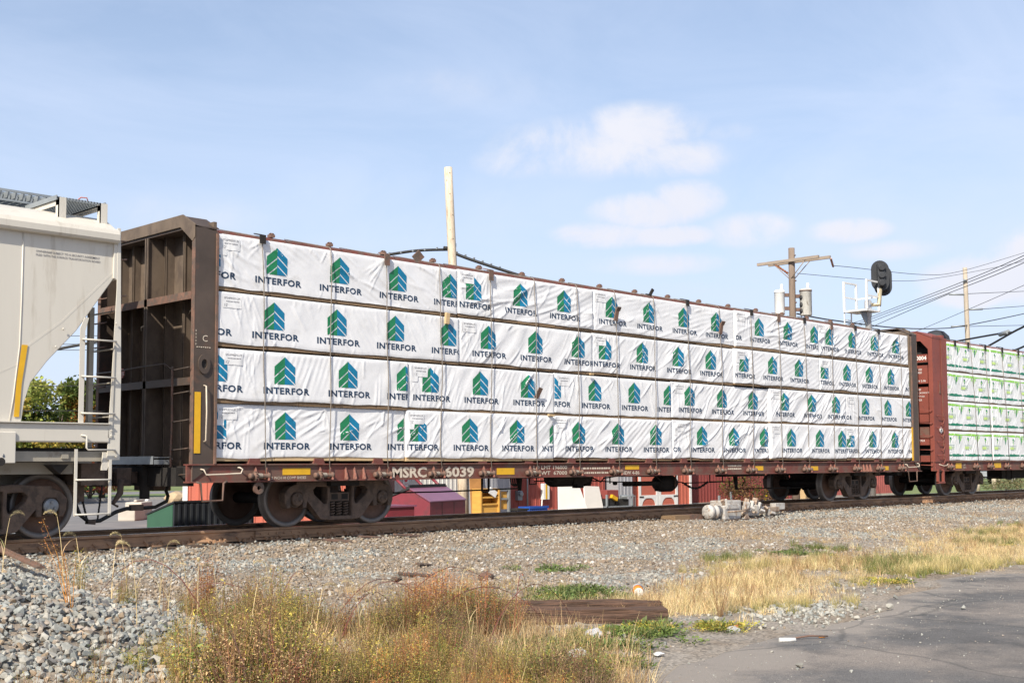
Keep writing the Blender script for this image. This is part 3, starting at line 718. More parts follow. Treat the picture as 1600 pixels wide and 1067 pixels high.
def surf_mesh(name, P, D, off, mats):
    d = D(P.v[:, 0], P.v[:, 1])
    me = bpy.data.meshes.new(name); vs = np.stack([P.v[:, 0], -d-off, P.v[:, 1]], 1)
    me.from_pydata(vs.tolist(), [], P.f)
    for q in mats: me.materials.append(q)
    me.polygons.foreach_set('material_index', P.m); me.polygons.foreach_set('use_smooth', [True]*len(P.f)); me.update()
    return me
def wrap_mesh(L, H, D, seed, step=STEP, depth=1.15, mats=None):
    nx, nz = int(L/step)+1, int(H/step)+1
    X, Z = np.meshgrid(np.linspace(0, L, nx), np.linspace(0, H, nz))
    hem = .048*(fbm(X[0]*1.7, X[0]*0+seed, seed+31, 4)-.55) + .05*np.clip(vnoise(X[0]*.9, X[0]*0+3, seed+8)-.78, 0, 1)
    Zs = Z + hem[None, :]*np.clip(1-Z/.25, 0, 1)**2
    Y = -D(X, Z)
    vs = np.stack([X, Y, Zs], -1).reshape(-1, 3).tolist(); fs = []
    idx = np.arange(nx*nz).reshape(nz, nx)
    a = np.stack([idx[:-1, :-1], idx[:-1, 1:], idx[1:, 1:], idx[1:, :-1]], -1).reshape(-1, 4)
    fs = a.tolist(); n = len(vs)
    # top and the two ends
    top = idx[-1]; k = len(top)
    for y in (.06, depth):
        for i in range(k): vs.append([X[0][i], y, H+.004*(vnoise(np.array([X[0][i]*3.]), np.array([y*9]), seed)[0])])
    t1 = [n+i for i in range(k)]; t2 = [n+k+i for i in range(k)]
    for i in range(k-1):
        fs.append([top[i], top[i+1], t1[i+1], t1[i]]); fs.append([t1[i], t1[i+1], t2[i+1], t2[i]])
    for col, flip, xe in ((idx[:, 0], 1, 0), (idx[:, -1], 0, L)):
        m = len(vs)
        for j in range(nz): vs.append([xe, depth, Z[j][0]])
        for j in range(nz-1):
            q = [col[j], m+j, m+j+1, col[j+1]]; fs.append(q if not flip else q[::-1])
    me = bpy.data.meshes.new('wrap'); me.from_pydata(vs, [], fs)
    for q in mats or [M['wrap']]: me.materials.append(q)
    me.polygons.foreach_set('use_smooth', [True]*len(fs)); me.update(); return me
ORD = ['first', 'second', 'third', 'fourth', 'fifth', 'sixth']
ROWN = ['top layer', 'upper middle layer', 'lower middle layer', 'bottom layer']
ROWS = [
 (3.725, .81, [9.97, 14.96, 18.70, 23.66, 27.33, 32.20], [[9.83, 11.05, 12.29, 13.54, 14.77], [15.34, 16.57, 17.80], [19.28, 20.51, 21.73, 22.94], [23.46, 24.65, 25.88, 27.12], [27.89, 29.06, 30.25, 31.44]],
  [(-32, .55), (22, .8), (14, .45), (20, .9), (28, 1.15)]),
 (2.86, .785, [9.97, 14.97, 18.65, 23.60, 27.35, 32.21], [[9.75, 10.99, 12.22, 13.46, 14.69], [15.71, 16.97, 18.2], [19.05, 20.26, 21.51, 22.72], [23.96, 25.17, 26.36], [27.6, 28.73, 29.91, 31.11, 32.34]],
  [(-55, .2), (48, .65), (46, .7), (24, .3), (46, .7)]),
 (2.005, .77, [9.97, 13.76, 17.50, 21.26, 25.05, 28.62, 32.25], [[9.95, 11.19, 12.44, 13.68], [14.28, 15.5, 16.76], [17.5, 18.72, 19.97, 21.16], [21.91, 23.15, 24.41], [25.68, 26.94, 28.09], [28.45, 29.67, 30.9, 32.1]],
  [(70, .4), (62, .45), (-60, .25), (42, .9), (40, .95), (-38, .4)]),
 (1.125, .82, [9.97, 13.72, 17.46, 21.29, 25.04, 28.58, 32.28], [[9.98, 11.25, 12.52, 13.74], [13.98, 15.21, 16.43, 17.52], [18.2, 19.43, 20.68], [21.1, 22.36, 23.58, 24.84], [25.94, 27.24, 28.34], [28.82, 30.0, 31.21, 32.42]],
  [(28, .5), (42, .6), (40, .8), (38, 1.15), (44, .5), (46, 1.1)])]
for ri, (zb, H, seams, logos, sty) in enumerate(ROWS):
    for bi in range(len(seams)-1):
        x0, x1 = seams[bi]+.008, seams[bi+1]-.012; L = x1-x0; seed = 100*ri+bi*7+5
        n = len(seams)-1
        pos = 'against the left bulkhead' if bi == 0 else ('against the right bulkhead' if bi == n-1 else '%s from the left bulkhead' % ORD[bi])
        dy = [0, .02, -.022, .012, -.03, .008, .026][(bi*3+ri*2) % 7]
        b = empty('lumber_bundle', (x0, FRONT+dy, zb), 'white wrapped lumber bundle, %s, %s' % (ROWN[ri], pos), 'lumber bundle', 'white lumber bundles with green and blue tree marks')
        b.rotation_euler = (0, .0035*math.sin(seed*1.7), .003*math.sin(seed*2.9))
        pins = [t-x0 for t in TIE_X if x0 < t < x1] if ri == 0 else [t-x0 for t in TIE_X if x0 < t < x1 and (int(t*10)+ri) % 3 == 0]
        D = folds(L, H, seed, sty[bi][0], sty[bi][1], pins)
        link_mesh('wrap', wrap_mesh(L, H, D, seed), b)
        dz = .155+.145
        zo = [.28, .27, .27, .285][ri]
        tagged = not (ri == 2 and bi == 1 and False)
        cover = {}
        for lx in logos[bi]:
            c = lx-x0; p = LOGO.moved(c, zo).clip(.012, L-.012)
            if len(p.f): link_mesh('printed_mark', surf_mesh('printed_mark', p, D, .0035, LOGO_M), b)
        # paper label near the left seam
        tx, tz, tw, th = .05+.03*((bi*3+ri) % 3), H-.24, .33, .18
        p = Print(); p.poly([(tx, tz), (tx+tw, tz), (tx+tw, tz+th), (tx, tz+th)], 0, .04)
        if ri == 3 or (ri, bi) in ((0, 0), (0, 1), (2, 1), (1, 3)): p.poly([(tx-.03, tz-.09), (tx+.10, tz-.09), (tx+.10, tz-.001), (tx-.03, tz-.001)], 0, .04)
        lab = link_mesh('paper_label', surf_mesh('paper_label', p, D, .0065, [M['paper']]), b)
        p = Print(); p.text('SP24PREM-LM', tx+.02, tz+.135, w=.28, h=.032, m=0, step=.1); p.text("12'", tx+.03, tz+.02, h=.045, m=0, step=.1)
        q = tx+.06
        while q < tx+tw-.04: p.poly([(q, tz+.092), (q+.018, tz+.092), (q+.018, tz+.106), (q, tz+.106)], 0, .1); q += .026
        link_mesh('label_print', surf_mesh('label_print', p, D, .0095, [M['greyink']]), lab)
        # bearers and the bare edge of the boards below the wrap
        mb = MB(); rr = random.Random(seed); xa = 0.0
        while xa < L:
            ln = rr.uniform(.8, 2.4); xb = min(L, xa+ln); mb.box(xa+.004, xb-.004, .012+rr.uniform(0, .012), 1.1, -.052+rr.uniform(-.006, .006), .012); xa = xb
        mb.build('bearer_board', [M['newlumber'] if ri == 3 and bi < 2 else M['lumber']], b, world=False)
# loose bits caught in the stack
for loc, sz, rot in (((14.62, 16.06, 3.60), (.09, .05, .20), (0, .1, 0)), ((17.35, 16.08, 1.945), (.16, .05, .035), (0, .05, 0)), ((18.55, 16.08, 2.80), (.10, .05, .03), (0, 0, 0))):
    o = MB().obox((0, 0, 0), sz, rot).build('wood_block', [M['newlumber']], bevel=.004); o.location = loc
    tag(o, {14.62: 'small yellow wooden block hanging below the top layer of bundles', 17.35: 'thin pale wood chip wedged under the lower middle bundles', 18.55: 'thin pale wood chip wedged under the upper middle bundles'}[loc[0]], 'wood block')

# ---------------- second lumber car, to the right
car2 = empty('lumber_flatcar', (46, YC, 0), 'brick red centre-beam flatcar at the right edge, loaded with green printed bundles', 'railcar', 'centre-beam lumber cars')
C20, C21 = 33.59, 34.44
side_sill(car2, 33.55, 56, M['sill'])
mb = MB(); mb.box(33.7, 56, FRONT+.045, 19.03, .985, 1.0); mb.build('deck', [M['under']], car2)
MB().box(33.7, 56, 17.35, 17.85, .70, .98).build('centre_sill', [M['under']], car2)
mb = MB(); mb.box(34.4, 56, 17.36, 17.84, 4.80, 4.86); mb.box(34.4, 56, 17.57, 17.63, 1.0, 4.8); mb.build('centre_beam', [M['car2']], car2)
b2 = empty('bulkhead', (34.0, YC, 1.03), parent=car2)
y0, y1 = 16.11, 19.09; R2 = M['car2']
mb = MB(); mb.box(34.30, 34.44, y0+.05, y1-.05, .8, 4.72); mb.build('end_panel', [R2], b2)
for ya, yb in ((y0, y0+.02), (y1-.02, y1)):
    MB().box(33.60, 34.15, ya, yb, .80, 4.66).build('side_plate', [R2], b2)
    MB().box(34.14, 34.44, ya-.03 if ya < 17 else ya, yb if ya < 17 else yb+.03, 1.03, 4.62).build('side_flange', [R2], b2, bevel=.008)
MB().box(34.12, 34.2, y0-.028, y0, 1.03, 4.62).build('side_flange', [M['sill']], b2)
po = [(y0, .76), (y0, 4.60), (y0+.45, 4.79), (y1-.45, 4.79), (y1, 4.60), (y1, .76), (y1-.13, .76), (y1-.13, 4.27), (y1-.36, 4.52), (y0+.36, 4.52), (y0+.13, 4.27), (y0+.13, .76)]
MB().prism(po, 'x', 33.575, 33.60).build('end_frame', [R2], b2)
MB().prism([(y0-.01, 4.61), (y0+.45, 4.81), (y1-.45, 4.81), (y1+.01, 4.61), (y1+.01, 4.59), (y1-.45, 4.79), (y0+.45, 4.79), (y0-.01, 4.59)], 'x', 33.56, 34.50).build('top_plate', [R2], b2)
MB().box(33.9, 34.3, y0+.25, y1-.25, .8, 4.7).build('inner_box', [M['under']], b2)
for z0, z1 in ((3.90, 4.13), (3.28, 3.81), (2.16, 2.60), (1.50, 1.72), (1.02, 1.2)):
    MB().box(33.60, 33.66, y0+.17, y1-.17, z0, z1).build('end_slat', [R2], b2)
MB().box(33.61, 33.8, y0+.17, y1-.17, 2.60, 3.18).build('end_slat', [R2], b2); MB().box(33.61, 33.75, y0+.17, y1-.17, 1.72, 2.02).build('end_slat', [M['sill']], b2)
mb = MB()
add_text(mb, '80004', 33.598, 16.70, 3.965, .125, axis='y', bold=.03); mb.build('lettering', [M['white']], b2)
for z, t, h, yy in ((3.66, 'LT 500', .065, 16.70), (3.57, '63 800', .065, 16.70), (3.33, 'NEW 5-96', .06, 16.70), (3.08, 'IL-80', .06, 16.66), (2.99, 'DO-CROWN TO', .047, 16.70), (2.89, 'DO-TP-602', .047, 16.70), (2.78, '  CPLR', .06, 16.66), (1.60, 'CPLR', .06, 16.60)):
    mb = MB(); add_text(mb, t, 33.597 if not 2.6 < z < 3.2 else 33.606, yy, z, h, axis='y'); mb.build('lettering', [M['white']], b2)
for z in (2.48, 2.12, 1.76, 1.36, .92): MB().tube([(33.56, 16.15, z), (33.52, 16.18, z), (33.52, 16.62, z+.01), (33.55, 16.65, z+.01)], .012, 6).build('ladder_rung', [R2], b2)
for z in (2.30, 1.95, 1.55, 1.16): MB().tube([(33.72, 16.10, z+.05), (33.74, 16.04, z+.04), (34.02, 16.035, z+.03), (34.06, 16.035, z-.05), (34.02, 16.04, z-.18), (33.95, 16.10, z-.2)], .012, 6).build('grab_iron', [R2], b2)
MB().obox((33.98, 16.10, 3.18), (.10, .03, .36), m=0).build('lifting_eye', [M['sill']], b2)
MB().cyl((33.98, 16.105, 1.93), .085, -.012, 0, 'y', 20).build('round_sign', [M['white']], b2)
MB().cyl((33.98, 16.0925, 1.93), .03, -.004, 0, 'y', 12).build('sign_print', [M['navy']], b2)
mb = MB()
for x in (33.66, 34.0): mb.box(x-.03, x+.03, 16.05, 16.12, .42, .80)
mb.box(33.63, 34.03, 16.04, 16.12, .40, .45); mb.build('step_stirrup', [R2], car2)
MB().tube([(33.80, FRONT-.01, .95), (34.0, FRONT-.07, .90), (34.2, FRONT-.07, .91), (34.28, FRONT-.06, .96)], .012, 6).build('grab_iron', [M['cream']], car2)
for x0, x1 in ((34.92, 35.30), (37.6, 38.1)): MB().box(x0, x1, FRONT-.006, FRONT-.001, .825, .985).build('reflector', [M['yellow']], car2)
for t, z in (('LUBE', .90), ('BRG 02', .82)):
    mb = MB(); add_text(mb, t, 35.42, FRONT-.004, z, .05); mb.build('lettering', [M['cream']], car2)
for x in (34.55, 36.3, 37.3, 38.55, 39.8, 41.0, 42.2):
    winch(car2, x, .02)
    if x > 35: MB().tube([(x-.2, 17.3, 4.87), (x-.2, 16.2, 4.62), (x-.18, 16.105, 4.55), (x-.05, 16.07, 2.7), (x, 16.04, .86)], .0085, 6).build('tie_cable', [M['cable']], car2)
for x in (35.2, 36.1, 37.3, 38.55, 39.8): MB().prism([(16.07, 4.62), (16.07, 4.44), (16.085, 4.44), (16.09, 4.60), (16.26, 4.64), (16.25, 4.655)], 'x', x-.24, x-.13).build('edge_protector', [M['under']], car2)
bogie(car2, 36.55); coupler(car2, 33.6, -1, M['under'])
MB().box(36.2, 36.9, 16.4, 18.8, .66, .98).build('body_bolster', [M['under']], car2)
mb = MB(); mb.box(40.2, 44, 17.0, 17.5, .45, .75); mb.tube([(38.0, 17.1, .5), (44, 17.1, .55)], .02); mb.tube([(39.6, 16.6, .76), (39.6, 16.6, .45), (40.0, 16.6, .45), (40.0, 16.6, .76)], .02, 6); mb.build('brake_gear', [M['under']], car2)

# green print: a drip border, sprig, lines of lettering and a leafy band
def green_print(L, H, seed):
    P = Print(); r = random.Random(seed)
    x = .0; k = 0; unit = 1.19
    top = H-.07
    xs = np.arange(0, L+.001, .06)
    up = [(q, top+.012*math.sin(q*5)) for q in xs]; dn = [(q, top-.035-.02*abs(math.sin(q*PI/unit+.3))) for q in xs]
    P.poly(up+dn[::-1], 0, .06)
    x = .62+.15*(seed % 3)
    while x < L+.3:
        for dx, ln, w in ((-.10, .12, .05), (0, .26, .06), (.06, .17, .05), (.14, .09, .05)):
            cx = x+dx; P.poly([(cx-w/2, top-.06), (cx+w/2, top-.06), (cx+w*.6, top-.05-ln*.7), (cx, top-.05-ln), (cx-w*.5, top-.05-ln*.75)][::-1], 0 if dx else 1, .06)
        c = x-.62                 # sprig
        for k in range(5):
            zz = top-.14-.045*k; P.poly([(c-.06+.02*k, zz), (c, zz-.02), (c+.05-.008*k, zz+.03), (c-.01, zz+.045)], 0 if k % 2 else 3, .06)
        P.poly([(c+.01, top-.10), (c+.07, top-.17), (c+.05, top-.18), (c-.005, top-.13)][::-1], 3, .06)
        P.text('GREENFIRST', c-.22, .33, w=.46, h=.085, bold=.02, m=2); P.poly([(c-.20, .305), (c+.1, .305), (c+.1, .31), (c-.2, .31)], 3, .06)
        P.poly([(c-.22, .33), (c+.04, .33), (c+.04, .415), (c-.22, .415)][::1], 4, .06)
        P.poly([(c-.25, .44), (c+.25, .44), (c+.25, .448), (c-.25, .448)], 3, .06)
        x += unit
    x = .30+.2*(seed % 2)
    while x < L+.6:
        a = [(x-.55+q*.11, .155+.035*math.sin(q*PI/10)+.012*math.sin(q*2.3)) for q in range(11)]; b = [(px, .13-.02*math.sin(i*PI/10)) for i, (px, _) in enumerate(a)]
        P.poly(a+b[::-1], 1, .06); x += 1.14
    return P.clip(.02, L-.02, .02, H-.02)
GM = [M['lime'], M['teal'], M['paleink'], M['teal'], mat('lime_tint_ink', (.52, .70, .22), .5, var=.1)]
X2 = [34.46, 37.55, 40.65, 43.75]
for ri, (zb, H) in enumerate(((3.71, .84), (2.84, .82), (1.965, .82), (1.06, .85))):
    for bi in range(3):
        x0, x1 = X2[bi]+.008, X2[bi+1]-.012; L = x1-x0; seed = 900+ri*10+bi
        b = empty('lumber_bundle', (x0, FRONT-.005*(bi % 2), zb), 'green printed lumber bundle, %s, %s' % (ROWN[ri], ['against the red bulkhead', 'second from the red bulkhead', 'third from the red bulkhead'][bi]), 'lumber bundle', 'lumber bundles with green drip print')
        D = folds(L, H, seed, 58, .38, [.5, 1.7, 2.8])
        link_mesh('wrap', wrap_mesh(L, H, D, seed, mats=[M['wrap2']]), b)
        P = green_print(L, H, ri*2+bi+1)
        # keep the overlapping lime tint in front of the pale lettering
        for mi in range(5):
            sub = Print(); keep = [i for i, q in enumerate(P.m) if q == mi]
            if not keep: continue
            sub.v = P.v; sub.f = [P.f[i] for i in keep]; sub.m = [0]*len(keep)
            me = surf_mesh('printed_mark', sub, D, .0035+.0012*mi, [GM[mi]])
            bm = bmesh.new(); bm.from_mesh(me); bmesh.ops.delete(bm, geom=[v for v in bm.verts if not v.link_faces], context='VERTS'); bm.to_mesh(me); bm.free()
            link_mesh('printed_mark', me, b)
        MB().box(0, L, .015, 1.1, -.035, .01).build('bearer_board', [M['lumber']], b, world=False)

# ---------------- covered hopper on the left
hop = empty('hopper_car', (1.0, YC, 0), 'beige covered hopper car at the left edge, with roof walk and end ladder', 'railcar')
HM = M['hopper']
prof = [(-3, 1.5), (6.94, 1.5), (6.97, 1.62), (7.0, 1.85), (7.08, 2.12), (7.30, 2.42), (7.70, 2.86), (8.25, 3.66), (8.25, 4.30), (-3, 4.30)]
hy0, hy1 = 16.02, 19.18
mb = MB(); mb.prism(prof, 'y', hy0, hy1); mb.build('body', [HM], hop, bevel=.01)
# slope-sheet creases and weld seams on the side
mb = MB(); mb.tube([(6.93, hy0-.002, 4.16), (6.93, hy0-.002, 3.2), (6.92, hy0-.002, 2.6), (6.85, hy0-.002, 1.9), (6.80, hy0-.002, 1.55)], .010, 6)
mb.build('weld_seam', [HM], hop)
for pts in ([(6.93, 2.55), (7.5, 3.0), (8.22, 3.74), (8.22, 3.70), (7.5, 2.96), (6.93, 2.51)], [(5.2, 1.55), (6.93, 2.38), (6.93, 2.36), (5.2, 1.51)]):
    MB().prism(pts, 'y', hy0-.0016, hy0).build('slope_crease', [HM], hop)
MB().prism([(8.22, 4.16), (8.30, 4.12), (8.275, 3.62), (8.22, 3.64)], 'y', hy0-.03, hy1).build('end_flange', [HM], hop, bevel=.006)
# eave lip and roof
mb = MB(); cr = [(16.02, 4.13), (15.93, 4.135), (15.905, 4.17), (15.90, 4.25), (15.93, 4.31), (16.0, 4.345), (16.02, 4.34)]
mb.prism(cr, 'x', -3, 8.27); mb.prism([(2*YC-a, b) for a, b in cr], 'x', -3, 8.27); mb.build('eave', [HM], hop, bevel=.006)
n = 12; arc = []
for i in range(n+1):
    t = i/n; y = 16.0+3.2*t; arc.append((y, 4.335+.36*(1-(2*t-1)**2)**.75))
mb = MB(); mb.prism(arc, 'x', -3, 8.25); mb.build('roof', [HM], hop)
MB().prism([(7.55, 4.60), (8.62, 4.56), (8.62, 4.60), (7.55, 4.66)], 'y', 17.3, 17.75).build('roof_end_ledge', [M['galvgrey']], hop)
# running board: bars and side rails
mb = MB()
for y in (17.22, 17.98): mb.box(-3, 8.1, y-.012, y+.012, 4.915, 4.95); mb.box(-3, 8.1, y-.012, y+.012, 4.78, 4.805)
for y in (17.4, 17.6, 17.8): mb.box(-3, 8.1, y-.008, y+.008, 4.90, 4.945)
x = -3
while x < 8.1: mb.box(x, x+.012, 17.23, 17.97, 4.80, 4.935); x += .11
mb.build('running_board', [M['galvgrey']], hop)
mb = MB()
for x in np.arange(-2.5, 8, 1.5): mb.box(x-.03, x+.03, 17.2, 18.0, 4.62, 4.80)
mb.build('running_board_bracket', [HM], hop)
mb = MB()
for x in np.arange(7.47, 8.2, .045): mb.box(x, x+.010, 16.2, 17.2, 4.70, 4.73)
for y in np.arange(16.2, 17.2, .07): mb.box(7.47, 8.18, y, y+.008, 4.695, 4.725)
mb.box(7.46, 7.475, 16.2, 17.2, 4.68, 4.745); mb.box(8.175, 8.19, 16.2, 17.2, 4.68, 4.745)
mb.build('roof_grating', [M['galvgrey']], hop)
for x in (7.54, 8.15):
    mb = MB(); mb.box(x-.055, x+.055, 16.18, 16.20, 4.37, 4.72); mb.box(x-.055, x-.045, 16.18, 16.27, 4.37, 4.72); mb.box(x-.055, x-.045, 16.2, 17.2, 4.61, 4.69); mb.box(x-.055, x+.04, 16.2, 17.2, 4.675, 4.69); mb.build('grating_bracket', [HM], hop)
MB().tube([(8.20, 17.2, 4.90), (8.25, 17.1, 4.97), (8.34, 17.1, 4.975), (8.36, 17.1, 4.92)], .009, 6).build('roof_grab_iron', [flat('faded_red_paint', (.45, .12, .08))], hop)
# sills
MB().box(-3, 8.20, 15.97, 16.10, 1.33, 1.585).build('side_sill', [HM], hop, bevel=.02)
mb = MB(); mb.box(-3, 8.20, 15.93, 16.3, 1.585, 1.60); mb.build('sill_flange', [HM], hop)
mb = MB(); mb.box(5.4, 6.87, 15.94, 16.0, 1.05, 1.46); mb.build('jacking_pad', [HM], hop, bevel=.01)
mb = MB(); mb.lathe([(.055, -.001), (.055, .002)], (6.68, 15.94, 1.07), 'y', 18); mb.build('pad_hole', [M['under']], hop)
mb = MB(); add_text(mb, 'LIFT HERE', 6.33, 15.936, 1.185, .042); mb.build('lettering', [M['navy']], hop)
mb = MB(); mb.box(6.705, 6.715, 15.935, 15.938, 1.13, 1.17); mb.add([(6.69, 15.936, 1.145), (6.71, 15.936, 1.12), (6.73, 15.936, 1.145)], [(0, 1, 2)])
mb.build('arrow', [M['navy']], hop)
MB().box(6.87, 8.30, 16.08, 16.16, 1.07, 1.21).build('lower_sill', [M['hopperdark']], hop, bevel=.008)
MB().box(7.55, 7.65, 16.06, 16.08, 1.11, 1.18).build('sill_bracket', [M['hopperdark']], hop)
MB().box(-3, 8.4, 16.3, 18.9, 1.20, 1.26).build('shear_plate', [M['under']], hop)
MB().box(-3, 8.6, 17.3, 17.9, .72, 1.1).build('centre_sill', [M['hopperdark']], hop)
MB().box(-3, 7.9, 16.45, 18.75, .90, 1.06).build('body_bolster', [M['hopperdark']], hop)
MB().prism([(7.45, 1.03), (7.72, 1.03), (7.6, .90)], 'y', 16.2, 16.4).build('bolster_bracket', [M['under']], hop)
mb = MB(); mb.box(8.0, 8.35, 16.4, 18.8, .74, 1.05); mb.box(7.9, 8.3, 16.9, 17.1, .5, .8); mb.tube([(7.6, 16.8, .6), (8.2, 16.9, .5), (8.35, 17.1, .62)], .03); mb.build('end_frame', [M['truck']], hop)
coupler(hop, 8.45, 1, M['truck'])
# end ladder
mb = MB(); mb.prism([(8.17, 1.09), (8.36, 1.09), (8.36, 2.2), (8.315, 4.36), (8.265, 4.36), (8.27, 3.5)], 'y', 15.985, 16.0); mb.prism([(8.345, 1.09), (8.36, 1.09), (8.36, 2.2), (8.315, 4.36), (8.30, 4.36), (8.345, 2.2)], 'y', 16.0, 16.09); mb.build('ladder_post', [HM], hop, bevel=.004)
MB().prism([(8.17, 1.4), (8.23, 1.4), (8.255, 2.7), (8.24, 2.7)], 'y', 15.97, 15.985).build('post_gusset', [HM], hop)
mb = MB(); mb.prism([(7.74, 1.42), (7.81, 1.42), (7.81, 2.86), (7.86, 3.05), (7.80, 3.05), (7.74, 2.90)], 'y', 15.975, 15.99); mb.build('ladder_stile', [HM], hop)
mb = MB(); mb.box(8.24, 8.31, 16.72, 16.80, 1.1, 3.3); mb.build('rear_ladder_post', [M['hopperdark']], hop)
for z in (2.745, 2.235, 1.73): MB().tube([(7.775, 15.975, z+.005), (7.775, 15.93, z), (8.25, 15.93, z), (8.25, 15.975, z+.005)], .014, 6).build('ladder_rung', [HM], hop)
MB().tube([(7.78, 15.97, 1.43), (7.84, 15.93, 1.42), (7.84, 15.93, 1.26), (7.86, 15.93, 1.23), (8.26, 15.93, 1.23), (8.27, 15.98, 1.23)], .014, 6).build('ladder_rung', [HM], hop)
for z in (3.7, 3.2, 2.66, 2.18, 1.7): MB().tube([(8.27, 16.74, z), (8.33, 16.74, z), (8.335, 16.1, z), (8.30, 16.06, z)], .013, 6).build('ladder_rung', [M['hopperdark']], hop)
for z in (4.18, 3.92, 3.4): MB().tube([(8.30, 16.02, z), (8.42, 16.03, z+.01), (8.44, 16.05, z+.02)], .012, 6).build('grab_iron', [M['rustpost']], hop)
mb = MB(); mb.box(7.70, 7.74, 15.98, 15.995, .33, 1.24); mb.box(8.20, 8.24, 15.98, 15.995, .33, 1.10); mb.prism([(8.10, .95), (8.18, .95), (8.24, 1.1), (8.24, 1.2), (8.12, 1.2)], 'y', 16.0, 16.03); mb.build('step_stile', [HM], hop)
for z in (.82, .35): MB().tube([(7.72, 15.98, z), (7.74, 15.95, z), (8.20, 15.95, z), (8.22, 15.98, z)], .014, 6).build('step_rung', [HM], hop)
mb = MB()
for p in ((8.22, 15.99, 1.5), (8.22, 15.99, 1.43), (8.29, 15.98, 1.2), (8.29, 15.98, 1.14), (8.26, 15.98, 3.0), (7.50, 16.0, 2.87), (7.4, 16.0, 2.62)): mb.lathe([(.018, -.02), (.012, -.03)], p, 'y', 8)
mb.build('bolt', [HM], hop)
MB().prism([(6.945, 2.62), (7.025, 2.62), (6.955, 2.10), (6.93, 1.66), (6.86, 1.66), (6.885, 2.1)][::1], 'y', hy0-.014, hy0-.009).build('reflector', [M['yellow']], hop)
for t, z, w in (('OWNERSHIP SUBJECT TO A SECURITY AGREEMENT', 3.885, .91), ('FILED WITH THE SURFACE TRANSPORTATION BOARD', 3.835, .92)):
    mb = MB(); add_text(mb, t, 7.11, hy0-.004, z, .03, width=w, bold=.01); mb.build('lettering', [M['greyink']], hop)
bogie(hop, 7.62-.889, steelcap=True)
MB().tube([(8.30, 17.2, .48), (8.38, 17.2, .30), (8.52, 17.2, .19), (8.70, 17.2, .20), (8.95, 17.2, .32), (9.12, 17.2, .365), (9.35, 17.2, .365)], .03, 8).build('air_hose', [M['black']], hop)
mb = MB(); mb.obox((8.55, 17.2, .185), (.12, .09, .07), (0, .1, 0)); mb.obox((9.28, 17.2, .375), (.2, .08, .09)); mb.build('hose_coupling', [M['truck']], hop)
for a, b in (((8.66, 17.2, .22), (8.72, 17.2, .7)), ((8.50, 17.2, .2), (8.42, 17.2, .5))):
    mb = MB(); n = 12
    for k in range(n):
        q = k/(n-1); mb.obox([a[i]+(b[i]-a[i])*q for i in range(3)], (.02, .02, .045), (0, .1, k % 2*1.57))
    mb.build('hose_chain', [M['under']], hop)
MB().tube([(9.05, 17.25, .80), (9.02, 17.22, .60), (8.90, 17.2, .44), (8.98, 17.2, .40)], [.05, .05, .03, .02], 8).build('uncoupling_lever', [M['truck']], hop)
# ================================================================== THE SETTING
MOUND = (3.2, 9.6)
def asph_edge(X): return np.interp(X, [-60, 4, 6.75, 8.77, 9.95, 12.0, 15.2, 17.2, 26, 60, 200], [4.6, 4.9, 5.45, 6.0, 5.95, 6.35, 7.25, 6.9, 8.0, 10.0, 14.0])
def gh(X, Y):
    """ground height; rail top is zero"""
    X = np.asarray(X, float); Y = np.asarray(Y, float)
    base = np.interp(Y, [-50, 5, 9, 12.5, 14.8, 16.0, 16.4, 18.9, 19.4, 21.5, 24, 60], [-.50, -.50, -.49, -.42, -.33, -.235, -.215, -.215, -.26, -.75, -.90, -.92])
    dx, dy = X-MOUND[0], Y-MOUND[1]
    u = (dx*.80-dy*.60)/1.9; v = (dx*.60+dy*.80)/2.0
    base = base + .74*np.exp(-(u*u+v*v)**1.15*.9)
    w = np.clip((Y-asph_edge(X)-.1)/.6, 0, 1)*np.clip((16.2-Y)/.6, 0, 1)
    return base + w*(.07*(fbm(X*.45, Y*.45, 2, 4)-.5)+.035*(fbm(X*1.6, Y*1.6, 12, 3)-.5))

def sheet(name, xs, ys, hf, m, mats_idx=None):
    X, Y = np.meshgrid(xs, ys); Z = hf(X, Y); nx, ny = len(xs), len(ys)
    vs = np.stack([X, Y, Z], -1).reshape(-1, 3); idx = np.arange(nx*ny).reshape(ny, nx)
    fs = np.stack([idx[:-1, :-1], idx[:-1, 1:], idx[1:, 1:], idx[1:, :-1]], -1).reshape(-1, 4)
    me = bpy.data.meshes.new(name); me.from_pydata(vs.tolist(), [], fs.tolist())
    for q in (m if isinstance(m, list) else [m]): me.materials.append(q)
    me.polygons.foreach_set('use_smooth', [True]*len(fs)); me.update()
    o = bpy.data.objects.new(name, me); COL.objects.link(o); o['kind'] = 'structure'; return o

# ground: grey-brown ballast dirt near the track, dirt by the road
def ground_mat():
    m = mat('dirt_and_fine_gravel', (.215, .17, .125), .95, var=.35, scale=1.3, col2=(.25, .22, .185), thr=(.44, .60), scale2=.8, bump=.9, bscale=55)
    nt = m.node_tree; N = nt.nodes; L = nt.links; b = N['Principled BSDF']
    src = b.inputs['Base Color'].links[0].from_socket
    tc = N.new('ShaderNodeTexCoord')
    v = N.new('ShaderNodeTexVoronoi'); v.inputs['Scale'].default_value = 42; L.new(tc.outputs['Object'], v.inputs['Vector'])
    sp = N.new('ShaderNodeSeparateColor'); L.new(v.outputs['Color'], sp.inputs[0])
    mr = N.new('ShaderNodeMapRange'); L.new(sp.outputs[0], mr.inputs['Value']); mr.inputs['To Min'].default_value = .6; mr.inputs['To Max'].default_value = 1.45
    hs = N.new('ShaderNodeHueSaturation'); L.new(src, hs.inputs['Color']); L.new(mr.outputs['Result'], hs.inputs['Value'])
    L.new(hs.outputs[0], b.inputs['Base Color'])
    return m
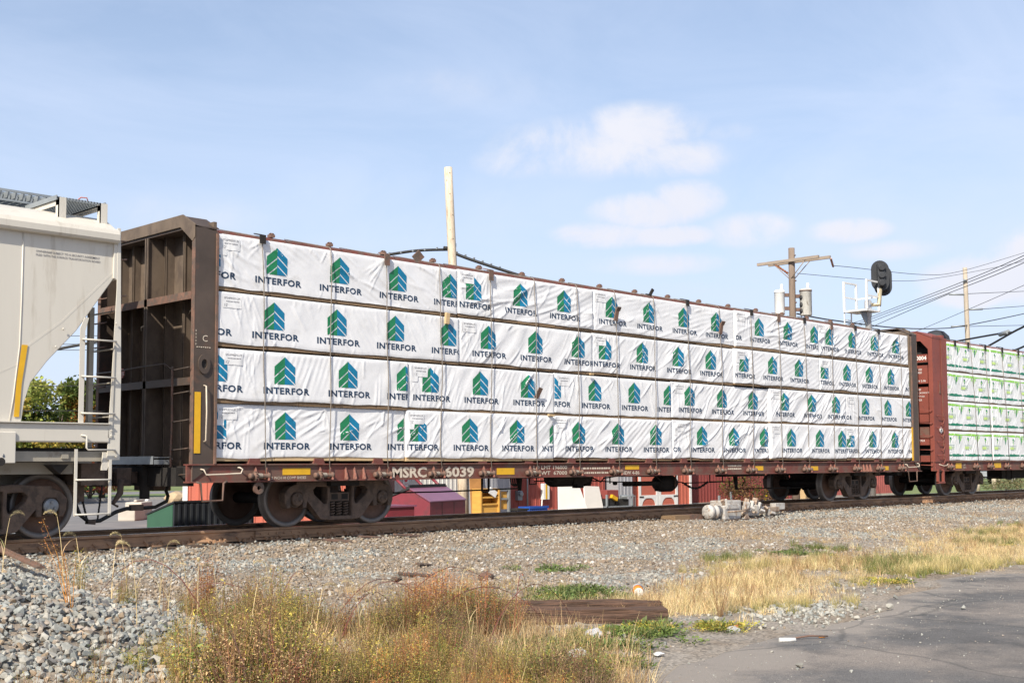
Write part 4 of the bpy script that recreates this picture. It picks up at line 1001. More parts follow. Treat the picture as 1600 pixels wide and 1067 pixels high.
gx = np.unique(np.concatenate([np.arange(-400, -20, 40), np.arange(-20, 1, 1.5), np.arange(1, 30, .16), np.arange(30, 60, .6), np.arange(60, 120, 6), np.arange(120, 1201, 90)]))
gy = np.unique(np.concatenate([np.arange(-300, -10, 40), np.arange(-10, 4, 1.5), np.arange(4, 17, .14), np.arange(17, 26, .5), np.arange(26, 70, 4), np.arange(70, 1201, 90)]))
GROUND = ground_mat()
sheet('ground', gx, gy, gh, GROUND)

# asphalt, worn pale along its ragged edge
def asphalt_mat():
    m = mat('worn_asphalt', (.095, .090, .086), .9, var=.35, scale=1.2, col2=(.20, .172, .148), thr=(.45, .62), scale2=.55, bump=.7, bscale=120, detail=9)
    nt = m.node_tree; N = nt.nodes; L = nt.links; b = N['Principled BSDF']; src = b.inputs['Base Color'].links[0].from_socket
    tc = N.new('ShaderNodeTexCoord'); v = N.new('ShaderNodeTexNoise'); v.inputs['Scale'].default_value = 95; v.inputs['Detail'].default_value = 4; v.inputs['Roughness'].default_value = .8; L.new(tc.outputs['Object'], v.inputs['Vector'])
    mr = N.new('ShaderNodeMapRange'); L.new(v.outputs['Fac'], mr.inputs['Value']); mr.inputs['From Min'].default_value = .3; mr.inputs['From Max'].default_value = .7; mr.inputs['To Min'].default_value = .45; mr.inputs['To Max'].default_value = 1.75
    hs = N.new('ShaderNodeHueSaturation'); L.new(src, hs.inputs['Color']); L.new(mr.outputs['Result'], hs.inputs['Value']); L.new(hs.outputs[0], b.inputs['Base Color'])
    # dusting of pale grit towards the edge of the sheet
    at = N.new('ShaderNodeAttribute'); at.attribute_name = 'dust'
    n2 = N.new('ShaderNodeTexNoise'); n2.inputs['Scale'].default_value = 1.1; n2.inputs['Detail'].default_value = 8; n2.inputs['Roughness'].default_value = .7; L.new(tc.outputs['Object'], n2.inputs['Vector'])
    ad = N.new('ShaderNodeMath'); ad.operation = 'ADD'; L.new(at.outputs['Fac'], ad.inputs[0]); L.new(n2.outputs['Fac'], ad.inputs[1])
    m2 = N.new('ShaderNodeMapRange'); L.new(ad.outputs[0], m2.inputs['Value']); m2.inputs['From Min'].default_value = .92; m2.inputs['From Max'].default_value = 1.12
    mx = N.new('ShaderNodeMixRGB'); L.new(m2.outputs['Result'], mx.inputs['Fac']); L.new(hs.outputs[0], mx.inputs[1]); mx.inputs[2].default_value = (.25, .22, .19, 1)
    # shrinkage cracks
    dn = N.new('ShaderNodeTexNoise'); dn.inputs['Scale'].default_value = .9; dn.inputs['Detail'].default_value = 6; L.new(tc.outputs['Object'], dn.inputs['Vector'])
    av = N.new('ShaderNodeMixRGB'); av.inputs['Fac'].default_value = .35; L.new(tc.outputs['Object'], av.inputs[1]); L.new(dn.outputs['Color'], av.inputs[2])
    cv = N.new('ShaderNodeTexVoronoi'); cv.feature = 'DISTANCE_TO_EDGE'; cv.inputs['Scale'].default_value = .42; L.new(av.outputs[0], cv.inputs['Vector'])
    cm = N.new('ShaderNodeMapRange'); L.new(cv.outputs['Distance'], cm.inputs['Value']); cm.inputs['From Min'].default_value = .003; cm.inputs['From Max'].default_value = .008; cm.inputs['To Min'].default_value = .4; cm.inputs['To Max'].default_value = 0
    cx = N.new('ShaderNodeMixRGB'); L.new(cm.outputs['Result'], cx.inputs['Fac']); L.new(mx.outputs[0], cx.inputs[1]); cx.inputs[2].default_value = (.03, .033, .032, 1)
    L.new(cx.outputs[0], b.inputs['Base Color']); return m
def road():
    xs = np.unique(np.concatenate([np.arange(-60, 0, 4), np.arange(0, 34, .25), np.arange(34, 140, 4)])); n = 46
    vs, fs, du = [], [], []
    for i, x in enumerate(xs):
        e = float(asph_edge(x)) + .55*(fbm(np.array([x*.7]), np.array([3.]), 5, 4)[0]-.5)
        for j in range(n):
            t = j/(n-1); y = e - 30*t**2.2
            vs.append((x, y, float(gh(x, y))*0 - .496 + (.018*min(1, t*14)) ))
            d = e-y; du.append(max(0, .62-d*.26))
    for i in range(len(xs)-1):
        for j in range(n-1): a = i*n+j; fs.append((a, a+1, a+n+1, a+n))
    fs = [f[::-1] for f in fs]
    me = bpy.data.meshes.new('asphalt'); me.from_pydata(vs, [], fs); me.materials.append(asphalt_mat())
    at = me.attributes.new('dust', 'FLOAT', 'POINT'); at.data.foreach_set('value', du)
    o = bpy.data.objects.new('asphalt', me); COL.objects.link(o); o['kind'] = 'structure'
road()

# ---------------- track
trk = empty('railway_track', (20, YC, -.2), 'near track of two rusty rails on dark sleepers under the train', 'railway track')
RP = [(-.035, 0), (.035, 0), (.037, -.035), (.012, -.05), (.009, -.135), (.075, -.168), (.075, -.185), (-.075, -.185), (-.075, -.168), (-.009, -.135), (-.012, -.05), (-.037, -.035)]
for y in (16.85, 18.35):
    for k, (xa, xb) in enumerate(((-30, 11.62), (11.628, 120))):
        mb = MB(); mb.prism([(y+a, b) for a, b in RP], 'x', xa, xb)
        mb.box(xa, xb, y-.033, y+.033, -.0005, .0012, 1)
        mb.build('rail', [M['railsteel'], M['railhead']], trk)
mb = MB()
mb.box(11.15, 12.10, 16.80, 16.83, -.14, -.045)
for k in range(6): mb.cyl((11.25+k*.15, 16.80, -.09), .016, -.025, 0, 'y', 6)
mb.build('joint_bar', [M['railsteel']], trk)
sl = MB(); sl.box(-.115, .115, -1.30, 1.30, -.18, 0); slm = sl.mesh('sleeper', [M['sleeper']])
tp = MB()
for y in (0,):
    tp.box(-.09, .09, y-.17, y+.17, 0, .018)
    for sx in (-1, 1):
        for s2 in (-1, 1): tp.box(sx*.05-.014, sx*.05+.014, y+s2*.098-.018, y+s2*.098+.014, .018, .052)
    for sx in (-1, 1): tp.prism([(y-.11, .0), (y-.02, .035), (y-.02, .085), (y-.05, .07), (y-.12, .04)], 'x', sx*.14-.016, sx*.14+.016)
tpm = tp.mesh('tie_plate', [M['railsteel']])
r = random.Random(8); x = 4.0
while x < 75:
    s = link_mesh('sleeper', slm, trk, (x-20, r.uniform(-.06, .06), r.uniform(.0, .012)), (0, 0, r.uniform(-.02, .02)))
    [link_mesh('tie_plate', tpm, s, (0, q-s.location.y, 0)) for q in (-.75, .75)]; x += .53 + r.uniform(-.03, .03)

# ---------------- loose stone
def stone_protos(n, seed, m, flatten=.75):
    out = []; r = random.Random(seed)
    for i in range(n):
        bm = bmesh.new()
        for k in range(13):
            v = Vector((r.gauss(0, 1), r.gauss(0, 1), r.gauss(0, 1))).normalized()*r.uniform(.75, 1.0)
            bm.verts.new((v.x*.5, v.y*.5*r.uniform(.7, 1), v.z*.5*flatten))
        q = bmesh.ops.convex_hull(bm, input=bm.verts[:])
        bmesh.ops.delete(bm, geom=[v for v in bm.verts if not v.link_faces], context='VERTS')
        me = bpy.data.meshes.new('stone'); bm.to_mesh(me); bm.free(); me.materials.append(m[i % len(m)])
        out.append(me)
    return out
def scatter(name, label, cat, pts, rots, scales, idx, protos):
    """one object of many small pieces (nobody could count them)"""
    pc = bpy.data.collections.new(name+'_pieces')
    for i, me in enumerate(protos):
        o = bpy.data.objects.new('%s_piece_%02d' % (name, i), me); pc.objects.link(o)
    me = bpy.data.meshes.new(name); me.from_pydata([tuple(p) for p in pts], [], [])
    a = me.attributes.new('rot', 'FLOAT_VECTOR', 'POINT'); a.data.foreach_set('vector', np.asarray(rots, float).ravel())
    a = me.attributes.new('scl', 'FLOAT_VECTOR', 'POINT'); s = np.asarray(scales, float); s = np.repeat(s[:, None], 3, 1) if s.ndim == 1 else s; a.data.foreach_set('vector', s.ravel())
    a = me.attributes.new('idx', 'INT', 'POINT'); a.data.foreach_set('value', np.asarray(idx, np.int32))
    o = bpy.data.objects.new(name, me); COL.objects.link(o); tag(o, label, cat, kind='stuff')
    ng = bpy.data.node_groups.new(name, 'GeometryNodeTree'); ng.interface.new_socket('Geometry', in_out='INPUT', socket_type='NodeSocketGeometry'); ng.interface.new_socket('Geometry', in_out='OUTPUT', socket_type='NodeSocketGeometry')
    N, L = ng.nodes, ng.links
    gi = N.new('NodeGroupInput'); go = N.new('NodeGroupOutput'); ip = N.new('GeometryNodeInstanceOnPoints'); ci = N.new('GeometryNodeCollectionInfo')
    ci.inputs['Collection'].default_value = pc; ci.inputs['Separate Children'].default_value = True; ci.inputs['Reset Children'].default_value = True
    def na(n, t):
        q = N.new('GeometryNodeInputNamedAttribute'); q.data_type = t; q.inputs['Name'].default_value = n; return q.outputs[0]
    e2r = N.new('FunctionNodeEulerToRotation')
    L.new(na('rot', 'FLOAT_VECTOR'), e2r.inputs[0]); L.new(e2r.outputs[0], ip.inputs['Rotation']); L.new(na('scl', 'FLOAT_VECTOR'), ip.inputs['Scale']); L.new(na('idx', 'INT'), ip.inputs['Instance Index'])
    ip.inputs['Pick Instance'].default_value = True
    L.new(gi.outputs[0], ip.inputs['Points']); L.new(ci.outputs[0], ip.inputs['Instance']); L.new(ip.outputs[0], go.inputs[0])
    md = o.modifiers.new('scatter', 'NODES'); md.node_group = ng
    return o
def stone_mat(name, c, c2): return mat(name, c, .9, var=.22, scale=1.5, col2=c2, thr=(.5, .7), rand=.32, bump=.15, bscale=6)
SG = [stone_mat('grey_stone', (.25, .25, .228), (.33, .325, .295)), stone_mat('cool_grey_stone', (.215, .225, .212), (.30, .305, .285)), stone_mat('pale_stone', (.335, .318, .275), (.25, .242, .215)), stone_mat('brown_stone', (.27, .225, .18), (.33, .29, .25)), stone_mat('tan_stone', (.34, .255, .17), (.28, .24, .2)), stone_mat('dark_stone', (.15, .145, .14), (.22, .21, .2))]
BR = [stone_mat('dusty_stone', (.255, .20, .14), (.31, .265, .21)), stone_mat('dusty_tan_stone', (.28, .215, .15), (.22, .185, .15)), stone_mat('dusty_grey_stone', (.25, .22, .185), (.32, .29, .25)), stone_mat('chalky_stone', (.42, .395, .36), (.34, .31, .28)), stone_mat('brown_clod', (.17, .125, .09), (.21, .16, .12))]
PS = stone_protos(12, 4, [SG[0], SG[1], SG[2], SG[0], SG[1], SG[2], SG[0], SG[5], SG[1], SG[2], SG[3], SG[4]])
PB = stone_protos(10, 9, [BR[0], BR[1], BR[2], BR[0], BR[1], BR[2], BR[0], BR[4], BR[2], BR[3]], .65)
R = np.random.RandomState(11)
def rot(n): return np.stack([R.uniform(-.9, .9, n), R.uniform(-.9, .9, n), R.uniform(0, 2*PI, n)], 1)
# the heap of clean ballast at the left
n = 38000
a = R.uniform(0, 2*PI, n); q = np.sqrt(R.uniform(0, 1, n))*3.9
X = MOUND[0]+q*np.cos(a)*1.0+.3; Y = MOUND[1]+q*np.sin(a)*1.0
k = (gh(X, Y)-np.interp(Y, [5, 9, 12.5, 14.8, 16], [-.5, -.49, -.42, -.33, -.235]) > .012+R.uniform(-.05, .03, n)) & (Y > 5) & (Y < 14.6); X, Y = X[k], Y[k]; n = len(X)
sc = np.clip(R.lognormal(math.log(.056), .32, n), .028, .12)
scatter('ballast_heap', 'heap of clean grey ballast stones at the left edge', 'ballast stones', np.stack([X, Y, gh(X, Y)+sc*.18+R.uniform(-.01, .02, n)], 1), rot(n), sc, R.randint(0, 12, n), PS)
# ballast shoulder along the track
n = 60000
X = 5.0+R.uniform(0, 1, n)**1.35*56; Y = R.uniform(14.2, 16.72, n)
dens = np.clip(1.1-np.abs(Y-15.75)/1.5, .15, 1)*np.clip((fbm(X*.35, Y*.6, 21, 3)-.15)*2.2, .25, 1); k = R.uniform(0, 1, n) < dens; X, Y = X[k], Y[k]; n = len(X)
sc = np.clip(R.lognormal(math.log(.050), .3, n), .025, .10)
clean = (fbm(X*.25, Y*1.1, 33, 3) > np.interp(X, [5, 11, 14, 26], [.30, .42, .56, .55])) | (Y > 16.35)
scatter('ballast_shoulder', 'grey and brown ballast stones along the near rail', 'ballast stones', np.stack([X, Y, gh(X, Y)+sc*.15+R.uniform(-.012, .012, n)], 1), rot(n), sc, np.where(clean, R.randint(0, 12, n), 12+R.randint(0, 10, n)), PS+PB)
n = 9000
X = R.uniform(5, 60, n); Y = R.uniform(16.95, 19.4, n); sc = np.clip(R.lognormal(math.log(.05), .3, n), .025, .09)
scatter('track_ballast', 'ballast stones between and behind the rails', 'ballast stones', np.stack([X, Y, gh(X, Y)+sc*.1], 1), rot(n), sc, R.randint(0, 12, n), PS)
# thin gravel over the dirt strip
n = 150000
X = 4.5+R.uniform(0, 1, n)**1.5*44; lo = asph_edge(X)+.25; Y = lo+(14.9-lo)*R.uniform(0, 1, n)
patch = fbm(X*.5, Y*.7, 41, 4); dens = np.interp(Y-lo, [0, .8, 2.0, 4.5, 7], [.10, .18, .45, .9, 1.0])*np.clip((patch-.26)*3.2, .22, 1); k = R.uniform(0, 1, n) < dens; X, Y = X[k], Y[k]; n = len(X)
sc = np.clip(R.lognormal(math.log(.037), .40, n), .014, .10)
clean = fbm(X*.4, Y*.7, 53, 3) > .58
scatter('gravel', 'thin brown and grey gravel scattered over the dirt strip', 'gravel', np.stack([X, Y, gh(X, Y)+sc*.12], 1), rot(n), sc, np.where(clean, R.randint(0, 12, n), 12+R.randint(0, 10, n)), PS+PB)
# pale stones spilled by the edge of the road, grit on the asphalt
n = 560
X = R.normal(10.9, .55, n); Y = asph_edge(X)+R.normal(.55, .30, n); sc = np.clip(R.lognormal(math.log(.042), .35, n), .018, .10)
scatter('spilled_stones', 'pale stones spilled beside the dry grass at the road edge', 'stones', np.stack([X, Y, np.maximum(gh(X, Y), -.496)+sc*.2], 1), rot(n), sc, R.choice([0, 2, 5, 9, 2, 4], n), PS)
n = 3000
X = R.uniform(5.5, 26, n); Y = asph_edge(X)-np.abs(R.normal(0, 1.5, n)); sc = np.clip(R.lognormal(math.log(.009), .5, n), .005, .045)
scatter('road_grit', 'pale grit on the worn asphalt', 'grit', np.stack([X, Y, np.full(n, -.478)+sc*.15], 1), rot(n), sc, R.choice([0, 10, 3, 3, 5], n), PS)
# ================================================================== BEHIND THE TRAIN
GB = -.915
def flat_sheet(name, poly, z, m):
    me = bpy.data.meshes.new(name); me.from_pydata([(x, y, z) for x, y in poly], [], [tuple(range(len(poly)))]); me.materials.append(m)
    o = bpy.data.objects.new(name, me); COL.objects.link(o); o['kind'] = 'structure'; return o
M['lot'] = mat('parking_lot_asphalt', (.16, .155, .155), .9, var=.16, scale=.4, col2=(.21, .20, .19), thr=(.45, .65), scale2=.9)
M['grass'] = mat('lawn_green', (.12, .17, .045), .95, var=.35, scale=1.5, col2=(.20, .19, .07), thr=(.45, .65), scale2=.6, bump=.6, bscale=8)
flat_sheet('parking_lot', [(-60, 25), (62, 25), (62, 62), (-60, 62)], GB+.012, M['lot'])
flat_sheet('lawn', [(-60, 62), (62, 62), (62, 26), (300, 26), (300, 74), (-60, 74)], GB+.010, M['grass'])
flat_sheet('road', [(-60, 74), (300, 74), (300, 81), (-60, 81)], GB+.014, M['lot'])
flat_sheet('meadow', [(-300, 81), (900, 81), (900, 900), (-300, 900)], GB+.018, M['grass'])
mb = MB(); mb.box(-60, 62, 61.9, 62.05, GB, GB+.15); o = mb.build('kerb', [flat('kerb_concrete', (.36, .34, .31), .9)]); o['kind'] = 'structure'

def ribbed_wall(mb, x0, x1, y, z0, z1, pitch=.23, dep=.02, m=0):
    """vertical ribbed sheet facing -Y"""
    x = x0; vs = []
    while x < x1-1e-6:
        for dx, d in ((0, 0), (pitch*.62, 0), (pitch*.72, -dep), (pitch*.90, -dep)):
            if x+dx < x1: vs.append((x+dx, y+d))
        x += pitch
    vs.append((x1, y))
    V = [(a, b, z0) for a, b in vs]+[(a, b, z1) for a, b in vs]; n = len(vs)
    mb.add(V, [(i, i+1, n+i+1, n+i) for i in range(n-1)], m)
def building(name, label, x0, x1, y0, y1, h, mw, mr, rise=1.0, ribs=.23, trim=None, cat='building', turn=None):
    b = empty(name, ((x0+x1)/2, (y0+y1)/2, GB), label, cat)
    mb = MB(); ribbed_wall(mb, x0, x1, y0-.002, GB, h, ribs, .02)
    mb.box(x0, x1, y0, y1, GB, h)
    ym = (y0+y1)/2
    mb.prism([(y0, h), (y1, h), (ym, h+rise)], 'x', x0, x1); mb.build('wall', [mw], b)
    mb = MB(); e = .25; sl = rise/(ym-y0)
    mb.prism([(y0-e, h-e*sl), (ym, h+rise), (y1+e, h-e*sl), (y1+e, h-e*sl+.10), (ym, h+rise+.10), (y0-e, h-e*sl+.10)], 'x', x0-.2, x1+.2); mb.build('roof', [mr], b)
    if trim:
        for x in trim: MB().box(x-.07, x+.07, y0-.045, y0+.02, GB, h-.02).build('corner_trim', [M['white']], b)
    MB().box(x0+.01, x1-.01, y0-.035, y0-.022, GB, GB+.16).build('plinth', [mat('concrete_plinth', (.40, .35, .29), .9)], b)
    if turn:        # swing the whole building about its left front corner
        c, s = math.cos(turn), math.sin(turn); dx, dy = (x1-x0)/2, (y1-y0)/2
        b.location.x = x0+dx*c-dy*s; b.location.y = y0+dx*s+dy*c; b.rotation_euler.z = turn
    return b
roofm = flat('grey_roof', (.18, .18, .19), .7)
salmon = mat('salmon_ribbed_metal', (.46, .12, .075), .55, var=.10, scale=.8); barnred = mat('barn_red_boards', (.31, .065, .047), .65, var=.12, scale=.9); dark_or_shaded_red = mat('dark_and_shaded_red_boards', (.235, .048, .040), .7, var=.12, scale=.9)  # the darkest red also paints the shade of one barn wall
whitesid = mat('white_siding', (.62, .60, .56), .7, var=.08, scale=1); greysid = mat('grey_metal_siding', (.36, .36, .38), .5, .2, var=.12, scale=1.2)
building('metal_building', 'salmon red ribbed metal building with white corner, behind the left bogie', 18.75, 24.55, 32, 40, 2.2, salmon, roofm, trim=[18.8], rise=.8, turn=-.62)
b = building('white_building', 'low white sided building behind the maroon dumpsters', 26.4, 29.5, 31.6, 38, 2.3, whitesid, roofm, ribs=.2, rise=.8)
mb = MB(); mb.box(26.72, 26.98, 31.55, 31.57, .25, .62); mb.build('wall_notice', [M['white']], b)
mb = MB(); mb.cyl((26.85, 31.549, .48), .075, -.004, 0, 'y', 14); mb.build('notice_print', [flat('red_print', (.55, .05, .07))], b)
mb = MB(); add_text(mb, 'NO', 26.80, 31.548, .30, .08); mb.build('notice_print', [flat('red_ink', (.5, .06, .07))], b)
building('metal_shed', 'grey metal shed between the white building and the red barn', 30.03, 31.48, 31.2, 35, 2.2, greysid, roofm, ribs=.3, rise=.4, cat='shed')
b = building('red_barn', 'red boarded barn with white corner trim behind the middle of the car', 31.6, 37.9, 32.2, 41, 2.6, barnred, roofm, trim=[32.0])
MB().box(31.6, 31.9, 32.1, 32.17, GB, 2.5).build('door_panel', [dark_or_shaded_red], b)
# electrical gear on the barn wall
mb = MB(); mb.box(28.8+5.3, 34.45, 32.03, 32.17, -.36, .25); b1 = mb.build('electrical_box', [M['white']], b, bevel=.01)
MB().box(34.22, 34.32, 32.022, 32.029, -.34, .22).build('box_label', [M['yellow']], b)
mb = MB(); mb.tube([(34.1, 32.1, -.37), (34.08, 32.1, -.6), (33.9, 32.1, -.72), (33.2, 32.1, -.75)], .025, 6); mb.build('conduit', [M['white']], b)
mb = MB(); mb.box(32.72, 32.95, 32.02, 32.17, -.35, 0.0); mb.lathe([(.09, 0), (.09, -.08), (.06, -.1)], (32.83, 32.02, -.12), 'y', 14); mb.build('electric_meter', [M['galvgrey']], b)
MB().tube([(33.3, 32.1, 1.5), (33.3, 32.1, -.9)], .03, 6).build('conduit', [M['galvgrey']], b)
building('metal_shed', 'narrow grey metal shed beside the barn with the white framed doors', 38.15, 39.05, 31.7, 35, 2.1, greysid, roofm, ribs=.22, rise=.4, cat='shed')
b = building('door_barn', 'red barn with white framed double doors', 39.15, 43.45, 32, 40, 2.6, salmon, roofm, trim=[43.35])
for x0, x1 in ((39.72, 41.02), (41.06, 42.36)):
    mb = MB(); mb.box(x0, x1, 31.93, 31.965, GB+.05, 1.6); dr = mb.build('door', [salmon], b)
    mb = MB()
    for a, c in ((x0, x0+.14), (x1-.14, x1)): mb.box(a, c, 31.90, 31.928, GB+.05, 1.6)
    for z in (-.44, 1.46, GB+.05): mb.box(x0+.14, x1-.14, 31.902, 31.928, z, z+.12)
    n = 8
    for s, xc in ((1, x0+.14), (-1, x1-.14)):       # rounded corner brackets under the middle rail
        pts = [(xc, -.44), (xc+s*.42, -.44)]+[(xc+s*(.42-.36*math.sin(i/n*PI/2)), -.44-.36*(1-math.cos(i/n*PI/2))) for i in range(n+1)]+[(xc, -.80)]
        mb.prism(pts, 'y', 31.905, 31.927)
    mb.build('door_frame', [M['white']], dr)
    hx = x0+.02 if x0 < 40 else x1-.30
    MB().box(hx, hx+.28, 31.885, 31.899, -.41, -.36).build('hinge', [M['under']], dr)
building('red_barn', 'red boarded barn wall with its shade painted in darker red, behind the autumn bush', 43.6, 52.5, 32.6, 42, 2.8, dark_or_shaded_red, roofm)  # shade of a wall turned from the sun, put into the board colour
building('brick_outbuilding', 'low red outbuilding behind the right bogies', 58, 66.5, 34, 40, 1.2, mat('red_brick_paint', (.33, .09, .075), .8), roofm, rise=.4)
mb = MB(); mb.box(54.7, 56.6, 33.0, 34.0, GB, -.28)
for k in range(5): mb.box(54.7+k*.4, 54.7+k*.4+.3, 32.97, 33.0, GB+.05, -.3)
tag(mb.build('wooden_crate', [M['newlumber']], loc=(55.6, 33.5, GB)), 'pale wooden crate on the ground behind the right bogie', 'crate')

# dumpsters
def rotated(o, loc, az): o.location = loc; o.rotation_euler = (0, 0, az); return o
maroon = mat('maroon_paint', (.20, .030, .042), .5, var=.15, scale=1.5, col2=(.12, .035, .04), thr=(.5, .7), scale2=2.5); maroonroof_sky = mat('maroon_lid_sky_tinted', (.22, .08, .13), .3, var=.1)  # lid colour has a bluish sky reflection painted in
d = empty('dumpster', (0, 0, 0), 'maroon waste dumpster with a sloping roof and tube frame on top', 'dumpster')
t0 = [(0, GB), (0, -.01), (.60, .33), (1.50, .02), (1.50, GB)]
mb = MB(); mb.prism([(-a, b) for a, b in t0], 'x', 0, 2.06); mb.build('body', [maroon], d, world=False)
mb = MB(); mb.prism([(.02, 0.0), (-.60, .345), (-.60, .375), (.02, .03)], 'x', -.03, 2.09)
for x in (.7, 1.4): mb.box(x-.012, x+.012, -.35, -.33, .18, .22)
mb.build('lid', [maroonroof_sky], d, world=False)
MB().prism([(-.60, .35), (-1.53, .03), (-1.53, .06), (-.60, .42)], 'x', -.03, 2.09).build('lid', [M['black']], d, world=False)
MB().prism([(-.62, .36), (-.66, .36), (-.66, .46), (-.62, .46)], 'x', 0, 2.06).build('lid_edge', [M['black']], d, world=False)
for x in (.0, 1.05, 2.0): MB().tube([(x, -.72, .34), (x+.1, -1.1, .62)], .04, 6).build('frame_tube', [maroon], d, world=False)
MB().tube([(-.02, -1.1, .62), (2.2, -1.1, .62)], .04, 6).build('frame_tube', [maroon], d, world=False)
for x in (.68, 1.37): MB().box(x-.008, x+.008, -.005, .004, GB, -.02).build('panel_seam', [M['under']], d, world=False)
rotated(d, (21.6, 24.4, 0), math.atan2(.34, .94))
# profile runs back from the corner along +local y, so mirror the local y axis
for ch in d.children:
    for v in ch.data.vertices: v.co.y = -v.co.y
    ch.data.flip_normals()
d2 = empty('dumpster', (20.0, 23.9, 0), 'low flat maroon dumpster half hidden by the left bogie', 'dumpster')
MB().box(19.55, 20.45, 23.7, 24.6, GB, -.06).build('body', [maroon], d2); MB().box(19.5, 20.5, 23.66, 24.64, -.06, -.02).build('lid', [maroonroof_sky], d2)
d3 = empty('dumpster', (13.2, 22, GB), 'green dumpster with a black ribbed lid behind the left bogie', 'dumpster')
gd = mat('dumpster_green', (.035, .105, .06), .5, var=.1)
MB().prism([(21.52, GB+.05), (21.52, .28), (22.5, .03), (22.5, GB+.05)], 'x', 12.38, 14.2).build('body', [gd], d3)
mb = MB(); mb.box(12.385, 14.195, 21.46, 21.515, -.62, .285)
mb.prism([(21.44, .285), (21.44, .32), (22.53, .045), (22.53, .02)], 'x', 12.36, 14.22); mb.build('lid', [mat('black_plastic', (.022, .024, .027), .45)], d3)
x = 12.46
while x < 14.15: MB().box(x, x+.045, 21.435, 21.46, -.60, .26).build('lid_rib', [mat('black_plastic_rib', (.035, .038, .043), .4)] if x < 12.5 else [bpy.data.materials['black_plastic_rib']], d3); x += .135
for x in (12.5, 14.05): MB().box(x-.08, x+.08, 21.6, 21.76, GB, GB+.06).build('foot', [M['under']], d3)

# clutter along the barn wall
y = mat('yellow_plywood', (.62, .34, .075), .6, var=.15, scale=2, stretch=(1, 1, 4))
c = empty('cabinet', (27.4, 28.2, GB), 'yellow wooden cabinet with open shelves leaning by the barn', 'cabinet')
for a, b_ in ((26.92, 26.98), (27.72, 27.78)): MB().box(a, b_, 28.0, 28.4, GB, .22).build('side_board', [y], c)
for z in (.17, -.08, -.30): MB().box(26.98, 27.72, 28.02, 28.4, z, z+.05).build('shelf', [y], c)
MB().box(26.98, 27.72, 28.06, 28.1, GB+.02, -.30).build('door', [y], c); MB().box(26.98, 27.72, 28.36, 28.4, -.25, .17).build('back_board', [y], c)
MB().obox((27.45, 28.0, .10), (.34, .04, .2), (0, .5, 0)).build('paper_sheet', [M['paper']], c)
f = empty('steel_rack', (28.0, 28.2, GB), 'grey metal rack standing beside the yellow cabinet', 'rack')
for x in (27.84, 28.26): MB().box(x-.035, x+.035, 28.05, 28.12, GB, .20).build('post', [M['galvgrey']], f)
for z in (.15, -.15): MB().box(27.87, 28.23, 28.06, 28.11, z, z+.06).build('rail', [M['galvgrey']], f)
MB().box(27.88, 28.22, 28.13, 28.16, -.45, .12).build('panel', [y], f)
k = empty('storage_bin', (28.6, 28.0, GB), 'black plastic bin beside the blue crate', 'bin')
mb = MB(); mb.box(28.38, 28.85, 27.8, 28.2, GB, -.50); mb.build('body', [M['black']], k, bevel=.02); MB().box(28.35, 28.88, 27.77, 28.23, -.50, -.44).build('rim', [M['under']], k)
k = empty('plastic_crate', (29.4, 28.1, GB), 'bright blue plastic crate on the ground by the barn', 'crate')
bl = mat('blue_plastic', (.02, .085, .38), .45)
MB().box(29.0, 29.85, 27.85, 27.88, GB, -.40).build('side', [bl], k); MB().box(29.0, 29.85, 28.35, 28.38, GB, -.40).build('side', [bl], k); MB().box(29.0, 29.03, 27.88, 28.35, GB, -.40).build('side', [bl], k); MB().box(29.82, 29.85, 27.88, 28.35, GB, -.40).build('side', [bl], k)
MB().box(28.97, 29.88, 27.82, 27.85, -.46, -.38).build('rim', [bl], k); MB().box(29.03, 29.82, 27.88, 28.35, GB, GB+.04).build('base', [bl], k)
for x in np.arange(29.06, 29.8, .09): MB().box(x, x+.04, 27.835, 27.85, -.85, -.5).build('slat', [bl], k)
pw = mat('white_panel', (.70, .67, .62), .6, var=.08, scale=1)
def leaning(name, label, cat, pts, th, m):
    a, b_, c_, d_ = [Vector(p) for p in pts]; nrm = (b_-a).cross(d_-a).normalized()*th
    mb = MB(); mb.add([a, b_, c_, d_, a+nrm, b_+nrm, c_+nrm, d_+nrm], [(3, 2, 1, 0), (4, 5, 6, 7), (0, 1, 5, 4), (1, 2, 6, 5), (2, 3, 7, 6), (3, 0, 4, 7)]); return tag(mb.build(name, [m], loc=(a+c_)/2), label, cat)
leaning('panel_board', 'large white board leaning in a slanted trapezoid against the barn', 'board', [(29.0, 26.6, GB), (30.6, 26.6, GB), (30.75, 27.3, .28), (29.75, 27.3, .30)], .05, pw)
leaning('panel_board', 'upright white board right of the slanted one', 'board', [(30.65, 26.9, GB), (31.65, 26.9, GB), (31.60, 27.15, .22), (30.85, 27.15, .25)], .05, pw)
mb = MB()
for i in range(7): mb.obox((30.0+.1*i, 26.45, GB+.18+.04*math.sin(i*2)), (.5, .1, .05), (.1*i, .2*math.sin(i), .3*i))
tag(mb.build('scrap_pile', [pw], loc=(30.3, 26.45, GB)), 'low heap of pale scrap at the foot of the white boards', 'scrap')
j = empty('work_cart', (32.4, 27.2, GB), 'grey cart loaded with dark boxes right of the white boards', 'cart')
MB().box(31.75, 33.2, 26.9, 27.5, -.50, -.44).build('deck', [M['galvgrey']], j)
for x in (31.8, 33.15): MB().box(x-.03, x+.03, 26.9, 26.96, GB, -.05).build('post', [M['galvgrey']], j)
MB().tube([(32.6, 26.93, -.12), (33.3, 26.93, -.12), (33.3, 26.93, GB)], .03, 6).build('handle', [M['galvgrey']], j)
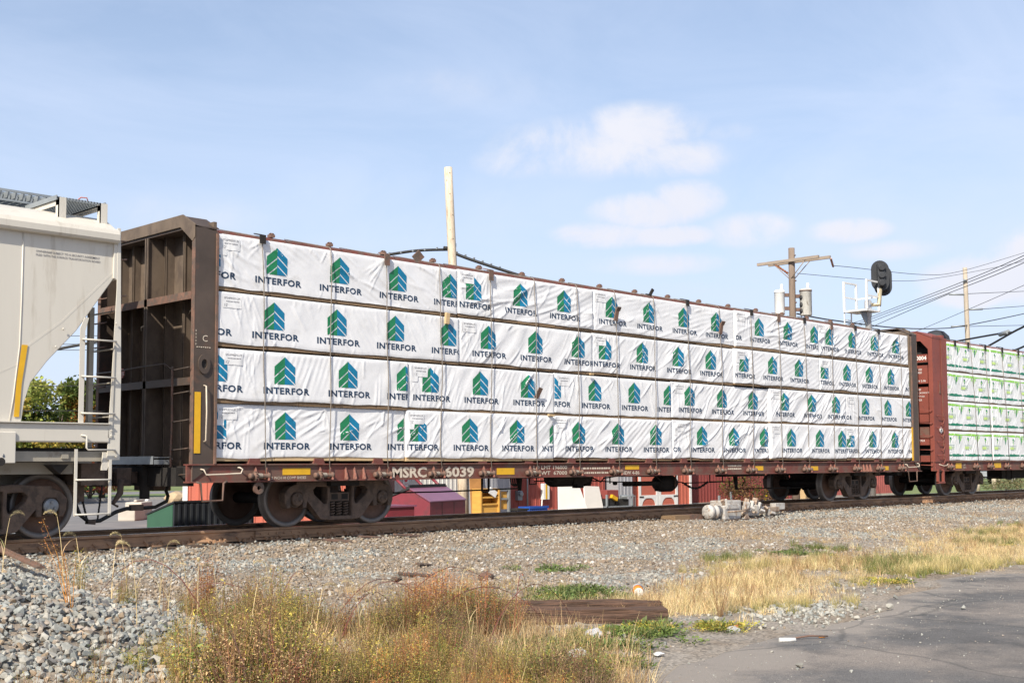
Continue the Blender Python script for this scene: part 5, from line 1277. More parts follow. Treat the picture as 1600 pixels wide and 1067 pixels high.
for q in ((31.85, 32.3, -.44, -.2, M['black']), (32.35, 33.05, -.44, -.22, M['under']), (31.9, 32.5, -.19, .10, dark_or_shaded_red), (32.55, 33.0, -.21, -.08, M['galvgrey'])):
    i = MB().box(q[0], q[1], 27.0, 27.4, q[2], q[3]).build('storage_box', [q[4]], loc=((q[0]+q[1])/2, 27.2, q[2]), bevel=.01); tag(i, {31.85: 'black box at the left of the cart deck', 32.35: 'wide dark box at the right of the cart deck', 31.9: 'dark red box on top of the black box on the cart', 32.55: 'flat grey box on top of the wide dark box on the cart'}[q[0]], 'box')
tag(MB().obox((32.2, 26.95, -.16), (.3, .1, .12), (0, .4, 0)).build('tarpaulin', [M['yellow']], loc=(32.2, 26.95, -.2)), 'small yellow bundle on the grey cart', 'tarpaulin')
leaning('plywood_sheet', 'orange brown plywood sheet standing by the white building', 'plywood', [(29.45, 31.1, GB), (29.98, 31.0, GB), (29.98, 31.2, 1.6), (29.45, 31.3, 1.7)], .04, mat('orange_plywood', (.42, .20, .06), .7, var=.3, scale=2))
# posts and guy guard
for i, (x, yy, h, lb) in enumerate(((44.1, 31.0, -.40, 'thin grey stake left of the autumn bush'), (45.0, 31.0, -.25, 'taller thin grey stake beside the autumn bush'))):
    tag(MB().box(x-.04, x+.04, yy-.04, yy+.04, GB, h).build('stake', [M['galvgrey']], loc=(x, yy, GB)), lb, 'stake')
mb = MB(); mb.tube([(48.0, 31.3, GB), (48.65, 31.0, .9)], .06, 10)
g = mb.build('guy_wire_guard', [mat('yellow_plastic', (.78, .58, .01), .45)], loc=(48.0, 31.3, GB)); tag(g, 'slanted yellow guy wire guard by the shade-painted red barn', 'guy guard')
MB().tube([(48.65, 31.0, .9), (50.5, 30.0, 6.0)], .012, 6).build('wire', [M['galvgrey']], g)

# left: barrier blocks, marker, boulders beyond the lot
conc = mat('pale_concrete', (.47, .43, .37), .9, var=.12, scale=2)
for i, (x, yy, z, s, rz, lb) in enumerate(((21.2, 39.6, GB, (1.1, .6, .42), .75, 'lower pale concrete block behind the air hose'), (21.9, 40.4, GB, (1.2, .6, .62), .75, 'taller pale concrete block beside the green dumpster'))):
    mb = MB(); mb.obox((0, 0, s[2]/2), s); mb.obox((0, 0, s[2]+.04), (s[0]*.7, .12, .08)); o = mb.build('concrete_block', [conc], bevel=.04); rotated(o, (x, yy, z), rz); tag(o, lb, 'concrete block', 'concrete blocks on the lot')
mk = empty('channelizer_post', (25.3, 46.0, GB), 'orange and white traffic marker beyond the green dumpster', 'traffic marker')
og = flat('safety_orange', (.65, .10, .03))
MB().lathe([(.22, 0), (.22, .06), (.06, .08)], (25.3, 46, GB), 'z', 14).build('base', [M['black']], mk); MB().lathe([(.10, .08), (.05, .8)], (25.3, 46, GB), 'z', 12).build('cone', [og], mk); MB().lathe([(.085, .40), (.07, .60)], (25.3, 46, GB), 'z', 12).build('band', [M['white']], mk)
for i, (x, yy, s, lb) in enumerate(((31.5, 54.5, .9, 'larger tan boulder on the edge of the lot'), (32.6, 55.0, .6, 'smaller tan boulder on the edge of the lot'))):
    bm = bmesh.new(); bmesh.ops.create_icosphere(bm, subdivisions=2, radius=.6*s)
    rr = random.Random(i)
    for v in bm.verts: v.co *= rr.uniform(.85, 1.1); v.co.z *= .7
    me = bpy.data.meshes.new('boulder'); bm.to_mesh(me); bm.free(); me.materials.append(mat('tan_boulder', (.42, .31, .19), .9)); o = link_mesh('boulder', me, None, (x, yy, GB+.3*s)); tag(o, lb, 'boulder')

# ---------------- poles, wires, signal
def pole(name, label, base, top, r0, r1, m):
    p = empty(name, base, label, 'utility pole')
    b, t = Vector(base), Vector(top); mb = MB(); n = 8
    mb.tube([b+(t-b)*i/n for i in range(n+1)], [r0+(r1-r0)*i/n for i in range(n+1)], 16); mb.build('shaft', [m], p); return p
p1 = pole('utility_pole', 'bare pale wooden pole with no crossarm, leaning behind the lumber car', (27.36, 29.23, GB), (26.99, 29.6, 10.8), .17, .135, M['palewood'])
for k, (z, a) in enumerate(((10.6, .3), (10.35, -.5), (9.9, .1), (9.2, .6), (8.7, -.2), (8.4, .4))): MB().lathe([(.018, -.012), (.010, .012)], (27.0-.0+(10.8-z)*.031-.14*math.cos(a+.8), 29.6-(10.8-z)*.031-.14*math.sin(a+.8), z), 'z', 6).build('nail', [M['under']], p1)
MB().obox((27.12, 29.42, 8.2), (.08, .08, .12)).build('pole_tag', [M['galvgrey']], p1); MB().tube([(26.98, 29.6, 8.10), (26.9, 29.72, 8.12)], .06, 8).build('cable_clamp', [M['black']], p1)
p2 = pole('utility_pole', 'brown wooden pole with double crossarm and two transformer cans', (43.70, 26.95, GB), (43.68, 26.92, 9.82), .165, .13, M['wood'])
for z, dx in ((9.5, .16), (9.35, -.15), (8.45, .17), (7.55, .17), (7.0, -.17), (6.8, .18)): MB().cyl((43.69, 26.93-dx, z), .03, -.03, .03, 'y', 8).build('bolt', [M['rustpost']], p2)
aw = mat('grey_crossarm_wood', (.29, .235, .185), .85, var=.25, scale=3, stretch=(4, .6, 4))
for dx, z, y0, y1 in ((-.19, 9.28, 25.55, 28.45), (.19, 9.27, 25.25, 28.15)): MB().box(43.68+dx-.05, 43.68+dx+.05, y0, y1, z-.06, z+.06).build('crossarm', [aw], p2)
for s in (-1, 1):
    for dx in (-.2, .2): MB().tube([(43.68+dx*.9, 26.93+s*.75, 9.22), (43.68+dx*.6, 26.93+s*.05, 8.55)], .018, 6).build('arm_brace', [aw], p2)
def insulator(p, a, b):
    a, b = Vector(a), Vector(b); n = 6; mb = MB(); pts, rs = [], []
    for i in range(n*2+1): pts.append(a+(b-a)*i/(n*2)); rs.append(.05 if i % 2 else .028)
    mb.tube(pts, rs, 10); return mb.build('insulator', [M['porcelain']], p)
insulator(p2, (43.9, 25.25, 9.22), (44.7, 25.6, 9.0)); insulator(p2, (43.5, 27.6, 9.18), (43.85, 27.2, 8.82))
def can(loc, r, h, m, label):
    q = empty('transformer', loc, label, 'transformer', 'transformer cans on the pole'); x, yy, z = loc
    MB().lathe([(r*.96, 0), (r, .02), (r, h-.06), (r*1.05, h-.05), (r*1.05, h), (r*.9, h+.05)], loc, 'z', 22).build('tank', [m], q)
    MB().lathe([(r*1.06, h-.06), (r*1.07, h-.01)], loc, 'z', 22).build('rim_band', [M['rustpost'] if m is M['oldtank'] else M['tankwhite']], q)
    MB().lathe([(.05, 0), (.07, .08), (.05, .14), (.07, .2), (.04, .28)], (x+.05, yy-.08, z+h+.02), 'z', 12).build('bushing', [M['tankwhite']], q)
    for zz in (.25, .80): MB().obox(((x+43.69)/2, (yy+26.94)/2, z+zz), (.26, .12, .14), (0, 0, math.atan2(26.94-yy, 43.69-x))).build('bracket', [M['rustpost']], q)
    MB().tube([(x-.1, yy, z), (x-.12, yy, z-.18)], .02, 6).build('drain_cable', [M['black']], q); return q
can((43.31, 27.30, 7.07), .21, .95, M['tankwhite'], 'clean white transformer can on the left side of the crossarm pole')
can((44.06, 26.53, 7.02), .245, 1.05, M['oldtank'], 'stained older transformer can on the right side of the crossarm pole')
for k, (dx, dz) in enumerate(((.25, 7.75), (.26, 7.45), (.25, 7.2))): MB().lathe([(.05, -.1), (.09, -.05), (.09, .05), (.05, .1)], (43.86, 26.6, dz), 'z', 10).build('splice', [M['black']], p2)
MB().tube([(43.85, 26.6, 7.9), (43.84, 26.62, 7.2), (43.86, 26.6, 6.6)], .015, 6).build('riser_cable', [M['black']], p2)
p3 = pole('utility_pole', 'slim distant wooden pole with three short arms at the right', (73.15, 32.70, GB), (73.05, 32.78, 12.95), .18, .13, M['greywood'])
for a, b_ in (((73.0, 32.8, 11.28), (72.3, 33.5, 11.3)), ((73.15, 32.65, 10.35), (73.75, 32.05, 10.38)), ((73.0, 32.8, 9.35), (72.35, 33.45, 9.3))): MB().tube([a, b_], .06, 8).build('insulator_arm', [M['galvgrey']], p3)
MB().tube([(73.0, 32.7, 12.1), (72.8, 32.75, 12.15)], .08, 8).build('spacer', [M['galvgrey']], p3)
def wire(label, pts, r, sub=10, m='black'):
    P = [Vector(p) for p in pts]; out = []
    for i in range(len(P)-1):            # smooth through the points
        p0, p1_, p2_, p3_ = P[max(i-1, 0)], P[i], P[i+1], P[min(i+2, len(P)-1)]
        for k in range(sub):
            t = k/sub; out.append(.5*((2*p1_)+(p2_-p0)*t+(2*p0-5*p1_+4*p2_-p3_)*t*t+(3*p1_-p0-3*p2_+p3_)*t**3))
    out.append(P[-1]); return tag(MB().tube(out, r, 6).build('overhead_wire', [M[m]], loc=P[0]), label, 'wire')
wire('upper thin wire from the crossarm pole towards the slim pole', [(44.7, 25.6, 9.0), (46.0, 25.9, 9.2), (55.03, 26.82, 9.93), (60.2, 27.28, 10.7), (66.56, 26.54, 12.33), (72, 25.8, 13.8)], .012)
wire('second thin wire running right from the crossarm pole', [(43.83, 26.78, 8.77), (52.29, 26.75, 9.33), (57.81, 26.85, 10.14), (66.55, 26.55, 11.87), (72, 26.3, 13.2)], .011)
for i, (dz, w) in enumerate(((0, 'topmost'), (-.10, 'middle'), (-.22, 'lowest'))):
    wire('%s of the three dark cables rising steeply to the right' % w, [(58, 33.5, 8.1+dz), (54.78, 29.93, 7.96+dz), (51.34, 26.29, 7.98+dz), (43.69, 19.81, 7.62+dz), (37.31, 14.88, 7.28+dz), (30, 9.5, 7.0+dz)], .012)
wire('thin wire running left from the top arm of the slim pole', [(110, 63, 12.9), (84.0, 43.03, 11.75), (72.35, 33.45, 11.36)], .022)
wire('twisted service cable between the crossarm pole and the slim pole', [(43.8, 26.8, 7.1), (47.5, 27.33, 7.18), (55.99, 28.7, 7.6), (65.21, 30.75, 8.43), (73.09, 32.73, 9.39), (82.59, 33.07, 10.93), (92, 33.4, 12.6)], .03)
K = 1.55
def far(p): return (p[0]*K, p[1]*K, 1.02+(p[2]-1.02)*K)
w = wire('thick lashed cable with a grey splice case at the right edge', [far(p) for p in ((38.5, 17.95, 4.90), (37.42, 16.19, 4.92), (36.6, 15.3, 4.88), (36.01, 14.77, 4.82))], .048)
MB().tube([far((36.75, 15.45, 4.86)), far((36.25, 15.0, 4.87))], .11, 8).build('splice_case', [M['galvgrey']], w)
wire('thick dark cable crossing upward at the right edge', [far(p) for p in ((38.8, 17.7, 4.3), (37.41, 16.2, 4.56), (36.01, 14.77, 4.82), (35.27, 14.1, 4.9), (34, 13, 5.05))], .048)
wire('short piece of thick cable low at the right edge', [far(p) for p in ((41.5, 17.6, 4.6), (39.97, 16.46, 4.61), (38.28, 15.32, 4.61), (36, 13.9, 4.65))], .05)
wire('wire running right from the middle arm of the slim pole', [(73.75, 32.05, 10.38), (90.73, 36.21, 12.47)], .022)
wire('wire running right from the upper arm of the slim pole', [(73.1, 32.7, 11.33), (90.76, 36.19, 13.57)], .02)
wire('lowest wire running right from the slim pole', [(73.1, 32.73, 9.31), (90.7, 36.25, 11.04)], .02)
wire('faint wire rising to the right behind the slim pole', [(60, 33, 6.9), (55.98, 28.71, 7.03), (52.54, 25.07, 7.22), (45.38, 18.09, 7.54), (42, 15, 7.7)], .010)
w = wire('thick lashed cable left of the bare pole', [(22, 38, 7.3), (25.0, 34.0, 7.9), (25.99, 32.03, 8.02), (26.57, 30.73, 8.11), (26.98, 29.62, 8.06)], .05)
w2 = wire('thick lashed cable dropping right of the bare pole', [(27.15, 29.45, 7.93), (27.58, 29.0, 7.69), (28.62, 27.95, 7.2), (30.5, 26.2, 6.4)], .055)
for q, a, b_ in ((w, (25.99, 32.03, 8.02), (26.9, 29.75, 8.08)), (w2, (27.2, 29.4, 7.91), (28.3, 28.3, 7.36))):
    for k in range(6):
        c_ = Vector(a).lerp(Vector(b_), k/5.5); MB().obox(c_+Vector((0, 0, .05)), (.05, .05, .07)).build('lashing_clip', [M['galvgrey']], q)
wire('thick cable seen between the hopper car and its ladder', [(17.5, 46.5, 4.55), (19.65, 44.14, 5.13), (21.14, 42.63, 5.53), (25, 39, 6.5)], .055)
for i, (z, w) in enumerate(((7.36, 'top'), (6.95, 'second'), (6.66, 'third'), (3.68, 'lowest'), (4.9, 'fourth'))):
    wire('%s of the thin wires seen past the hopper ladder' % w, [(20, 65, z), (26.1, 58.9, z), (28.5, 56.5, z), (36, 49, z+.1)], .016, 4)
# signal on its mast
sg = empty('railway_signal', (44.03, 23.73, GB), 'black oval railway signal heads on a silver mast with a white service basket', 'railway signal')
MB().lathe([(.13, 0), (.12, 7.6), (.14, 7.65), (.14, 8.25), (.10, 8.3)], (44.03, 23.73, GB), 'z', 16).build('mast', [mat('aluminium_paint', (.50, .50, .50), .45, .5, var=.15, scale=3)], sg)
def head(loc, az, name='signal_head'):
    t = empty(name, loc, parent=sg); t.rotation_euler = (0, 0, az)
    out = []; rr, hh = .36, .25
    for i in range(13): a = PI*i/12; out.append((rr*math.cos(a), hh+rr*math.sin(a)))
    for i in range(13): a = PI+PI*i/12; out.append((rr*math.cos(a), -hh+rr*math.sin(a)))
    mb = MB(); mb.prism(out, 'y', .0, .025); mb.build('backplate', [M['signalblack']], t, world=False)
    mb = MB(); mb.box(-.15, .15, -.16, 0, -.46, .46); mb.build('housing', [M['signalblack']], t, world=False, bevel=.03)
    for z in (.30, 0, -.30):
        MB().lathe([(.11, -.24), (.14, -.2), (.14, -.1)], (0, 0, z), 'y', 14).build('lamp_back', [M['signalblack']], t, world=False)
        mb = MB(); n = 10; V, Fc = [], []
        for i in range(n+1):
            a = PI*(-.1+1.2*i/n); V += [(.13*math.cos(a), .02, z+.13*math.sin(a)), (.13*math.cos(a), .30, z+.13*math.sin(a))]
        mb.add(V, [(2*i, 2*i+1, 2*i+3, 2*i+2) for i in range(n)]); mb.build('visor', [M['signalblack']], t, world=False)
        MB().box(.15, .19, -.14, -.02, z-.05, z+.12).build('hinge', [M['signalblack']], t, world=False)
    return t
head((44.42, 23.38, 8.36), -.75); head((44.87, 23.50, 8.22), -.75)
MB().tube([(44.03, 23.73, 7.2), (44.35, 23.42, 7.2), (44.40, 23.40, 7.85)], .09, 10).build('head_bracket', [mat('brass_fitting', (.45, .38, .25), .5, .4)], sg)
bw = M['white']
MB().box(43.35, 44.4, 23.40, 24.42, 6.90, 6.96).build('platform', [bw], sg)
for y0 in (24.40, 23.42):
    mb = MB(); 
    for x in (43.38, 44.34): mb.box(x-.035, x+.035, y0-.035, y0+.035, 6.96, 8.12)
    mb.box(43.38, 44.34, y0-.03, y0+.03, 8.06, 8.12); mb.box(43.38, 44.34, y0-.02, y0+.02, 7.48, 7.53); mb.build('railing', [bw], sg)
MB().box(44.32, 44.36, 23.42, 24.40, 7.48, 7.53).build('railing', [bw], sg)
MB().prism([(43.4, 6.9), (44.2, 6.9), (44.05, 6.3), (43.95, 6.3)], 'y', 23.70, 23.76).build('platform_bracket', [M['galvgrey']], sg)
for x in (43.42, 43.95): MB().box(x-.02, x+.02, 24.40, 24.44, 1.0, 6.95).build('ladder_stile', [bw], sg)
for k in range(18): MB().box(43.44, 43.93, 24.405, 24.435, 6.6-k*.33, 6.63-k*.33).build('ladder_rung', [bw], sg)
s2 = empty('railway_signal', (47.5, 22.6, GB), 'black signal hood just showing over the top of the load', 'railway signal')
MB().lathe([(.1, 0), (.1, 5.9)], (47.5, 22.6, GB), 'z', 10).build('mast', [M['galvgrey']], s2); MB().lathe([(.25, 0), (.52, .12), (.55, .22), (.50, .48), (.3, .68), (.05, .75)], (47.5, 22.6, 5.62), 'z', 20).build('hood', [M['signalblack']], s2)

# parked vehicles at the far right
def pickup(loc, label, body, wh):
    t = empty('pickup_truck', loc, label, 'pickup truck')
    prof = [(-2.7, .55), (-2.7, 1.12), (-1.0, 1.15), (-.85, 1.80), (.75, 1.85), (1.35, 1.2), (2.55, 1.1), (2.7, .95), (2.7, .5), (2.2, .42), (2.05, .80), (1.45, .80), (1.25, .42), (-1.2, .42), (-1.4, .80), (-2.0, .80), (-2.2, .45)]
    mb = MB(); mb.prism(prof, 'y', -.95, .95); mb.build('body', [body], t, world=False, bevel=.05)
    MB().prism([(-.75, 1.22), (-.68, 1.68), (.65, 1.70), (1.1, 1.22)], 'y', -.96, .96).build('window', [mat('car_glass', (.02, .025, .03), .08)], t, world=False)
    MB().box(-2.72, -2.68, -.9, .9, .5, .7).build('bumper', [M['galv']], t, world=False)
    for x in (-1.7, 1.75):
        for s in (-1, 1):
            q = MB().lathe([(.22, -.1), (.36, -.12), (.40, -.06), (.40, .1), (.2, .12)], (x, s*.88, .40), 'y', 22).build('wheel', [M['black']], t, world=False)
            mb = MB(); mb.lathe([(.05, -.135), (.07, -.13)], (x, s*.88, .40), 'y', 10)
            for k in range(6):
                a = 2*PI*k/6; mb.obox((x+.14*math.cos(a), s*.88+s*.125, .40+.14*math.sin(a)), (.22, .03, .07), (0, -a, 0))
            mb.build('rim', [M['white']], q, world=False)
    return t
pickup((104.8, 45.2, GB+.01), 'silver pickup truck parked on the grass beyond the right flatcar', mat('silver_car_paint', (.42, .43, .45), .3, .4), 0)
pickup((113.5, 48.5, GB+.01), 'dark grey pickup truck parked behind the silver one', mat('dark_car_paint', (.06, .065, .07), .3, .3), 0)
for x, yy, h, lb in ((78, 34.6, .2, 'short wooden post on the lawn under the right flatcar'), (84.5, 36.3, .5, 'taller wooden post on the lawn under the right flatcar')): tag(MB().cyl((x, yy, GB), .16, 0, h-GB, 'z', 10).build('wooden_post', [M['palewood']], loc=(x, yy, GB)), lb, 'post')

# ---------------- leaves
class Leafy:
    def __init__(s): s.v = []; s.f = []; s.c = []
    def leaf(s, p, d, n, ln, w, col):
        p, d, n = Vector(p), Vector(d).normalized(), Vector(n); side = d.cross(n)
        if side.length < 1e-4: side = d.orthogonal()
        side.normalize(); k = len(s.v)
        s.v += [p, p+d*ln*.5+side*w*.5, p+d*ln, p+d*ln*.5-side*w*.5]; s.c += [col]*4; s.f.append((k, k+1, k+2, k+3))
    def blade(s, p, az, ln, w, lean, droop, col, seg=3, col2=None):
        p = Vector(p); h = Vector((math.cos(az), math.sin(az), 0)); sd = Vector((-math.sin(az), math.cos(az), 0)); k = len(s.v); q = p.copy(); an = lean
        for i in range(seg+1):
            t = i/seg; ww = w*(1-t*.85); c = col if col2 is None else tuple(a*(1-t)+b*t for a, b in zip(col, col2))
            s.v += [q-sd*ww/2, q+sd*ww/2]; s.c += [c, c]
            q = q + (h*math.sin(an)+Vector((0, 0, math.cos(an))))*ln/seg; an += droop/seg
        for i in range(seg): a = k+2*i; s.f.append((a, a+1, a+3, a+2))
        return q
    def stem(s, pts, r, col):
        k = len(s.v); n = 3
        for i, p in enumerate(pts):
            p = Vector(p); t = (Vector(pts[min(i+1, len(pts)-1)])-Vector(pts[max(i-1, 0)])).normalized(); u = t.orthogonal().normalized(); w = t.cross(u); rr = r*(1-.6*i/max(1, len(pts)-1))
            for j in range(n): a = 2*PI*j/n; s.v.append(p+(u*math.cos(a)+w*math.sin(a))*rr); s.c.append(col)
        for i in range(len(pts)-1):
            for j in range(n): a = k+i*n+j; b = k+i*n+(j+1) % n; s.f.append((a, b, b+n, a+n))
    def mesh(s, name, m, off=(0, 0, 0)):
        me = bpy.data.meshes.new(name); o = Vector(off); me.from_pydata([tuple(Vector(v)-o) for v in s.v], [], s.f); me.materials.append(m)
        at = me.attributes.new('tint', 'FLOAT_COLOR', 'POINT'); at.data.foreach_set('color', np.array([list(c)+[1] for c in s.c], np.float32).ravel()); me.update(); return me
LEAF = leaf_mat('foliage', .3); DRY = leaf_mat('dry_foliage', .2, .8); BARK = mat('tree_bark', (.11, .085, .065), .9, var=.3, scale=4, stretch=(3, 3, .6))
def vary(c, r, a=.25): k = r.uniform(1-a, 1+a); return tuple(max(0, x*k*r.uniform(.9, 1.1)) for x in c)
def tree(name, label, loc, h, rad, cols, nleaf, seed, size=.2, cat='tree', low=.25):
    r = random.Random(seed); t = empty(name, loc, label, cat, 'trees and bushes behind the track'); x, y, z = loc
    mb = MB(); th = h*.42; mb.tube([(x, y, z), (x+.05, y, z+th*.5), (x, y+.05, z+th)], [h*.03, h*.024, h*.017], 8)
    clumps = []
    for i in range(14):
        a = r.uniform(0, 2*PI); el = r.uniform(.1, 1.2); s = z+h*low+r.uniform(0, .25)*h; e = Vector((x, y, s))+Vector((math.cos(a)*math.cos(el)*rad*.85, math.sin(a)*math.cos(el)*rad*.85, math.sin(el)*h*.48)); 
        mb.tube([(x, y, s-.1*h), (x+(e.x-x)*.5, y+(e.y-y)*.5, s+(e.z-s)*.6), tuple(e)], [h*.010, h*.006, h*.002], 5); clumps.append(e)
    mb.build('trunk', [BARK], t)
    for i in range(16): a = r.uniform(0, 2*PI); q = r.uniform(.2, 1)*rad; clumps.append(Vector((x+math.cos(a)*q, y+math.sin(a)*q, z+h*r.uniform(low+.1, .98-.25*q/rad))))
    L = Leafy()
    for c in clumps:
        cr = rad*r.uniform(.22, .42); base = r.choice(cols)
        for k in range(nleaf//len(clumps)):
            d = Vector((r.gauss(0, 1), r.gauss(0, 1), r.gauss(0, 1))).normalized()*cr*r.random()**.4; d.z *= .75
            p = c+d; 
            if p.z < z+.1: continue
            L.leaf(p, (r.gauss(0, 1), r.gauss(0, 1), r.gauss(-.2, .6)), (r.gauss(0, 1), r.gauss(0, 1), 1), size*r.uniform(.7, 1.4), size*r.uniform(.5, .9), vary(base, r, .3))
    link_mesh('crown', L.mesh('crown', LEAF, loc), t); return t
G1, G2, G3, OR, RD, YL = (.13, .18, .04), (.22, .25, .055), (.32, .32, .07), (.46, .22, .06), (.38, .11, .06), (.46, .36, .07)
tree('autumn_tree', 'yellow green tree with orange top seen past the hopper car', (26.5, 63.5, GB), 7.6, 3.0, [G2, G3, G2, G2, OR, YL], 9500, 1, .25)
tree('autumn_tree', 'dense dark green tree behind the hopper ladder', (30.5, 66.0, GB), 7.3, 3.2, [G1, G2, G1, G3], 9500, 2, .25)
tree('autumn_tree', 'green tree with red leaves left of the brown bulkhead', (33.2, 65.5, GB), 6.6, 2.6, [G2, G1, RD, G2, OR], 8000, 3, .25)
tree('autumn_tree', 'pale yellow tree in front of the dark green tree', (27.5, 59.5, GB), 4.6, 2.0, [G3, G2, YL, G3], 7000, 4, .20, low=.1)
tree('autumn_tree', 'small reddish tree low behind the hopper sill', (31.0, 62.5, GB), 3.6, 1.6, [RD, OR, G2], 2600, 5, .16, low=.1)
tree('autumn_tree', 'mid green tree at the far left behind the hopper car', (21.0, 62.0, GB), 7.0, 2.8, [G1, G2, G3], 3600, 6, .24)
for i, (x, y, h, rd, cs, lb) in enumerate(((40, 84, 2.6, 2.0, [G1], 'dark round shrub beyond the parking lot, left one'), (45, 86, 3.0, 2.2, [G1, G2], 'green shrub beyond the parking lot, right one'), (38, 76.5, 1.1, 1.1, [G1], 'low dark hedge plant at the edge of the lot'))):
    tree('shrub', lb, (x, y, GB), h, rd, cs, 2200, 20+i, .2, 'shrub', low=.02)
tree('autumn_bush', 'autumn bush with brown and orange leaves in front of the shade-painted red barn', (46.2, 30.6, GB), 1.65, 1.5, [(.16, .08, .05), (.20, .11, .06), (.24, .14, .05), (.14, .16, .03), (.12, .07, .05)], 4200, 31, .085, 'bush', low=.02)
tree('shrub', 'straw coloured shrub on the lawn at the far right', (80, 33.6, GB), 1.0, 1.6, [(.28, .24, .12), (.2, .2, .08)], 1800, 32, .1, 'shrub', low=.02)
# far wood that closes the horizon
r = random.Random(77); L = Leafy()
for i in range(15000):
    a = r.uniform(-.25, 1.75); d = r.uniform(170, 205); hgt = 5.5+4*vnoise(np.array([a*14]), np.array([1.]), 3)[0]+2*vnoise(np.array([a*50]), np.array([1.]), 4)[0]
    z = GB+hgt*r.random()**.7
    L.leaf((d*math.cos(a), d*math.sin(a), z), (r.gauss(0, 1), r.gauss(0, 1), r.gauss(0, .5)), (r.gauss(0, 1), r.gauss(0, 1), 1), r.uniform(.8, 1.8), r.uniform(.6, 1.3), vary(r.choice([G1, G1, G2, G3, OR]), r))
me = L.mesh('far_wood', LEAF); o = bpy.data.objects.new('far_wood', me); COL.objects.link(o); tag(o, 'distant belt of green and orange trees on the horizon', 'wood', kind='stuff')
# ================================================================== FOREGROUND GROWTH AND LITTER
OLIVE, YG, GRN, BRN, TAN, STR, ORG, RED, PUR, DGR = (.32, .245, .080), (.52, .41, .090), (.19, .24, .060), (.34, .205, .105), (.56, .40, .20), (.73, .575, .31), (.60, .27, .065), (.36, .145, .085), (.25, .15, .11), (.11, .17, .045)
def weed(seed, h, spread, nst, leaves, lw, cols, stem, seedcol=None, up=.75):
    r = random.Random(seed); L = Leafy()
    for i in range(nst):
        a = r.uniform(0, 2*PI); b = r.uniform(0, .05); hh = h*r.uniform(.55, 1.1); sp = spread*r.uniform(.2, 1.1)
        p0 = Vector((b*math.cos(a), b*math.sin(a), 0)); p2 = Vector((sp*math.cos(a+r.uniform(-.4, .4)), sp*math.sin(a), hh)); p1 = p0.lerp(p2, .5)+Vector((0, 0, hh*.14))
        pts = [p0, p1, p2]; L.stem(pts, .003, vary(stem, r))
        for k in range(leaves):
            t = r.uniform(.12, 1); p = p0.lerp(p1, t*2) if t < .5 else p1.lerp(p2, t*2-1)
            off = Vector((r.gauss(0, .028), r.gauss(0, .028), r.gauss(0, .02)))
            L.leaf(p+off, (r.gauss(0, 1), r.gauss(0, 1), r.uniform(-.4, .9)), (r.gauss(0, .6), r.gauss(0, .6), 1), lw*r.uniform(.7, 1.7), lw*r.uniform(.35, .6), vary(r.choice(cols), r, .35))
        if seedcol:
            for k in range(14): L.leaf(p2+Vector((r.gauss(0, .012), r.gauss(0, .012), -k*.008)), (r.gauss(0, 1), r.gauss(0, 1), .5), (0, 0, 1), .010, .007, vary(seedcol, r))
    return L.mesh('weed', LEAF)
def tuft(seed, n, h, sp, lean, droop, w, cols, tip=None, m=None):
    r = random.Random(seed); L = Leafy()
    for i in range(n):
        a = r.uniform(0, 2*PI); q = sp*math.sqrt(r.random()); L.blade((q*math.cos(a), q*math.sin(a), 0), r.uniform(0, 2*PI), h*r.uniform(.5, 1.25), w*r.uniform(.7, 1.3), r.uniform(.05, lean), r.uniform(.2, droop), vary(r.choice(cols), r, .3), 3, tip)
    return L.mesh('tuft', m or LEAF)
def low_green(seed, rad, cols, lw):
    r = random.Random(seed); L = Leafy()
    for i in range(90):
        a = r.uniform(0, 2*PI); q = rad*math.sqrt(r.random()); z = .02+.05*r.random()*(1-q/rad*.6)
        L.leaf((q*math.cos(a), q*math.sin(a), z), (math.cos(a)+r.gauss(0, .6), math.sin(a)+r.gauss(0, .6), r.uniform(-.2, .9)), (r.gauss(0, .4), r.gauss(0, .4), 1), lw*r.uniform(.8, 1.8), lw*r.uniform(.4, .8), vary(r.choice(cols), r, .3))
    return L.mesh('low_green', LEAF)
def inside(X, Y, poly):
    c = np.zeros(len(X), bool); n = len(poly)
    for i in range(n):
        (x1, y1), (x2, y2) = poly[i], poly[(i+1) % n]
        k = ((y1 > Y) != (y2 > Y)) & (X < (x2-x1)*(Y-y1)/(y2-y1+1e-12)+x1); c ^= k
    return c
W = [weed(1, .46, .17, 13, 46, .015, [OLIVE, GRN, OLIVE, YG], BRN), weed(2, .52, .15, 11, 44, .016, [YG, OLIVE, YG, GRN], OLIVE), weed(3, .44, .20, 16, 26, .011, [BRN, PUR, TAN], PUR, TAN), weed(4, .56, .14, 11, 44, .013, [ORG, RED, ORG, TAN], RED, ORG),
     weed(5, .36, .16, 10, 40, .023, [GRN, YG, GRN], OLIVE), weed(6, .50, .22, 15, 14, .011, [BRN, TAN], BRN, BRN), weed(7, .40, .18, 14, 52, .013, [GRN, DGR, BRN, OLIVE], PUR), weed(8, .30, .15, 11, 40, .020, [YG, GRN, GRN], OLIVE),
     tuft(9, 40, .34, .07, .5, 1.0, .006, [STR, TAN, YG], None), tuft(10, 34, .28, .06, .6, 1.1, .006, [GRN, YG], None), weed(11, .50, .20, 16, 36, .011, [RED, OLIVE, BRN, TAN], RED, PUR)]
MASS = [(2.6, 6.6), (3.2, 8.0), (3.9, 9.2), (4.9, 10.3), (5.9, 10.15), (6.4, 9.3), (6.85, 8.65), (7.75, 8.5), (7.95, 7.75), (7.75, 6.9), (7.45, 6.3), (6.9, 5.8), (6.3, 5.3), (5.4, 4.7), (3.4, 5.2)]
n = 4600; X = R.uniform(2.6, 8.3, n); Y = R.uniform(4.6, 10.5, n); k = inside(X, Y, MASS); X, Y = X[k], Y[k]
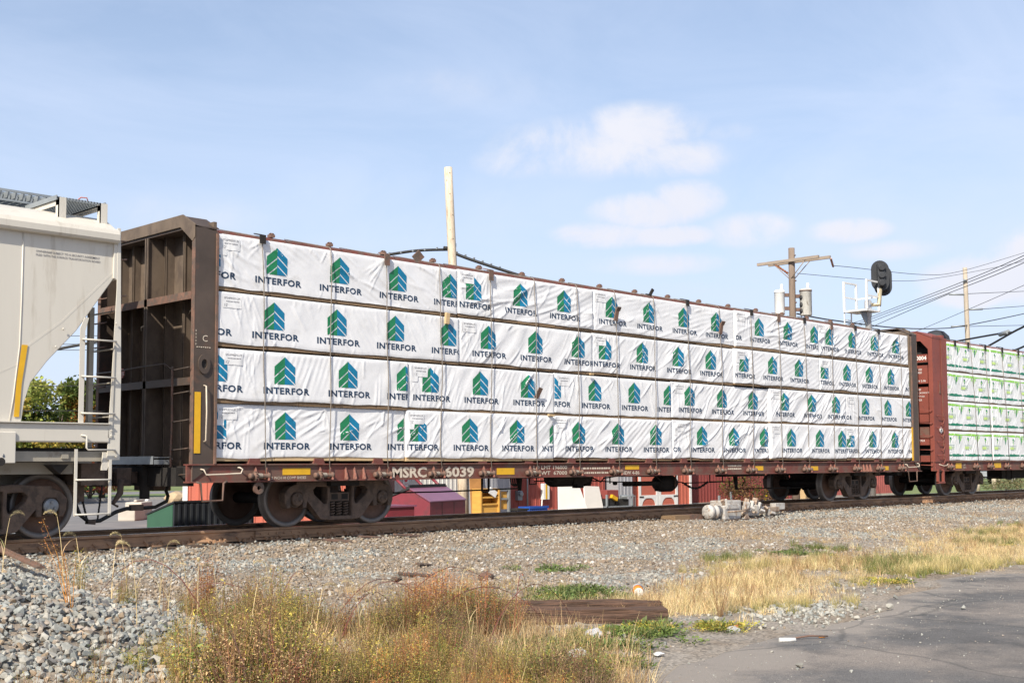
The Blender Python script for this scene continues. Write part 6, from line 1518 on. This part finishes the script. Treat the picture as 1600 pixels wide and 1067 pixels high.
# fewer plants on the heap of stone
hd = gh(X, Y)-np.interp(Y, [5, 9, 12.5], [-.5, -.49, -.42]); k = (R.uniform(0, 1, len(X)) < np.clip(1-hd*4.5, .04, 1)) & (R.uniform(0, 1, len(X)) < np.clip((X/Y-.44)/.07, .03, 1)); X, Y = X[k], Y[k]; n = len(X)
gapm = fbm(X*.9, Y*.9, 61, 3); k = gapm > .40; X, Y, gapm = X[k], Y[k], gapm[k]; n = len(X)
sel = fbm(X*.75, Y*.75, 71, 3); s2 = fbm(X*1.1, Y*1.1, 81, 3); idx = np.zeros(n, int)
D_ = X*.7114+Y*.7028                      # distance along the view, only used to grade plant kinds from the heap to the road
for i in range(n):
    u = R.rand(); right = np.clip((X[i]-Y[i]*.35-2.2)/3.0, 0, 1)
    if sel[i] < .44: c = [0, 2, 1, 6, 7, 5, 1]
    elif sel[i] < .54: c = [1, 5, 6, 2, 8, 0]
    elif sel[i] < .62: c = [4, 7, 1, 9, 6]
    else: c = [2, 0, 7, 5, 10, 6]
    if s2[i] > .64 and right < .5: c = [3, 1, 0, 5, 7]
    if right > .55 and u < .75: c = [6, 0, 2, 6, 2, 4, 6]
    idx[i] = c[R.randint(len(c))]
hump = .40+.82*np.clip((fbm(X*1.3+5, Y*1.3, 121, 2)-.22)*1.7, 0, 1)
sc = R.uniform(.65, 1.15, n)*hump*np.interp(X-Y*.35, [.5, 2.0, 3.4, 4.6, 5.4, 6.0], [.95, 1.12, .88, .70, .55, .42])
ex = R.normal(7.30, .34, 150); ey = R.normal(8.10, .30, 150); X = np.concatenate([X, ex]); Y = np.concatenate([Y, ey]); sc = np.concatenate([sc, R.uniform(.6, 1.0, 150)]); idx = np.concatenate([idx, R.choice([0, 6, 2, 2, 6, 3], 150)]); n = len(X)
scatter('weeds', 'dense band of green, brown and rusty orange weeds in front of the gravel', 'weeds', np.stack([X, Y, gh(X, Y)-.01], 1), np.stack([R.uniform(-.12, .12, n), R.uniform(-.12, .12, n), R.uniform(0, 2*PI, n)], 1), sc, idx, W)
# litter of dead stems between them
DT = [tuft(40+i, 46, .22, .16, 1.5, .5, .004, [TAN, BRN, TAN, STR], None, DRY) for i in range(4)]
n = 1300; X = R.uniform(2.6, 9.2, n); Y = R.uniform(4.6, 10.5, n); k = inside(X, Y, [(a+.25, b) for a, b in MASS]) & (gh(X, Y) < -.38); X, Y = X[k], Y[k]; n = len(X)
scatter('dead_stems', 'pale dead stems and thatch under the weeds', 'dead stems', np.stack([X, Y, gh(X, Y)], 1), np.stack([0*X, 0*X, R.uniform(0, 2*PI, n)], 1), R.uniform(.7, 1.3, n), R.randint(0, 4, n), DT)
# straw coloured grass between gravel and road
ST = [tuft(50+i, 56, .24, .14, 1.55, 1.6, .0055, [STR, STR, TAN, (.62, .50, .28)], None, DRY) for i in range(4)] + [tuft(60+i, 50, .26, .10, .7, 1.1, .006, [GRN, YG, (.14, .17, .04)], STR) for i in range(2)] + [weed(64, .34, .12, 10, 14, .011, [BRN, TAN], BRN, BRN)]
n = 30000; X = 8.4+R.uniform(0, 1, n)**1.35*38; e = asph_edge(X); Y = e+R.uniform(.2, 4.6, n); v = Y-e
c0 = np.interp(X, [8.4, 9.5, 11, 14, 18, 24, 40], [2.9, 2.6, 2.0, 1.75, 1.6, 1.8, 2.0]); wd = np.interp(X, [8.4, 9.6, 11, 14, 18, 24, 40], [.3, .55, 1.05, 1.0, 1.05, 1.2, 1.5])
den = np.exp(-((v-c0)/wd)**2*1.3)*np.clip((fbm(X*.55, Y*.8, 91, 4)-.27)*4.5, 0, 1)*1.0
k = R.uniform(0, 1, n) < den; X, Y = X[k], Y[k]; n = len(X); gsel = fbm(X*.5, Y*.9, 101, 3)
idx = np.where(gsel > .60, R.randint(4, 6, n), np.where(R.uniform(0, 1, n) < .06, 6, R.randint(0, 4, n)))
scatter('dry_grass', 'straw coloured dry grass between the gravel and the asphalt', 'dry grass', np.stack([X, Y, gh(X, Y)-.01], 1), np.stack([R.uniform(-.2, .2, n), R.uniform(-.2, .2, n), R.uniform(0, 2*PI, n)], 1), R.uniform(.40, .95, n)*np.interp(X, [9, 12, 20, 40], [.85, .85, .75, .75]), idx, ST)
# sparse wisps over the gravel
n = 1500; X = 7+R.uniform(0, 1, n)**1.4*34; Y = asph_edge(X)+R.uniform(1.8, 7.2, n); k = (fbm(X*.4, Y*.9, 111, 4) > .56) & (Y < 14.3); X, Y = X[k], Y[k]; n = len(X)
scatter('dry_wisps', 'thin dry grass wisps lying on the gravel', 'dry grass', np.stack([X, Y, gh(X, Y)], 1), np.stack([0*X, 0*X, R.uniform(0, 2*PI, n)], 1), R.uniform(.35, .75, n), R.randint(0, 4, n), DT)
# low green patches
LG = [low_green(1, .17, [(.12, .19, .045), (.19, .24, .06)], .030), low_green(2, .15, [YG, (.30, .33, .05)], .026), low_green(3, .18, [(.14, .19, .06), (.12, .16, .05)], .034), tuft(70, 46, .17, .09, .8, 1.2, .006, [(.15, .19, .055), (.22, .22, .08)], None)]
pts = []
for x, y, rad, cnt, c in ((8.35, 6.85, .50, 46, 0), (8.9, 7.0, .28, 18, 1), (9.3, 6.55, .30, 22, 1), (10.6, 9.35, .55, 46, 2), (10.0, 9.2, .30, 16, 2), (9.15, 9.9, .28, 10, 2), (15.6, 10.9, .45, 26, 3), (17.3, 10.6, .6, 26, 2), (18.4, 10.9, .6, 26, 3), (16.6, 8.6, .8, 80, 3), (17.5, 8.7, .9, 80, 3), (15.6, 8.2, .5, 30, 3), (14.4, 7.6, .4, 16, 1), (22.0, 9.6, .8, 40, 3), (24.5, 10.6, .8, 40, 3), (28, 11.2, 1.0, 40, 3), (9.75, 8.15, .25, 14, 0), (12.3, 11.4, .5, 14, 2), (6.2, 6.2, .6, 30, 0), (5.2, 6.6, .5, 24, 1), (7.6, 6.6, .5, 30, 2), (7.0, 6.1, .4, 40, 0), (7.35, 6.9, .4, 36, 0), (6.4, 6.7, .5, 40, 2)):
    for i in range(cnt): pts.append((x+R.normal(0, rad*.5), y+R.normal(0, rad*.42), c if R.rand() < .75 else R.randint(0, 4)))
A = np.array(pts); n = len(A)
scatter('green_patches', 'small bright green low plants in the dirt', 'low plants', np.stack([A[:, 0], A[:, 1], gh(A[:, 0], A[:, 1])], 1), np.stack([0*A[:, 0], 0*A[:, 0], R.uniform(0, 2*PI, n)], 1), R.uniform(.5, 1.05, n), A[:, 2].astype(int), LG)

# tall foxtail stalks that stand out one by one
def foxtail(x, y, h, az, seed):
    r = random.Random(seed); z = float(gh(x, y)); L = Leafy(); d = Vector((math.cos(az), math.sin(az), 0)); pts = []
    for i in range(7): t = i/6; pts.append(Vector((x, y, z))+d*(.10*h*t*t)+Vector((0, 0, h*t)))
    S = Leafy(); S.stem(pts, .0042, STR)
    for k in range(3): S.blade(pts[1+k], az+k*2.1, .20, .010, .5, 1.2, vary(STR, r), 3)
    base = pts[-1]; q = base.copy(); an = .25
    for i in range(26):          # drooping bristly head
        an += .085; dirv = d*math.sin(an)+Vector((0, 0, math.cos(an))); q = q+dirv*.0052; t = i/25; rad = .013*math.sin(PI*(.12+.80*t))
        for k in range(7):
            v = Vector((r.gauss(0, 1), r.gauss(0, 1), r.gauss(0, 1))); v = (v-dirv*v.dot(dirv)).normalized(); L.leaf(q+v*rad*.3, v+dirv*.7, dirv, rad*1.5, .0035, vary((.60, .49, .27), r, .2))
    o = empty('foxtail_grass', (x, y, z), 'tall foxtail grass stalk with a drooping straw coloured seed head above the weeds', 'grass stalk', 'foxtail stalks among the weeds')
    link_mesh('stalk', S.mesh('stalk', LEAF, (x, y, z)), o); link_mesh('seed_head', L.mesh('seed_head', DRY, (x, y, z)), o)
for i, (x, y, h, az) in enumerate(((5.35, 10.05, .62, 2.2), (5.15, 9.95, .50, .5), (5.55, 9.85, .60, -.6), (5.75, 9.7, .52, 2.4), (4.55, 9.6, .60, 2.4), (4.75, 9.7, .48, 2.3), (3.95, 9.35, .45, -.7), (5.35, 9.35, .42, -.5), (5.6, 9.3, .50, 1), (5.9, 9.45, .5, 2.3), (6.05, 8.85, .60, 2.3), (6.25, 7.9, .52, 2.4), (5.5, 7.5, .55, -.8), (7.35, 7.95, .55, -.5), (6.9, 7.3, .45, 2.2), (4.5, 8.3, .6, 2.3), (5.0, 7.6, .55, -.4))): foxtail(x, y, h, az, 300+i)
def lone(name, label, cat, x, y, me):
    z = float(gh(x, y)); o = link_mesh(name, me, None, (x, y, z-.01)); return tag(o, label, cat)
r = random.Random(5); L = Leafy()
L.stem([(0, 0, 0), (.01, 0, .2), (-.01, .01, .42)], .004, RED)
for i in range(240):
    t = r.random(); q = .075*math.sin(PI*(.1+.8*t))
    L.leaf((r.gauss(0, q*.6), r.gauss(0, q*.6), .06+.37*t), (r.gauss(0, 1), r.gauss(0, 1), .4), (0, 0, 1), .024, .012, vary(r.choice([YG, YG, (.30, .29, .04), GRN]), r))
lone('seedling', 'narrow upright seedling with yellow green leaves standing in the gravel', 'seedling', 8.42, 9.35, L.mesh('seedling', LEAF))
lone('orange_weed', 'tall rusty orange weed, the brightest in the weed band', 'weed', 5.95, 9.75, weed(91, .62, .16, 26, 70, .015, [ORG, ORG, RED, (.45, .22, .05)], RED, ORG))
lone('red_weed', 'slender reddish weed stalk rising in front of the stone heap', 'weed', 4.15, 8.6, weed(92, .62, .26, 8, 34, .013, [ORG, RED, TAN], ORG, ORG))
lone('twig_plant', 'bare twiggy brown plant beside the end of the timbers', 'plant', 10.15, 7.15, weed(93, .62, .26, 14, 16, .012, [BRN, TAN, YG], BRN, BRN))
L = Leafy(); rr = random.Random(12)
for x, y, a, ln in ((6.3, 9.2, .6, 1.3), (6.35, 9.1, 2.6, 1.2), (6.6, 8.8, .2, 1.5), (7.0, 8.5, -.3, 1.4), (7.4, 8.2, 2.9, 1.1), (6.1, 8.0, .4, 1.2), (7.2, 7.4, .1, 1.3), (5.2, 8.4, 2.4, 1.1), (6.8, 7.9, -.6, 1.3), (7.7, 7.6, .6, .9)):
    z = float(gh(x, y)); h = rr.uniform(.35, .6); pts = [(x+math.cos(a)*ln*t, y+math.sin(a)*ln*t, z+h*math.sin(PI*min(1, t*1.05))**.8+.02) for t in [i/9 for i in range(10)]]; L.stem(pts, .0045, (.24, .075, .065))
    for k in range(26):
        q = Vector(pts[rr.randint(1, 8)]); L.leaf(q+Vector((rr.gauss(0, .03), rr.gauss(0, .03), rr.gauss(0, .02))), (rr.gauss(0, 1), rr.gauss(0, 1), .2), (0, 0, 1), .025, .013, vary(rr.choice([OLIVE, RED, YG]), rr))
o = bpy.data.objects.new('bramble_canes', L.mesh('bramble_canes', LEAF)); COL.objects.link(o); tag(o, 'arching reddish bramble canes over the weeds', 'brambles', kind='stuff')

# old timbers lying at the road edge
def timber(loc, rz, ln, w, h, seed, label):
    bm = bmesh.new(); nx, k = 60, 7
    r = np.random.RandomState(seed); V = {}
    def P(t, a, b):
        x = (t-.5)*ln; n1 = fbm(np.array([x*2.5+seed]), np.array([a*3+b*5.]), seed, 4)[0]-.5; gr = fbm(np.array([x*.7+seed]), np.array([a*14+b*17.]), seed+2, 3)[0]-.5
        e = max(abs(a), abs(b)); s = 1+.45*n1+.35*gr
        return Vector((x+ (.05*n1 if t in (0, 1) else 0), a*w/2*s, (b+1)*h/2*(1+.22*n1+.15*gr)))
    ring = []
    for s in range(4):
        for j in range(k):
            t = -1+2*j/k; ring.append([(t, -1), (1, t), (-t, 1), (-1, -t)][s])
    rows = [[bm.verts.new(P(i/nx, a, b)) for a, b in ring] for i in range(nx+1)]; m = len(ring)
    for i in range(nx):
        for j in range(m): bm.faces.new((rows[i][j], rows[i][(j+1) % m], rows[i+1][(j+1) % m], rows[i+1][j]))
    bm.faces.new(rows[0]); bm.faces.new(rows[-1][::-1]); bmesh.ops.recalc_face_normals(bm, faces=bm.faces)
    me = bpy.data.meshes.new('timber'); bm.to_mesh(me); bm.free(); me.materials.append(TIM); o = link_mesh('old_timber', me, None, loc, (0, 0, rz)); return tag(o, label, 'timber', 'old sleepers at the road edge')
TIM = mat('rotten_timber', (.10, .056, .037), .95, var=.6, scale=9, stretch=(.35, 6, 6), col2=(.045, .028, .02), thr=(.5, .6), scale2=7, bump=1.6, bscale=12)
timber((8.67, 7.77, -.545), math.atan2(.70, -.714), 1.75, .23, .21, 3, 'front weathered railway sleeper, thicker and lit reddish brown')
timber((9.24, 8.25, -.54), math.atan2(.69, -.72), 1.7, .22, .19, 8, 'back weathered railway sleeper, darker, behind the front one')
# litter
def crumple(name, label, cat, loc, size, m, seed, fl=.7):
    bm = bmesh.new(); bmesh.ops.create_icosphere(bm, subdivisions=3, radius=.5); r = random.Random(seed)
    for v in bm.verts:
        a = np.array([v.co.x*3+seed]); n1 = fbm(a, np.array([v.co.y*3+v.co.z*2.]), seed, 3)[0]; v.co *= .55+.9*n1; v.co.x *= size[0]; v.co.y *= size[1]; v.co.z = max(-.28, v.co.z)*size[2]
    me = bpy.data.meshes.new(name); bm.to_mesh(me); bm.free(); me.materials.append(m); o = link_mesh(name, me, None, loc); return tag(o, label, cat)
plas = mat('thin_white_plastic', (.68, .68, .68), .35, var=.06)
crumple('plastic_bag', 'crumpled white plastic bag at the foot of the weeds by the asphalt', 'plastic bag', (6.95, 6.20, -.43), (.14, .13, .15), plas, 4)
crumple('plastic_sheet', 'pale grey torn plastic film in the green plants before the timbers', 'plastic film', (8.02, 6.95, -.44), (.20, .16, .11), mat('clouded_plastic', (.48, .50, .52), .3), 9)
crumple('paper_scrap', 'flat white paper scrap beside the dead grass', 'paper scrap', (7.75, 6.05, -.475), (.11, .08, .035), plas, 14)
crumple('blue_wrapper', 'blue and orange crushed wrapper near the white bag', 'wrapper', (7.15, 6.08, -.47), (.09, .07, .05), mat('blue_wrapper_foil', (.03, .12, .34), .4, col2=(.4, .2, .05), thr=(.5, .55), scale2=14), 22)
crumple('concrete_lump', 'pale lump of broken concrete at the road edge', 'concrete lump', (9.25, 6.38, -.47), (.15, .10, .08), mat('broken_concrete', (.36, .35, .33), .9, bump=.5), 31)
crumple('brick_piece', 'small orange brick fragment touching the concrete lump', 'brick fragment', (9.42, 6.45, -.47), (.08, .06, .05), mat('brick_orange', (.42, .12, .05), .9), 33)
crumple('rusty_lump', 'dark rusty iron lump on the gravel', 'rusty iron', (10.72, 11.05, -.40), (.24, .10, .15), M['rustpost'], 37)
crumple('leaf_scrap', 'orange dead leaf on the asphalt edge', 'leaf', (9.45, 5.60, -.472), (.07, .05, .02), flat('orange_leaf', (.50, .20, .05)), 41)
c = empty('paper_cup', (11.05, 8.9, -.44), 'crushed orange and white paper cup lying in the green patch', 'paper cup'); c.rotation_euler = (1.35, .3, 2.3)
MB().lathe([(.05, -.08), (.065, .08), (.062, .08), (.047, -.075)], (0, 0, .02), 'z', 14).build('cup', [M['white']], c, world=False); MB().lathe([(.0535, -.05), (.0625, .04)], (0, 0, .02), 'z', 14).build('printed_band', [flat('orange_print', (.75, .22, .02))], c, world=False)
t = MB().tube([(-.07, 0, 0), (.07, 0, 0)], .018, 10).build('white_tube', [M['white']]); t.location = (9.03, 5.68, -.462); t.rotation_euler = (0, 0, -.7); tag(t, 'short white plastic tube on the asphalt', 'plastic tube')
t = MB().tube([(-.18, 0, 0), (0, .01, .015), (.16, -.02, .01)], .008, 6).build('twig', [M['rustpost']]); t.location = (9.3, 5.63, -.468); t.rotation_euler = (0, 0, -.55); tag(t, 'brown twig beside the white tube on the asphalt', 'twig')
for i, (x, y, ln, rz, lb) in enumerate(((12.15, 15.9, .55, -.5, 'rusty flat bar lying on the ballast below the left bogie'), (13.0, 16.15, .5, 0, 'short rusty plate on the ballast beside the rail'), (11.4, 13.0, .35, .3, 'splintered brown wood strip on the gravel'), (10.4, 12.0, .5, -.4, 'long thin wood splinter on the gravel'), (13.8, 16.05, .8, .03, 'long rusty strip beside the near rail'), (9.9, 11.8, .35, .7, 'small wood splinter in the middle of the gravel'))):
    z = float(gh(x, y)); o = MB().obox((0, 0, 0), (ln, .08, .025), (.12, .05, 0)).build('scrap_strip', [M['rustpost'] if 'rust' in lb else M['sleeper']], bevel=.004); o.location = (x, y, z+.03); o.rotation_euler = (.1, .04, rz); tag(o, lb, 'scrap strip')
o = MB().prism([(-.05, -.02), (.05, -.02), (.05, .0), (.012, .01), (.012, .03), (-.012, .03), (-.012, .01), (-.05, 0)], 'y', -.7, .7).build('rusty_rail_piece', [M['rustpost']])
o.location = (6.52, 14.95, -.10); o.rotation_euler = (.11, 0, -.06); tag(o, 'rusty steel piece sloping behind the stone heap at the left edge', 'steel piece')
for i, (x, y, s, lb) in enumerate(((13.45, 6.95, .09, 'pale stone on the asphalt nearest the dry grass'), (12.2, 5.6, .08, 'angular pale stone in the middle of the asphalt'), (7.95, 4.9, .075, 'rounded grey stone on the asphalt at the bottom edge'), (11.7, 6.15, .10, 'pale stone in front of the spilled stones'), (12.6, 6.55, .09, 'grey stone at the pale edge of the asphalt'))):
    o = link_mesh('loose_stone', PS[[2, 0, 9, 2, 0][i]], None, (x, y, -.478+s*.3), (.2, .1, i)); o.scale = (s, s, s); tag(o, lb, 'stone')

# silver switch machine beside the rail
sm = empty('switch_machine', (23.3, 16.0, -.24), 'silver painted electric switch machine lying beside the near rail', 'switch machine')
SV = mat('silver_paint', (.46, .44, .41), .6, .2, var=.2, scale=6, col2=(.28, .20, .14), thr=(.52, .66)); zb = -.27
SVR = mat('rusty_silver_paint', (.36, .28, .21), .7, .1, var=.3, scale=9, col2=(.17, .10, .07), thr=(.48, .6))
MB().lathe([(.02, -.01), (.145, -.005), (.16, .02), (.16, .10), (.135, .11), (.135, .17), (.175, .18), (.175, .24), (.13, .25), (.13, .60)], (22.28, 15.98, zb+.21), 'x', 24).build('motor', [SV], sm)
mb = MB()
for k in range(3): a = PI/2+k*2*PI/3; mb.cyl((22.27, 15.98+.10*math.cos(a), zb+.21+.10*math.sin(a)), .035, -.015, .02, 'x', 8)
mb.build('end_boss', [SV], sm)
MB().box(22.70, 23.35, 15.82, 16.18, zb+.02, zb+.34).build('gearbox', [SV], sm, bevel=.03); MB().box(22.85, 23.55, 15.95, 16.32, zb+.30, zb+.44).build('cover', [SV], sm, bevel=.02)
MB().box(22.75, 23.25, 15.80, 15.84, zb+.26, zb+.36).build('flange', [SV], sm, bevel=.008)
mb = MB(); mb.prism([(23.38, zb+.0), (23.66, zb+.0), (23.58, zb+.10), (23.56, zb+.42), (23.48, zb+.42), (23.46, zb+.10)], 'y', 15.78, 15.86); mb.build('stand', [SVR], sm, bevel=.01)
mb = MB(); mb.box(23.66, 24.15, 15.86, 16.12, zb+.08, zb+.30); mb.build('circuit_box', [SV], sm, bevel=.02)
for x, h, w in ((23.72, .45, .10), (23.90, .40, .07), (24.05, .46, .08), (24.2, .36, .12)): MB().obox((x, 15.92, zb+h-.06), (w, .12, .16), (.2, .2, .3)).build('lug', [SVR if h > .42 else SV], sm, bevel=.012)
MB().lathe([(.09, 0), (.09, .22), (.05, .24), (.05, .70)], (24.05, 15.98, zb+.22), 'x', 14).build('throw_rod', [SV], sm)
MB().box(24.55, 25.05, 15.90, 16.06, zb+.14, zb+.25).build('rod_clevis', [SVR], sm, bevel=.008); MB().box(24.95, 25.35, 15.94, 16.10, zb+.18, zb+.33).build('rod_end', [SV], sm, bevel=.008)
for k in range(26):
    q = R.uniform(0, 1, 5); x = 22.65+2.0*q[0]; h = .40-.11*(x-22.6)
    MB().obox((x, 15.78+.28*q[1], zb+.06+h*q[2]*.95), (.05+.16*q[3], .06+.08*q[4], .04+.09*q[1]), (q[2], q[3]*1.5, q[4]*2)).build('fitting', [SV if k % 3 else SVR], sm, bevel=.008)
MB().tube([(22.75, 15.76, zb+.20), (23.2, 15.74, zb+.21), (23.6, 15.76, zb+.25)], .02, 6).build('linkage', [SVR], sm)
for x in (23.1, 24.3): MB().box(x-.6, x+.45, 15.72, 16.2, zb-.04, zb+.03).build('base_timber', [M['sleeper']], sm)
for i, (x, lb) in enumerate(((21.6, 'left weathered timber end beside the switch machine'), (22.15, 'orange brown timber end touching the silver switch machine'))):
    o = MB().box(-.26, .26, -.2, .2, -.08, .08).build('timber_end', [M['rustpost'] if i else M['lumber']]); o.location = (x, 16.35, -.20); tag(o, lb, 'timber')
